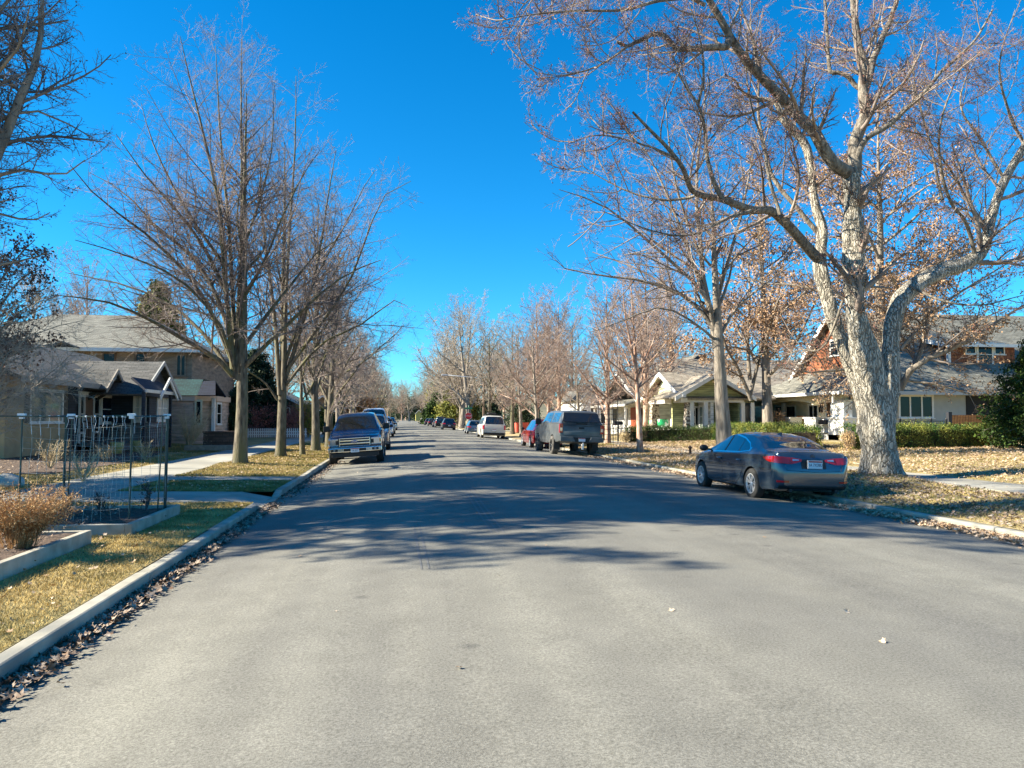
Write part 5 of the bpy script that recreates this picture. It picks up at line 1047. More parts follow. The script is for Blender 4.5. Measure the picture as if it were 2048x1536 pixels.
    b = MB(); pts = [(.048*math.cos(a), by, .965+.042*math.sin(a)) for a in np.linspace(0, 2*math.pi, 25)]; b.tube(pts, .0045, 6, cap=False); b.bar((-.028, by, .932), (-.008, by, 1.0), .009, .006); b.bar((.028, by, .932), (.008, by, 1.0), .009, .006); b.bar((-.012, by, .968), (.012, by, .968), .008, .006); b.build('badge', mat('dark_chrome', (.10, .10, .11), .2, metal=1), root, local=True)
    a = MB(); a.prism([(-.012, -.82, 1.375), (.012, -.82, 1.375), (.004, -.98, 1.44), (-.004, -.98, 1.44)], (0, 0, .001)); a.add([(-.03, -.72, 1.392), (.03, -.72, 1.392), (.025, -.92, 1.345), (-.025, -.92, 1.345), (0, -.93, 1.445)], [(0, 1, 4), (1, 2, 4), (2, 3, 4), (3, 0, 4), (0, 3, 2, 1)]); a.build('antenna_fin', P, root, local=True)
    for s in (-1, 1): e = MB(); e.lathe([(.035, 0), (.035, .12)], (s*.5, -h+.02, .27), 12, 'y'); e.build('exhaust', BLK, root, local=True)
    return root
sedan()
# ---- pickups
def pickup_keys(L, W, H, cap=False):
    h = L/2; w = W/2; hd = H-.66
    rear = [(-h, w*.93, .62, .95, 1.0), (-h+.03, w*.97, .58, 1.30, 1.34), (-h+.08, w*.98, .56, 1.34, 1.37)] if not cap else [(-h, w*.93, .66, 1.00, 1.05), (-h+.03, w*.97, .62, 1.36, 1.42), (-h+.07, w*.98, .60, 1.38, 1.55), (-h+.30, w*.985, .55, 1.385, H-.06), (-h+.45, w*.99, .52, 1.385, H-.02)]
    mid = [(-h+1.9, w*.99, .45, 1.34, 1.37), (-h+1.93, w*.99, .42, 1.34, H-.10), (-h+2.1, w*.99, .42, 1.34, H-.03)] if not cap else [(-h+1.9, w*.99, .45, 1.38, H)]
    front = [(-h+3.0, w*.99, .40, hd+.03, H), (-h+3.75, w*.99, .40, hd, H-.05), (-h+4.0, w*.99, .40, hd-.02, H-.15), (-h+4.62, w*.985, .42, hd-.05, 1.36), (-h+4.75, w*.98, .45, hd-.07, 1.30), (h-.35, w*.97, .50, 1.13, 1.23), (h-.10, w*.95, .52, 1.08, 1.17), (h-.02, w*.92, .55, 1.00, 1.06), (h, w*.90, .58, .92, .96)]
    return rear+mid+front
def blue_pickup():
    L, W, H = 5.9, 2.03, 1.96; h = L/2; zr = math.pi
    # nose towards the camera: root turned half round
    root = thing('pickup_truck', 'dark blue pickup with a chrome grille facing the camera at the left kerb', 'pickup truck', (-1.50, 32.1, .055), (0, R(3.4), math.pi))
    P = paint('deep_blue_paint', (.004, .017, .065), .2, 1.0, .35)
    wr = .41; yr, yf = -1.95, 1.85
    K_ = [(q[0], q[1], q[2], q[3]-.10*max(0, min(1, (q[0]-1.2)/1.0)), q[4]-.11*max(0, min(1, (q[0]-1.2)/.6))) for q in pickup_keys(L, W, H)]
    body, bvh = body_obj(K_, P, root, [(yr, wr), (yf, wr)], wr, tumble=.34, n=120, soft=.035, box=1)
    lo = [(-1.0, 1.33), (1.4, 1.30)]; hi = [(-1.0, 1.80), (-.6, 1.84), (.6, 1.84), (.95, 1.76), (1.42, 1.42)]
    for s in (-1, 1):
        side_patch('side_window', bvh, s, lo, hi, -.95, -.02, CGL, root, 14, 5); side_patch('side_window', bvh, s, lo, hi, .05, 1.38, CGL, root, 18, 5)
        seam('door_seam', bvh, s, [(.02, 1.3), (.02, .5), (1.2, .5), (1.42, 1.2)], root); seam('door_seam', bvh, s, [(-1.02, 1.3), (-1.02, .5)], root)
        mirror(root, s, 1.02, 1.22, 1.36, BLK, .25, .14, .26, .12)
        wheel(root, s*.88, yr, wr, .27, 6, twin=False, s=s); wheel(root, s*.88, yf, wr, .27, 6, twin=False, s=s)
        side_patch('tail_light', bvh, s, [(-3, .98), (-2.7, .98)], [(-3, 1.30), (-2.7, 1.30)], -2.93, -2.84, REDL, root, 3, 6, .01)
        # head lamps: C-shaped lens boxes
        x0, x1 = s*.565, s*.955
        hl = MB(); hl.box(min(x0, x1), max(x0, x1), h-.10, h+.015, .73, .985); l1 = hl.build('headlight', CLR, root, local=True, bevel=.02)
        q = MB(); a, b = s*.60, s*.69; q.box(min(a, b), max(a, b), h+.015, h+.025, .78, .92); q.build('projector', BLK, l1, local=True)
        q = MB(); q.box(min(s*.90, s*.945), max(s*.90, s*.945), h+.015, h+.022, .80, .93); q.build('turn_signal', AMB, l1, local=True)
        f = MB(); f.box(min(s*.62, s*.86), max(s*.62, s*.86), h+.131, h+.15, .525, .615); fl = f.build('fog_light_bezel', BLK, root, local=True); f = MB(); f.lathe([(.035, 0), (.04, .012)], (s*.74, h+.15, .57), 14, 'y'); f.build('fog_light', CLR, fl, local=True)
    top_patch('windscreen', bvh, [(-.64, .98), (.64, .98), (.80, 1.64), (-.80, 1.64)], CGL, root, nu=16)
    sp = MB(); sp.box(-.6, .6, 1.0, 1.03, 1.80, 1.83)
    g = MB(); g.box(-.60, .60, h-.05, h+.02, .69, 1.0); g.build('grille_mesh', mat('grille_black', (.02, .02, .022), .5), root, local=True)
    g = MB()
    for z, t, x in ((.99, .028, .56), (.905, .05, .56), (.80, .05, .56), (.70, .02, .56)): g.box(-x, x, h+.005, h+.05, z-t/2, z+t/2)
    for s in (-1, 1): g.box(min(s*.535, s*.56), max(s*.535, s*.56), h+.006, h+.045, .70, .985)
    g.build('grille_bars', CHR, root, local=True, bevel=.008)
    e = MB(); e.lathe([(.135, 0), (.14, .015), (.12, .022)], (0, 0, 0), 32, 'y'); e.v = [Vector((v.x*.95, v.y+h+.05, v.z*.40+.853)) for v in e.v]; em = e.build('emblem', mat('emblem_blue', (.01, .05, .22), .2, coat=1), root, True, local=True)
    text_mesh('Ford', .085, 'emblem_script', CHR, em, Matrix.Translation((0, h+.074, .853)) @ Matrix.Rotation(math.pi, 4, 'Z') @ Matrix.Rotation(math.pi/2, 4, 'X') @ Matrix.Shear('XY', 4, (.0, .0)), .001)
    b = MB(); b.box(-.98, .98, h-.04, h+.13, .49, .655); b.build('front_bumper', CHR, root, local=True, bevel=.03)
    b = MB(); b.box(-.40, .40, h+.131, h+.14, .52, .615); b.build('bumper_intake', BLK, root, local=True)
    b = MB(); b.box(-.85, .85, h-.2, h+.05, .30, .47); b.build('air_dam', BLK, root, local=True, bevel=.02)
    plate(root, h+.142, .55, 1, '1A 52T'); b = MB(); b.box(-.93, .93, -h-.12, -h+.02, .52, .72); b.build('rear_bumper', CHR, root, local=True, bevel=.03)
blue_pickup()
def canopy_pickup():
    L, W, H = 6.2, 2.05, 2.08; h = L/2
    root = thing('pickup_truck', 'dusty grey lifted pickup with a tinted bed canopy, its rear facing the camera', 'pickup truck', (8.08, 36.9, .045), (0, R(2.4), R(.3)))
    P = paint('dusty_grey_paint', (.075, .085, .095), .38, .5, .25, dirt=(.125, .135, .14)); wr = .44; yr, yf = -1.55, 2.05
    k = [(a, b, c+.08, d+.10, e+(.0 if e > 1.9 else .08)) for a, b, c, d, e in pickup_keys(L, W, H, True)]
    body, bvh = body_obj(k, P, root, [(yr, wr), (yf, wr)], wr, tumble=.22, n=120, soft=.03, box=1)
    lo = [(-3, 1.52), (1.5, 1.44)]; hi = [(-3, 1.94), (.7, 1.94), (1.1, 1.86), (1.5, 1.58)]
    for s in (-1, 1):
        for a, b in ((-2.55, -1.72), (-1.68, -1.15)): side_patch('canopy_window', bvh, s, lo, hi, a, b, CGL, root, 10, 5)
        for a, b in ((-.90, .02), (.08, 1.42)): side_patch('side_window', bvh, s, lo, hi, a, b, CGL, root, 14, 5)
        seam('door_seam', bvh, s, [(.05, 1.4), (.05, .62), (1.25, .62), (1.5, 1.3)], root); seam('door_seam', bvh, s, [(-1.0, 1.94), (-1.0, .62)], root, w=.012); seam('canopy_seam', bvh, s, [(-3.0, 1.46), (-1.0, 1.46)], root, w=.02)
        mirror(root, s, 1.04, 1.22, 1.52, BLK, .26, .14, .34, .14)
        wheel(root, s*.90, yr, wr, .30, 8, mat('black_alloy', (.10, .10, .10), .35, metal=.8), RUBD, twin=False, s=s); wheel(root, s*.90, yf, wr, .30, 8, MATS['black_alloy'], RUBD, twin=False, s=s)
        t = MB(); t.box(min(s*.86, s*1.015), max(s*.86, s*1.015), -h-.03, -h+.10, 1.04, 1.44); tl = t.build('tail_light', REDL, root, local=True, bevel=.015)
        t = MB(); t.box(min(s*.885, s*.99), max(s*.885, s*.99), -h-.036, -h-.03, 1.13, 1.27); t.build('reversing_light', CLR, tl, local=True)
        b = MB(); b.prism([(s*.30, -h-.16, .66), (s*.98, -h-.16, .66), (s*.98, -h-.16, .88), (s*.42, -h-.16, .88)], (0, .2, 0)); b.build('rear_bumper', P, root, local=True, bevel=.02)
    b = MB(); b.box(-.40, .40, -h-.14, -h+.04, .64, .86); b.build('rear_bumper', BLK, root, local=True)
    # canopy rear glass and gate details
    V = []; g = MB(); zt, zb, yt, yb = 1.99, 1.55, -h+.235, -h-.02
    g.add([(-.86, yb-.012, zb), (.86, yb-.012, zb), (.76, yt-.02, zt-.03), (-.76, yt-.02, zt-.03)], [(0, 1, 2, 3)]); g.add([(-.86, yb+.06, zb), (.86, yb+.06, zb), (.76, yt+.06, zt-.03), (-.76, yt+.06, zt-.03)], [(0, 3, 2, 1)]); g.build('canopy_rear_window', mat('tinted_glass', (.012, .013, .014), .06, spec=1), root, local=True)
    g = MB(); g.box(-.90, .90, -h-.006, -h+.05, 1.44, 1.455); g.box(-.25, .25, -h-.03, -h+.02, 1.455, 1.50); g.build('canopy_handle', BLK, root, local=True)
    g = MB(); g.box(-.80, .80, -h-.012, -h, .93, .94); g.box(-.80, .80, -h-.012, -h, 1.36, 1.375); g.box(-.12, .12, -h-.016, -h, 1.24, 1.32); g.build('gate_trim', BLK, root, local=True)
    plate(root, -h-.145, .76, -1, '')
    g = MB(); g.box(-.04, .04, -h-.38, -h-.1, .50, .57); g.box(-.035, .035, -h-.36, -h-.28, .34, .52); g.lathe([(.028, 0), (.03, .05), (.0, .08)], (0, -h-.36, .57), 10); g.build('tow_hitch', ALU, root, local=True)
    for s in (-1, 1): g = MB(); g.box(min(s*.76, s*1.04), max(s*.76, s*1.04), yr-.62, yr-.60, .28, .72); g.build('mud_flap', BLK, root, local=True)
canopy_pickup()
def suv(name, label, loc, rz, tilt, L, W, H, P, hood, wr, rake=.25, rack=False, glass=CGL, front=False, spare=False, sh=.0, tail='tall', group=None, z0=.24, rear=.30, sq=1, txt=''):
    h = L/2; w = W/2; b = H*.60+sh; root = thing(name, label, 'car', loc, (0, R(tilt), rz), group)
    wb = L*.58; yr, yf = -wb*.52, wb*.48
    keys = [(-h, w*.90, z0+.12, b*.62, b*.66), (-h+.04, w*.95, z0+.06, b*.95, b), (-h+.09, w*.965, z0+.04, b, b+.06), (-h+.09+rake, w*.975, z0+.02, b, H-.06), (-h+.24+rake, w*.98, z0, b, H-.015), (-h+1.4, w, z0, b-.01, H), (h-hood-1.25, w, z0, b-.02, H-.02), (h-hood-.85, w, z0, b-.03, H-.10), (h-hood-.12, w*.995, z0, b-.06, b+.05), (h-hood+.1, w*.99, z0, b-.08, b+.0), (h-.35, w*.95, z0+.02, b-.2, b-.11), (h-.12, w*.88, z0+.05, b-.28, b-.2), (h-.03, w*.75, z0+.1, b-.38, b-.33), (h, w*.62, z0+.15, b-.48, b-.45)]
    body, bvh = body_obj(keys, P, root, [(yr, wr), (yf, wr)], wr, tumble=.26 if sq else .38, n=80, soft=.05 if sq else .09, box=sq)
    lo = [(-h, b+.03), (h, b+.0)]; yw = h-hood-.75; hi = [(-h+.2+rake, H-.14), (-h+.6+rake, H-.11), (yw-.3, H-.12), (yw, H-.2), (h-hood-.25, b+.1)]
    y0, y1 = -h+.22+rake*.9, h-hood-.28; n = 3 if L > 4.3 else 2
    for s in (-1, 1):
        for i in range(n):
            a, c = y0+(y1-y0)*i/n+.03, y0+(y1-y0)*(i+1)/n-.03; side_patch('side_window', bvh, s, lo, hi, a, c, glass, root, 10, 4)
            if i: seam('door_seam', bvh, s, [(a-.03, b), (a-.03, z0+.15)], root, w=.012)
        wheel(root, s*(w-.12), yr, wr, .22, 5, twin=False, s=s); wheel(root, s*(w-.12), yf, wr, .22, 5, twin=False, s=s)
        mirror(root, s, w, yw+.15, b+.08, BLK, .18, .1, .15)
        if tail == 'tall': a = (s*(w*.80), s*(w*.93)); lo2, hi2 = b*.66, b*.98
        else: a = (s*(w*.55), s*(w*.92)); lo2, hi2 = b*.80, b*.95
        x0_, x1_ = min(a), max(a); tl = rear_patch('tail_light', bvh, [(x0_, lo2), (x1_, lo2)], [(x0_, hi2), (x1_, hi2)], REDL, root, 1, 5, 5, .008)
        side_patch('tail_light', bvh, s, [(-9, lo2), (9, lo2)], [(-9, hi2), (9, hi2)], -h+.06, -h+.17, REDL, root, 3, 4, .008)
        rear_patch('headlight', bvh, [(min(s*w*.42, s*w*.72), b-.52), (max(s*w*.42, s*w*.72), b-.52)], [(min(s*w*.42, s*w*.72), b-.40), (max(s*w*.42, s*w*.72), b-.40)], CLR, root, -1, 5, 3, .006)
        if txt == 'lights': pass
    zw0, zw1 = b+.05, H-.10
    patch('rear_window', bvh, lambda u, v: ((w*(.74-.06*v)*(2*u-1), -6, zw0+(zw1-zw0)*v), (0, 1, 0)), glass, root, 12, 6, .006)
    top_patch('windscreen', bvh, [(-w*.66, h-hood-.88), (w*.66, h-hood-.88), (w*.80, h-hood-.2), (-w*.80, h-hood-.2)], glass, root)
    rear_patch('rear_bumper', bvh, [(-w*.88, z0+.10), (w*.88, z0+.10)], [(-w*.88, z0+.26), (w*.88, z0+.26)], BLK if sq else P, root, 1, 12, 2, .03)
    plate(root, -h-.05, b*.62 if tail == 'tall' else b*.62, -1, '')
    rear_patch('grille', bvh, [(-w*.38, b-.60), (w*.38, b-.60)], [(-w*.38, b-.42), (w*.38, b-.42)], BLK, root, -1, 6, 3, .006)
    if rack:
        r = MB()
        for s in (-1, 1): r.bar((s*.6, -h+.7, H+.04), (s*.6, .6, H+.04), .04)
        for yy in (-h+1.0, -.3, .4): r.bar((-.62, yy, H+.07), (.62, yy, H+.07), .05)
        r.build('roof_rack', BLK, root, local=True)
        r = MB(); r.box(-.35, .35, -.9, .3, H+.10, H+.24); r.build('roof_cargo', mat('dark_bag', (.02, .02, .022), .8), root, local=True, bevel=.05)
    return root
PW = paint('ivory_paint', (.62, .60, .54), .35, .6, .1, dirt=(.56, .53, .46)); PRD = paint('red_paint', (.36, .012, .016), .2, 1, .3); PBL = paint('steel_blue_paint', (.13, .20, .27), .25, 1, .4)
PDK = paint('black_purple_paint', (.022, .018, .03), .25, 1, .3); PSV = paint('silver_paint', (.46, .52, .58), .28, .8, .5); PBK = paint('black_paint', (.012, .014, .018), .25, 1, .2); PMR = paint('maroon_paint', (.14, .02, .035), .25, 1, .3); PSB = paint('pale_blue_paint', (.40, .52, .62), .3, .8, .3)
suv('red_crossover', 'bright red crossover parked directly ahead of the grey canopy pickup', (8.35, 44.9, .03), R(.3), 2, 4.6, 1.85, 1.68, PRD, 1.15, .35, .35, tail='wide', sq=0)
suv('white_suv', 'ivory white full-size wagon with a dark roof rack load, parked beyond the red crossover', (7.78, 65.2, .06), R(0), 2, 5.15, 2.0, 1.90, PW, 1.25, .40, .22, True, sq=1)
suv('blue_hatchback', 'steel blue small wagon just ahead of the ivory wagon', (7.95, 81.5, .04), R(0), 2, 4.3, 1.75, 1.48, PBL, 1.1, .32, .4, tail='wide', sq=0)
suv('dark_crossover', 'blackish crossover parked alone past the stop sign', (6.85, 106, .12), R(0), 2, 4.6, 1.85, 1.60, PDK, 1.1, .34, .35, tail='wide', sq=0)
suv('boxy_suv', 'boxy black four-wheel drive parked beyond the blackish crossover', (7.0, 128, .12), R(0), 2, 4.5, 1.9, 1.85, PBK, 1.3, .42, .06, sq=1)
suv('small_car', 'maroon car nosed between the boxy black four-wheel drive and the farther cars', (6.9, 134.5, .12), R(0), 2, 4.5, 1.8, 1.5, PMR, 1.1, .33, .4, tail='wide', sq=0)
suv('small_car', 'black hatchback, nearer of the two dark cars under the yellowish tree', (6.7, 152, .12), R(0), 1, 4.4, 1.8, 1.5, PBK, 1.1, .33, .4, tail='wide', sq=0)
suv('small_car', 'dark purple hatchback, farther of the two dark cars under the yellowish tree', (6.6, 166, .12), R(0), 1, 4.4, 1.8, 1.5, PDK, 1.1, .33, .4, tail='wide', sq=0)
suv('small_car', 'white car, the farthest parked on the right side', (6.4, 196, .12), R(0), 1, 4.7, 1.85, 1.55, PW, 1.1, .34, .4, tail='wide', sq=0)
suv('silver_pickup_wagon', 'pale silver-blue vehicle facing the camera beyond the blue pickup and dark truck', (-1.25, 69, .1), math.pi, 2.4, 5.2, 1.95, 1.8, PSB, 1.35, .38, .2, sq=1)
suv('dark_crossover', 'dark vehicle close behind the blue pickup, mostly hidden by it', (-1.35, 42.6, .09), math.pi, 2.6, 5.2, 2.0, 1.90, paint('graphite_paint', (.11, .13, .15), .3, .8, .4), 1.35, .40, .2, sq=1)
suv('white_van', 'white high-roofed van behind the dark vehicle at the left kerb', (-1.45, 52.5, .09), math.pi, 2.4, 5.6, 2.0, 2.35, paint('van_white', (.66, .72, .78), .35, .6, 0), 1.0, .37, .1, sq=1)
suv('small_car', 'black car parked on the left side past the silver-blue vehicle', (-1.1, 80, .1), math.pi, 2, 4.6, 1.85, 1.6, PBK, 1.1, .34, .3, sq=0)
suv('small_car', 'white car on the left side, farthest of the left row', (-.9, 102.5, .12), math.pi, 2, 4.7, 1.85, 1.7, PW, 1.1, .34, .3, sq=0)
# ------------------------------------------------------------------ planting, fences, signs and small things
def leafcloud(g, centers, n, size, spread):
    c = centers[g.integers(0, len(centers), n)]+g.normal(0, 1, (n, 3))*spread; return leafquads(g, c, size, 0, .0)
HEDGE_G = mat('boxwood_leaf', (.035, .085, .012), .6, (.25, .25, .045), 1.6, 4, lo=.4, hi=.62, spec=.3)
HEDGE_D = mat('dark_boxwood_leaf', (.02, .05, .012), .6, (.10, .15, .03), 2.2, 4, spec=.3)
def hedge(name, label, pts, w, h, leafm, dens=5200, seed=1, group=None):
    g = np.random.default_rng(seed); a = Vector(pts[0]); root = thing(name, label, 'hedge', (a.x, a.y, gh(a.x, a.y)), group=group)
    Vs = []; core = MB()
    P = [Vector((p[0], p[1], 0)) for p in pts]; tot = sum((q-p).length for p, q in zip(P, P[1:]))
    cen = []
    for p, q in zip(P, P[1:]):
        L = (q-p).length; d = (q-p)/L; s = Vector((d.y, -d.x, 0)); n = int(dens*L*h)
        t = g.uniform(-.1, L+.1, n); th = g.uniform(0, 2*math.pi, n); bx = np.clip(np.cos(th)*1.5, -1, 1); bz = np.clip(np.sin(th)*1.5, -1, 1)
        k = g.uniform(.72, 1.03, n); lump = np.array([1+.16*mnoise.noise(Vector((tt*1.1+seed*7, aa, 1.3)))+.10*mnoise.noise(Vector((tt*4, aa*2.5, seed))) for tt, aa in zip(t, th)])
        ox = bx*w/2*k*lump; oz = (bz*.5+.5)*h*np.where(bz > 0, k*lump, 1)
        x = p.x+d.x*t+s.x*ox; y = p.y+d.y*t+s.y*ox; z = np.array([gh(a_, b_) for a_, b_ in zip(x[::40].repeat(40)[:n] if n >= 40 else x, y)])
        if len(z) < n: z = np.r_[z, np.full(n-len(z), z[-1])]
        cen.append(np.stack([x, y, z+oz+.03], 1)); core.bar((p.x, p.y, gh(p.x, p.y)+h*.42), (q.x, q.y, gh(q.x, q.y)+h*.42), w*.66, h*.74)
    c = np.concatenate(cen); V, Q = leafquads(g, c, .048, .015, 0); npobj('foliage', V, Q, leafm, root, smooth=False)
    core.build('branches', mat('hedge_wood', (.03, .022, .014), .95, (.07, .05, .03), 20), root)
    return root
hedge('hedge', 'clipped green hedge right of the huge maple trunk, in front of the wooden fence', [(18.6, 29.8), (25.6, 29.6)], 1.3, .93, HEDGE_G, 5200, 3, 'low clipped front-yard hedges')
hedge('hedge', 'clipped hedge just left of the huge maple trunk, by the sedan rear window', [(17.2, 31.0), (17.9, 33.0)], 1.5, .92, HEDGE_G, 6000, 4, 'low clipped front-yard hedges')
hedge('hedge', 'long bright-topped hedge behind the sedan roof, before the cream porch', [(18.1, 33.4), (18.7, 43.0)], 1.2, .98, HEDGE_G, 4200, 5, 'low clipped front-yard hedges')
hedge('hedge', 'dark clipped hedge behind the birch, before the green bungalow', [(14.3, 46.6), (18.3, 43.4)], 1.1, .85, HEDGE_D, 5200, 6, 'low clipped front-yard hedges')
def shrub(name, label, x, y, r, h, leafm, n=4000, size=.05, seed=1, stems=10, stemm=None, z=None, cat='shrub', group=None, leafpart='foliage', flat=.6):
    g = np.random.default_rng(seed); z = gh(x, y)-.02 if z is None else z; root = thing(name, label, cat, (x, y, z), group=group)
    lumps = np.stack([g.normal(0, r*.42, 26), g.normal(0, r*.42, 26), g.uniform(.18, .85, 26)*h], 1)+np.array([x, y, z])
    if n: V, Q = leafcloud(g, lumps, n, size, np.array([r*.24, r*.24, h*.13])); V[:, 2] = np.maximum(V[:, 2], z); npobj(leafpart, V, Q, leafm, root, smooth=False)
    P = []; Rr = []
    for i in range(stems):
        a = g.uniform(0, 6.28); e = np.array([math.cos(a)*r*g.uniform(.3, .95), math.sin(a)*r*g.uniform(.3, .95), h*g.uniform(.7, 1.0)]); q = resample([(x, y, z), tuple(np.array([x, y, z])+e*.45+g.normal(0, .04, 3)), tuple(np.array([x, y, z])+e)], 8); P.append(q); Rr.append(np.linspace(.014, .005, 8)*max(1, h*.6))
    P = np.array(P); Rr = np.array(Rr); P2, R2 = grow(g, P, Rr, 9, .2, 1, .4, 35, 5, up=.08, wig=.14, rr=.6, rmin=.0035, minL=.12); P3, R3 = grow(g, P2, R2, 5, .2, 1, .45, 35, 4, up=.06, wig=.16, rr=.7, rmin=.0028, minL=.06)
    V, Q = joinp([tubes(P, Rr, 5), tubes(P2, R2, 3), tubes(P3, R3, 3)]); npobj('stems', V, Q, stemm or TWIG_M, root)
    return root
def conifer(name, label, x, y, H, r, m, seed, n=26000, size=.10, group=None, bush=False, z=None):
    g = np.random.default_rng(seed); z = gh(x, y)-.1 if z is None else z; root = thing(name, label, 'tree', (x, y, z), group=group)
    npobj('trunk', *tubes(np.array([[(x, y, z), (x, y, z+H*.5), (x, y, z+H*.97)]]), np.array([[r*.09, r*.06, .02]]), 8), BARK_G, root)
    nb = int(n/230); P = []; Rr = []
    for i in range(nb):
        t = g.uniform(.04 if bush else .1, .97); a = g.uniform(0, 6.28); rr = r*(1-t)**.75*g.uniform(.65, 1.1)+.12; z1 = z+H*t; b = np.array([x, y, z1]); d = np.array([math.cos(a), math.sin(a), 0])
        P.append(resample([tuple(b), tuple(b+d*rr*.5+[0, 0, rr*.10]), tuple(b+d*rr+[0, 0, -rr*.05])], 6)); Rr.append(np.linspace(.03, .006, 6))
    P = np.array(P); Rr = np.array(Rr); P2, R2 = grow(g, P, Rr, 9, .15, 1, .42, 45, 4, up=-.02, wig=.1, rr=.5, rmin=.004, minL=.15); V, Q = joinp([tubes(P, Rr, 4), tubes(P2, R2, 3)]); npobj('limbs', V, Q, BARK_G, root)
    pts = P2.reshape(-1, 3); k = max(1, int(n/len(pts))); pts = np.repeat(pts, k, 0); V, Q = leafquads(g, pts, size, size*.75, .2); npobj('foliage', V, Q, m, root, smooth=False)
PINEG = mat('pine_needles', (.018, .045, .012), .7, (.075, .12, .02), 1.2, 4, spec=.2); PINEY = mat('yellowish_pine_needles', (.05, .075, .015), .7, (.24, .23, .05), .8, 4, spec=.2); JUN = mat('dark_juniper', (.012, .03, .014), .7, (.04, .065, .03), 1.5, 4, spec=.2)
conifer('pine_tree', 'dark green conifer cut by the right edge of the photo, beside the wooden fence', 25.9, 27.4, 5.4, 2.9, PINEG, 1, 80000, .09, bush=True)
conifer('pine_tree', 'tall yellow-green pine rising behind the big hip roof', -24, 82, 15.5, 5.5, PINEY, 2, 60000, .26)
conifer('juniper_tree', 'narrow dark evergreen between the pinkish bay and the first linden trunk', -9.9, 50.5, 3.6, 1.0, JUN, 3, 16000, .10, bush=True)
conifer('juniper_tree', 'dark evergreen spreading behind the second linden trunk', -11.2, 64, 7.2, 3.2, JUN, 4, 36000, .16, bush=True)
conifer('pine_tree', 'green bush-like conifer showing between linden trunks past the picket fence', -6.9, 75, 2.6, 1.6, PINEG, 5, 12000, .12, bush=True)
conifer('pine_tree', 'olive-green conifer over the far dark parked cars', 11.8, 140, 12.5, 4.8, PINEY, 6, 26000, .32)
conifer('pine_tree', 'deep green conifer low beside the road where the street ends', 9.6, 190, 8, 4.5, PINEG, 7, 18000, .35, bush=True)
conifer('pine_tree', 'small dark conifer right behind the stop sign', 12.6, 99+8, 5, 2.2, JUN, 8, 14000, .2, bush=True)
RUST = mat('rusty_leaf', (.20, .07, .02), .8, (.42, .20, .05), 3, 3)
for k, (x, y, r, h, m, lb, n, s) in enumerate(((-8.9, 62.5, 1.7, 2.5, mat('reddish_twig_leaf', (.16, .05, .04), .8, (.34, .15, .12), 3, 3), 'reddish shrub above the white picket fence', 5000, .10), (-11.2, 61.5, 1.6, 2.3, MATS['reddish_twig_leaf'], 'dull red shrub at the left end of the picket fence', 5000, .10), (-7.0, 63.5, 1.1, 3.0, mat('yellow_green_leaf', (.14, .16, .02), .7, (.34, .30, .04), 2, 3), 'yellow-green shrub showing behind the fourth linden trunk', 5000, .10),
                                                  (14.5, 92, 2, 3.2, JUN, 'dark shrub behind the roof of the ivory wagon', 4000, .2), (-5.6, 120, 2.4, 5.0, RUST, 'golden-leaved tree-like shrub on the left behind the parked cars', 5000, .22), (-6.8, 104, 3.0, 6.5, RUST, 'golden-leaved tree just past the crossing street on the left', 7000, .22), (-7.5, 135, 3.5, 8, RUST, 'taller golden-leaved tree deeper down the left side', 7000, .28), (-5.8, 165, 3, 7, MATS['yellow_green_leaf'], 'yellowing tree deep on the left side', 6000, .3), (6, 400, 7, 12, JUN, 'dark evergreen mass where the street ends', 6000, .7), (0, 560, 9, 12, JUN, 'broad dark evergreen far beyond the street end', 6000, .9), (14, 260, 5, 13, MATS['yellow_green_leaf'], 'tall golden-green tree far down on the right', 7000, .5), (9.9, 158, 2.4, 5.5, MATS['yellow_green_leaf'], 'yellow-green shrub left of the far conifer', 4000, .3))):
    shrub('shrub', lb, x, y, r, h, m, n, s, 60+k)
DRY = mat('dry_stem', (.34, .25, .13), .85, (.58, .46, .26), 4, 3)
p = at(378, 887, 38.6); shrub('shrub', 'pale leafless multi-stemmed shrub in front of the pinkish bay', p.x, p.y, 1.15, 2.0, DRY, 1100, .04, 71, 26, mat('pale_stem', (.42, .33, .20), .8, (.60, .50, .33), 3), z=.3)
p = atx(1575, 850, 23.5); shrub('shrub', 'small shrub with dried brown leaves growing up the cream porch', 23.2, 44.6, .55, 1.75, LEAFB, 420, .10, 72, 9, TWIG_M, z=.5)
shrub('shrub', 'small green shrub against the black iron fence', 24.2, 33.4, .5, 1.15, HEDGE_G, 2500, .05, 73)
shrub('shrub', 'tawny dry grass clump at the hedge end by the canopy pickup', 13.9, 46.2, .5, .75, DRY, 1500, .06, 74)
shrub('shrub', 'tawny clump at the foot of the oak by the maple trunk', 18.1, 29.2, .35, .8, mat('tawny_leaf', (.36, .23, .10), .8, (.55, .38, .2), 5), 900, .05, 75)
for k, (px, py, r, h, lb) in enumerate(((100, 918, .55, .85, 'wispy bare shrub in the mulch left of the trellis'), (165, 938, .5, .8, 'pale sparse shrub in the planted border seen through the trellis wire'), (210, 905, .4, .6, 'small yellowish twiggy plant near the cottage steps'), (290, 900, .45, .7, 'straw-coloured ornamental grass by the cottage railing'))):
    q = gzl = Vector((0, 0, CH))+(_fw+_rt*((px-1024)/FPX)+_up*((768-py-18)/FPX))*((.3-CH)/(_fw+_rt*((px-1024)/FPX)+_up*((768-py-18)/FPX)).z)
    shrub('shrub', lb, q.x, q.y, r, h, DRY, 350, .03, 80+k, 12, MATS['pale_stem'])
# planted border in front of the cottage
V = []; 
tag(mkobj('mulch_bed', [(-13.3, 22.5, .40), (-9.4, 22.5, .275), (-9.0, 29.5, .265), (-10.2, 36.5, .31), (-13.3, 36.5, .40)], [(0, 1, 2, 3, 4)], MULCH), kind='structure')
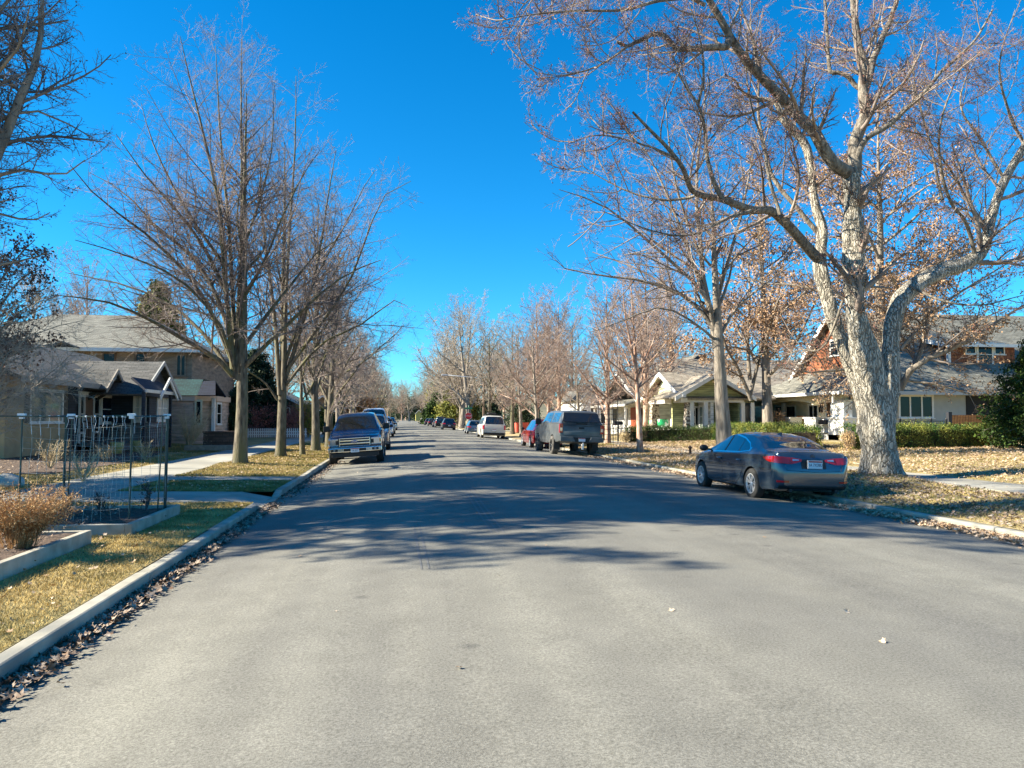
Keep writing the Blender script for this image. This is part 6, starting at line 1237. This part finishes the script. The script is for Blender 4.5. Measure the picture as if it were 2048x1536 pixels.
# two plant pots by the steps
for k, px in enumerate((234, 268)):
    q = atx(px, 893, -11.3); t = thing('plant_pot', ('yellowish pot nearer the cottage steps', 'yellowish pot below the navy gable, right of its twin')[k], 'pot', (-11.3+k*.1, q.y, gh(-11.3)), group='yellowish pots by the cottage steps')
    m = MB(); m.lathe([(.17, 0), (.25, .25), (.27, .45), (.24, .47), (.22, .38)], (0, 0, 0), 16, cap=False); m.build('body', mat('ochre_glaze', (.36, .33, .12), .4), t, True, local=True); m = MB(); m.lathe([(.01, .39), (.235, .40)], (0, 0, 0), 16); m.build('soil', MULCH, t, local=True)
# ---- white picket fence
def picket():
    Y = 60; x0, x1 = at(486, 870, Y).x, -6.75; zt = at(550, 856, Y).z; t = thing('picket_fence', 'white picket fence seen between the linden trunks', 'fence', (x0, Y, 0)); g = gh(-9, Y)
    r = MB(); r.box(x0, x1, Y+.02, Y+.06, g+.25, g+.33); r.box(x0, x1, Y+.02, Y+.06, zt-.32, zt-.24); r.build('rail', WHT, t)
    n = int((x1-x0)/.145)
    pk = MB()
    for i in range(n): x = x0+(x1-x0)*(i+.5)/n; dz = rng.uniform(-.01, .01); pk.prism([(x-.042, Y-.005, g+.06), (x+.042, Y-.005, g+.06), (x+.042, Y-.005, zt-.06+dz), (x, Y-.005, zt+dz), (x-.042, Y-.005, zt-.06+dz)], (0, .022, 0))
    pk.build('pickets', WHT, t)
picket()
# ---- cedar fence and iron fence right of the maple
def cedar():
    Y = 34.2; x0, x1 = at(1903, 850, Y).x, at(2012, 850, Y).x; zt = at(1950, 826, Y).z; z0 = .6; t = thing('cedar_fence', 'orange-brown cedar board fence behind the hedge right of the maple', 'fence', (x0, Y, z0)); m = MB(); n = int((x1-x0)/.15)
    for i in range(n): x = x0+(x1-x0)*i/n; m.box(x+.003, x+(x1-x0)/n-.003, Y, Y+.025, z0, zt-.15+rng.uniform(-.01, .01))
    m.build('boards', CEDAR, t); m = MB(); m.box(x0, x1, Y-.03, Y-.002, zt-.32, zt-.14); m.box(x0-.05, x1, Y-.06, Y+.08, zt-.14, zt-.10); m.build('cap_rail', CEDAR, t)
    for x in (x0-.2,): m = MB(); m.box(x, x+.18, Y-.08, Y+.1, z0-.1, zt+.05); m.build('post', mat('dark_post', (.02, .022, .03), .6), t)
cedar()
def iron():
    Y = 33.8; x0, x1 = at(1800, 850, Y).x, at(1893, 850, Y).x; zt = at(1850, 838, Y).z; z0 = .6; t = thing('iron_fence', 'black iron fence in front of the large triple window', 'fence', (x0, Y, z0)); m = MB(); n = int((x1-x0)/.11)
    for i in range(n+1): x = x0+(x1-x0)*i/n; m.tube([(x, Y, z0), (x, Y, zt-.1)], .009, 5)
    m.bar((x0, Y, zt-.1), (x1, Y, zt-.1), .03); m.bar((x0, Y, zt-.25), (x1, Y, zt-.25), .02); m.bar((x0, Y, z0+.12), (x1, Y, z0+.12), .03); m.build('rails_and_bars', IRON, t)
    for i in range(4): x = x0+(x1-x0)*i/3; m = MB(); m.box(x-.035, x+.035, Y-.035, Y+.035, z0, zt); m.lathe([(.05, zt), (.03, zt+.04), (.0, zt+.08)], (x, Y, 0), 8); m.build('post', IRON, t)
iron()
def iron2():
    Y = 47.6; x0, x1 = at(1208, 850, Y).x, at(1300, 850, Y).x; z0 = .35; zt = at(1250, 857, Y).z; t = thing('iron_fence', 'thin black fence before the white house, over the dark hedge', 'fence', (x0, Y, z0)); m = MB(); n = int((x1-x0)/.15)
    for i in range(n+1): x = x0+(x1-x0)*i/n; m.tube([(x, Y, z0), (x, Y, zt+.12)], .01, 5)
    m.bar((x0, Y, zt), (x1, Y, zt), .03); m.build('rails_and_bars', IRON, t); 
    for x in (x0, x1): m = MB(); m.box(x-.03, x+.03, Y-.03, Y+.03, z0, zt+.15); m.build('post', IRON, t)
iron2()
# ---- mailbox near the white house
q = at(1236, 850, 46); t = thing('mailbox', 'black mailbox on a post by the climbing trellis, left of the dark hedge', 'mailbox', (q.x, 46, .35)); m = MB(); m.box(-.04, .04, -.04, .04, 0, 1.0); m.build('post', BLK, t, local=True); m = MB(); m.box(-.28, .28, -.15, .15, 1.0, 1.22); m.build('box', BLK, t, local=True, bevel=.05)
q = at(1213, 850, 45); t = thing('garden_trellis', 'dark square-grid garden trellis left of the white house', 'trellis', (q.x, 45, .3)); m = MB()
for i in range(5): m.bar((-.5+i*.3, 0, 0), (-.5+i*.3, 0, 2.6), .035)
for i in range(9): m.bar((-.5, 0, .2+i*.3), (.7, 0, .2+i*.3), .03)
m.build('lattice', mat('dark_grey_wood', (.06, .06, .065), .8), t, local=True)
# ---- hydrant-like small post on the verge
q = gzp(1382, 905); q = Vector((12.2, 31.2, gh(12.2))); t = thing('marker_post', 'tiny dark utility post standing on the right verge before the sedan', 'post', (q.x, q.y, q.z)); m = MB(); m.lathe([(.09, 0), (.09, .05), (.055, .07), (.055, .26), (.085, .28), (.08, .34), (.03, .38)], (0, 0, 0), 12); m.build('post', mat('rusty_iron', (.05, .03, .02), .8), t, True, local=True)
# ---- orange chairs/bench on the porch
q = atx(1610, 855, 24.9); t = thing('porch_chair', 'reddish-brown wooden chair between two white porch piers', 'chair', (24.9, q.y, .85)); m = MB(); m.box(-.3, .3, -.3, .3, .36, .42); m.build('seat', WOODR, t, local=True); m = MB(); m.prism([(-.3, .28, .40), (.3, .28, .40), (.3, .45, 1.05), (-.3, .45, 1.05)], (0, .04, 0)); m.build('backrest', mat('orange_wood', (.50, .20, .09), .6), t, local=True)
for a in (-.27, .27):
    for b in (-.27, .27): m = MB(); m.box(a-.03, a+.03, b-.03, b+.03, 0, .36); m.build('leg', WOODR, t, local=True)
for a in (-.34, .34): m = MB(); m.box(a-.05, a+.05, -.35, .3, .6, .63); m.box(a-.03, a+.03, -.3, -.24, .36, .6); m.build('armrest', WOODR, t, local=True)
# ---- street lamp, stop sign, red container
x, y = 9.75, 88; t = thing('street_lamp', 'tall street lamp with a long arm reaching over the road', 'street lamp', (x, y, .15)); zt = at(948, 757, y).z
m = MB(); m.tube([(x, y, .15), (x, y, 3), (x, y, zt)], [.17, .13, .09], 12); m.build('pole', mat('weathered_pole', (.16, .11, .08), .85), t, True)
e = at(893, 750, y-1.0); m = MB(); m.tube([(x, y, zt-.1), (x-1.2, y-.3, zt+.1), (e.x, e.y, e.z)], [.06, .05, .04], 8); m.build('arm', ALU, t, True)
m = MB(); m.box(e.x-.55, e.x+.1, e.y-.16, e.y+.16, e.z-.1, e.z+.08); m.build('lamp_head', mat('lamp_grey', (.5, .5, .5), .5), t, bevel=.04)
x, y = 9.72, 84.5; s = at(937, 832, y); x = s.x; t = thing('stop_sign', 'red octagonal stop sign below green street name blades', 'sign', (x, y, .15)); m = MB(); m.tube([(x, y+.03, .15), (x, y+.03, 3.15)], .035, 8); m.build('post', mat('sign_post', (.25, .2, .16), .6), t)
rr = .40; zc = s.z; m = MB(); m.prism([(x+rr*math.cos(R(22.5+45*i)), y-.01, zc+rr*math.sin(R(22.5+45*i))) for i in range(8)], (0, .006, 0)); sg = m.build('sign_border', mat('sign_white', (.75, .75, .75), .5), t)
rr = .37; m = MB(); m.prism([(x+rr*math.cos(R(22.5+45*i)), y-.016, zc+rr*math.sin(R(22.5+45*i))) for i in range(8)], (0, .005, 0)); m.build('sign_face', mat('sign_red', (.62, .015, .02), .5), t)
text_mesh('STOP', .27, 'lettering', MATS['sign_white'], t, Matrix.Translation((x-x, -.020, zc-.15)) @ Matrix.Rotation(math.pi/2, 4, 'X'), .002)
m = MB(); m.box(x-.42, x+.42, y-.012, y-.002, 2.72, 2.9); m.build('name_blade', mat('sign_green', (.01, .22, .12), .5), t); m = MB(); m.box(x-.005, x+.005, y-.4, y+.4, 2.92, 3.1); m.build('name_blade', MATS['sign_green'], t)
q = at(1036, 862, 78); t = thing('red_container', 'faded red dumpster-like container on the verge between bare trees', 'container', (q.x, 78, .2)); x0, x1 = at(1033, 862, 78).x, at(1057, 862, 78).x; zt = at(1045, 846, 78).z
m = MB(); m.box(x0, x1, 78, 81, .3, zt); m.build('body', mat('faded_red', (.55, .07, .04), .7, (.62, .12, .08), 3), t); m = MB()
for i in range(6): xx = x0+(x1-x0)*(i+.5)/6; m.box(xx-.03, xx+.03, 77.94, 78, .3, zt-.05)
m.box(x0-.05, x1+.05, 77.93, 78, zt-.05, zt+.05); m.build('ribs', MATS['faded_red'], t)
# ---- raised timber beds, dry bush, trellis
TIMB = mat('weathered_timber', (.30, .27, .21), .9, (.46, .42, .34), 4, 6, .4, 30, st=(1, 1, 1), bd=.006)
def bed(label, x0, x1, y0, y1, h, yb=None):
    z = .15; t = thing('raised_bed', label, 'planter', (x0, y0, z)); w = .09; n = 1
    m = MB(); m.box(x1-w, x1, y0, y1, z-.05, z+h+.02); m.build('side_board', TIMB, t, bevel=.008); 
    for ya in (y0, y1-w): m = MB(); m.box(x0, x1-w-.002, ya, ya+w, z-.05, z+h+.018); m.build('end_board', TIMB, t, bevel=.008)
    nx, ny = 24, 30; V = []; 
    for j in range(ny+1):
        for i in range(nx+1):
            x = x0+(x1-w-x0)*i/nx; y = y0+w+(y1-y0-2*w)*j/ny; V.append((x, y, z+h-.02+.05*mnoise.noise(Vector((x*3, y*3, 1)))+.02*mnoise.noise(Vector((x*11, y*11, 1)))))
    F = [(j*(nx+1)+i, j*(nx+1)+i+1, (j+1)*(nx+1)+i+1, (j+1)*(nx+1)+i) for j in range(ny) for i in range(nx)]; mkobj('soil', V, F, MULCH, t, True)
bed('near timber-edged raised bed holding the orange dry bush', -6.35, -3.92, 6.0, 10.82, .17)
bed('farther timber-edged raised bed of dark mulch under the wire trellis', -6.35, -3.65, 11.5, 13.95, .15)
def drybush():
    g = np.random.default_rng(5); x, y, z = -4.33, 9.75, .30; root = thing('dry_bush', 'orange-tan feathery dried bush in the nearer raised bed', 'plant', (x, y, z)); n = 270
    P = []; Rr = []
    for i in range(n):
        a = g.uniform(0, 6.28); r0 = g.uniform(0, .18); b = np.array([x+math.cos(a)*r0, y+math.sin(a)*r0, z]); L = g.uniform(.40, .80); sp = g.uniform(.1, .95); d = np.array([math.cos(a)*sp+.12, math.sin(a)*sp*.8, 1.0]); d /= np.linalg.norm(d)
        P.append(resample([tuple(b), tuple(b+d*L*.55+[0, 0, .04]), tuple(b+d*L+np.array([math.cos(a), math.sin(a), -.35])*L*.16)], 7)); Rr.append(np.linspace(.0032, .0014, 7))
    P = np.array(P); Rr = np.array(Rr); P2, R2 = grow(g, P, Rr, 14, .25, 1, .20, 38, 4, up=.05, wig=.18, rr=.8, rmin=.0012, minL=.05, Lmax=.16)
    V, Q = joinp([tubes(P, Rr, 3), tubes(P2, R2, 3)]); npobj('stems', V, Q, mat('orange_dry_stem', (.25, .125, .045), .85, (.48, .27, .11), 6, 3), root)
    V, Q = leafquads(g, tips(P2, g, .9), .020, .008, .2); npobj('seed_heads', V, Q, mat('tan_seed_head', (.34, .185, .07), .85, (.58, .38, .18), 12, 3), root, smooth=False)
drybush()
def trellis():
    t = thing('wire_trellis', 'green metal post and wire mesh trellis frame over the farther raised bed', 'trellis', (-4.6, 13, .15)); zt = 1.83
    GP = mat('green_steel', (.012, .055, .04), .4, (.02, .035, .035), 6); WIR = mat('galvanised_wire', (.40, .42, .38), .5, metal=.5); CLIP = mat('white_clip', (.75, .76, .76), .5)
    X_ = lambda px, Y: at(px, 900, Y).x
    A = dict(fl=(X_(42, 12.4), 12.4), fr=(X_(262, 12.2), 12.2), bl=(X_(130, 13.8), 13.8), br=(X_(333, 13.8), 13.8)); th = {'br': .035, 'bl': .03, 'fl': .018, 'fr': .02}
    for k, (x, y) in A.items():
        m = MB(); m.tube([(x-.01, y, .12), (x, y, 1.0), (x+.006, y, zt+.01)], th[k]*.75, 8); m.build('post', GP, t)
    for (x, y, dx) in ((X_(141, 13.3), 13.3, .03), (X_(322, 13.3), 13.3, .04)): m = MB(); m.tube([(x-dx, y, .12), (x+dx*.5, y, zt)], .012, 6); m.build('post', GP, t)
    for a, b in (('fl', 'fr'), ('bl', 'br'), ('fl', 'bl'), ('fr', 'br')):
        m = MB(); p, q = A[a], A[b]; ex = .4 if a == 'fl' and b == 'fr' else 0; m.tube([(p[0]-ex, p[1], zt-.01), ((p[0]+q[0])/2, (p[1]+q[1])/2, zt-.02), (q[0], q[1], zt)], .012, 6); m.build('top_rail', GP, t)
    g = random.Random(3)
    for a, b in (('fl', 'fr'), ('bl', 'br')):
        m = MB(); p, q = Vector((*A[a], 0)), Vector((*A[b], 0)); n = 12; rows = 9; grid = [[None]*(n+1) for _ in range(rows+1)]
        for j in range(rows+1):
            for i in range(n+1): u = i/n; grid[j][i] = p.lerp(q, u)+Vector((g.uniform(-.007, .007), .05*math.sin(u*5+j)+g.uniform(-.01, .01), zt-.14-j*.175-(.06*math.sin(u*math.pi))*(1 if j < 2 else .5)+g.uniform(-.008, .008)))
        for j in range(rows+1): m.tube(grid[j], .0022, 4)
        for i in range(n+1): m.tube([grid[j][i] for j in range(rows+1)], .0022, 4)
        m.build('wire_mesh', WIR, t)
        m = MB()
        for i in range(1, n, 1): u = i/n; c = p.lerp(q, u); m.lathe([(.016, -.012), (.018, 0), (.016, .012)], (c.x, c.y, zt-.015), 6, 'x'); m.tube([(c.x, c.y, zt-.02), (c.x+g.uniform(-.02, .02), c.y, zt-.09), (c.x+g.uniform(-.03, .03), c.y, zt-.15-g.random()*.15)], .003, 4)
        m.build('wire_ties', CLIP, t)  # small white ties along the top wire
    for x, y in (A['fl'], A['fr'], A['br'], (X_(141, 13.3), 13.3)): m = MB(); m.box(x-.055, x+.055, y-.03, y+.03, zt-.005, zt+.03); m.box(x-.03, x+.03, y-.032, y+.032, zt-.05, zt); m.build('corner_clip', CLIP, t, bevel=.006)
trellis()
# stems left in the farther bed
for k, (x, y, h) in enumerate(((-5.2, 13.2, .35), (-4.6, 13.0, .3), (-4.05, 13.4, .45))): shrub('withered_plant', ('withered stalk below the left half of the trellis', 'shrivelled short stalk in the middle of the trellis bed', 'withered vine hanging low at the right side of the trellis')[k], x, y, .12, h, MATS['dark_leaf'], 30, .05, 90+k, 3, MATS['dark_disc'], z=.27, cat='plant')
q = Vector((-9.1, 20.4, gh(-9.1)))
t = MB(); 
def rock(x, y, r, label):
    bm = bmesh.new(); bmesh.ops.create_icosphere(bm, subdivisions=3, radius=r)
    for v in bm.verts: n = mnoise.noise(v.co*3/r*.3)*.35+mnoise.noise(v.co*9/r*.3)*.12; v.co *= 1+n; v.co.z *= .6
    V = [v.co+Vector((x, y, gh(x, y)+r*.35)) for v in bm.verts]; F = [[v.index for v in f.verts] for f in bm.faces]; bm.free()
    tag(mkobj('boulder', V, F, mat('pale_rock', (.42, .40, .36), .9, (.6, .57, .52), 5, 5, .5, 20)), label, 'rock')
rock(-8.75, 19.2, .30, 'pale rounded boulder at the lawn edge left of the trellis')
# ------------------------------------------------------------------ grass and fallen leaves
def surf(x, y): return moundz(x, y)
def grassfield(name, x0, x1, y0, y1, n, h, m, seed, zf=surf, skip=None):
    g = np.random.default_rng(seed); y = y0+(y1-y0)*g.random(n)**1.3; x = g.uniform(x0, x1, n)
    if skip is not None: k = ~skip(x, y); x = x[k]; y = y[k]
    n = len(x); z = np.array([zf(a, b) for a, b in zip(x, y)]); a = g.uniform(0, 6.28, n); hh = h*g.uniform(.5, 1.3, n)*(1+.0*x); w = .0022+y*.00022; le = g.normal(0, .75, (n, 2))*hh[:, None]
    dx, dy = np.cos(a)*w, np.sin(a)*w; V = np.stack([np.stack([x-dx, y-dy, z-.004], 1), np.stack([x+dx, y+dy, z-.004], 1), np.stack([x+le[:, 0], y+le[:, 1], z+hh], 1)], 1).reshape(-1, 3)
    o = npobj(name, V, np.arange(n*3).reshape(n, 3), m, smooth=False); return tag(o, kind='stuff')
GB = mat('dormant_grass_blade', (.38, .27, .09), .9, (.64, .48, .20), 3.5, 6, col3=(.27, .21, .07), sc3=1.3, spec=.15)
GB2 = mat('mixed_grass_blade', (.26, .21, .07), .9, (.52, .39, .17), 4, 6, col3=(.16, .16, .05), sc3=.9, spec=.15)
bedskip = lambda x, y: ((x < -3.88) & (y > 5.9) & (y < 10.88)) | ((x < -3.6) & (y > 11.45) & (y < 14.0))
grassfield('grass', -6.0, -2.76, 3.6, 15.65, 110000, .035, GB, 1, skip=bedskip)
grassfield('grass', -6.0, -2.76, 17.95, 20.9, 30000, .04, GB2, 2); grassfield('grass', -6.0, -2.76, 22.2, 50, 70000, .045, GB2, 3)
grassfield('grass', 9.17, 12.55, 7, 45, 80000, .045, GB2, 4); grassfield('grass', 14.25, 22, 12, 45, 60000, .045, GB2, 5, zf=gh)
grassfield('grass', -13, -8.2, 18.3, 45, 50000, .045, GB2, 6, zf=gh, skip=lambda x, y: (x < -9.2) & (y > 22.5) & (y < 36))
PALEL = mat('pale_fallen_leaf', (.38, .27, .175), .8, (.62, .49, .36), 10, 2, lo=.45, hi=.55, col3=(.30, .17, .08), sc3=25)
GREYL = mat('grey_fallen_leaf', (.17, .125, .095), .85, (.42, .35, .28), 9, 2, lo=.4, hi=.6, col3=(.16, .09, .05), sc3=25)
def litter(name, pts, size, m, seed, lift=.012):
    g = np.random.default_rng(seed); n = len(pts); up = _norm(np.stack([g.normal(0, .45, n), g.normal(0, .45, n), np.ones(n)], 1)); t = _norm(np.cross(up, g.normal(0, 1, (n, 3)))); b = np.cross(up, t); s = size*g.uniform(.55, 1.3, n)[:, None]; c = pts+np.array([0, 0, 1])*lift*g.uniform(.5, 2, (n, 1))
    pr = [(1.0, 0, .10), (.38, .34, -.02), (.2, .85, .2), (-.22, .36, 0), (-.85, .3, .22), (-.5, 0, -.02), (-.85, -.3, .18), (-.22, -.36, 0), (.2, -.85, .25), (.38, -.34, 0)]
    V = np.stack([c+(t*a+b*q)*s*.5+up*(zz*s*.5) for a, q, zz in pr]+[c], 1); k = len(pr); idx = (np.arange(n)*(k+1))[:, None]
    Q = np.concatenate([np.concatenate([idx+i, idx+(i+1) % k, idx+k], 1) for i in range(k)]); o = npobj(name, V.reshape(-1, 3), Q, m, smooth=False); return tag(o, kind='stuff')
g = np.random.default_rng(12)
def scat(n, x0, x1, y0, y1, zf, gx=None, pw=1.0):
    x = g.uniform(x0, x1, n) if gx is None else gx(n); y = y0+(y1-y0)*g.random(n)**pw; return np.stack([x, y, np.array([zf(a, b) for a, b in zip(x, y)])], 1)
rz = lambda a, b: roadz(a, b)
# gutter drifts
litter('fallen_leaves', scat(3600, 0, 0, 3.2, 16.5, rz, lambda n: -2.59+np.abs(g.normal(0, .11, n)), 1.2), .095, GREYL, 1, .03)
litter('fallen_leaves', scat(1500, 0, 0, 17.5, 32, rz, lambda n: -2.59+np.abs(g.normal(0, .2, n))), .07, GREYL, 2, .02)
litter('fallen_leaves', scat(6500, 0, 0, 8, 19, rz, lambda n: 9.0-np.abs(g.normal(0, .26, n))), .085, PALEL, 3, .03)
litter('fallen_leaves', scat(4000, 0, 0, 19, 40, rz, lambda n: 9.0-np.abs(g.normal(0, .32, n))), .085, PALEL, 4, .03)
litter('fallen_leaves', scat(6500, 9.16, 12.6, 7, 20, surf), .08, GREYL, 5, .025); litter('fallen_leaves', scat(9000, 9.16, 12.6, 20, 42, surf), .085, PALEL, 6, .03)
litter('fallen_leaves', scat(17000, 14.2, 25, 12, 32, gh), .085, PALEL, 7, .03); litter('fallen_leaves', scat(9000, 12.6, 20, 32, 46, gh), .085, PALEL, 8, .03)
litter('fallen_leaves', scat(34, -1.5, 9, 4, 30, rz), .055, PALEL, 9, .008); litter('fallen_leaves', scat(420, -5.9, -2.8, 3.6, 15.5, surf, None, 1.2), .065, PALEL, 10, .035)
litter('fallen_leaves', scat(2200, -5.9, -2.8, 18, 45, surf), .065, PALEL, 11, .03); litter('fallen_leaves', scat(1500, -13, -8.2, 18.5, 36, gh), .06, PALEL, 12, .03)
litter('fallen_leaves', scat(1300, -6.2, -4.2, 6.2, 14.8, lambda a, b: .33), .05, GREYL, 13, .01)
litter('fallen_leaves', scat(260, 12.6, 14.2, 8, 45, lambda a, b: .265), .07, PALEL, 14, .01)
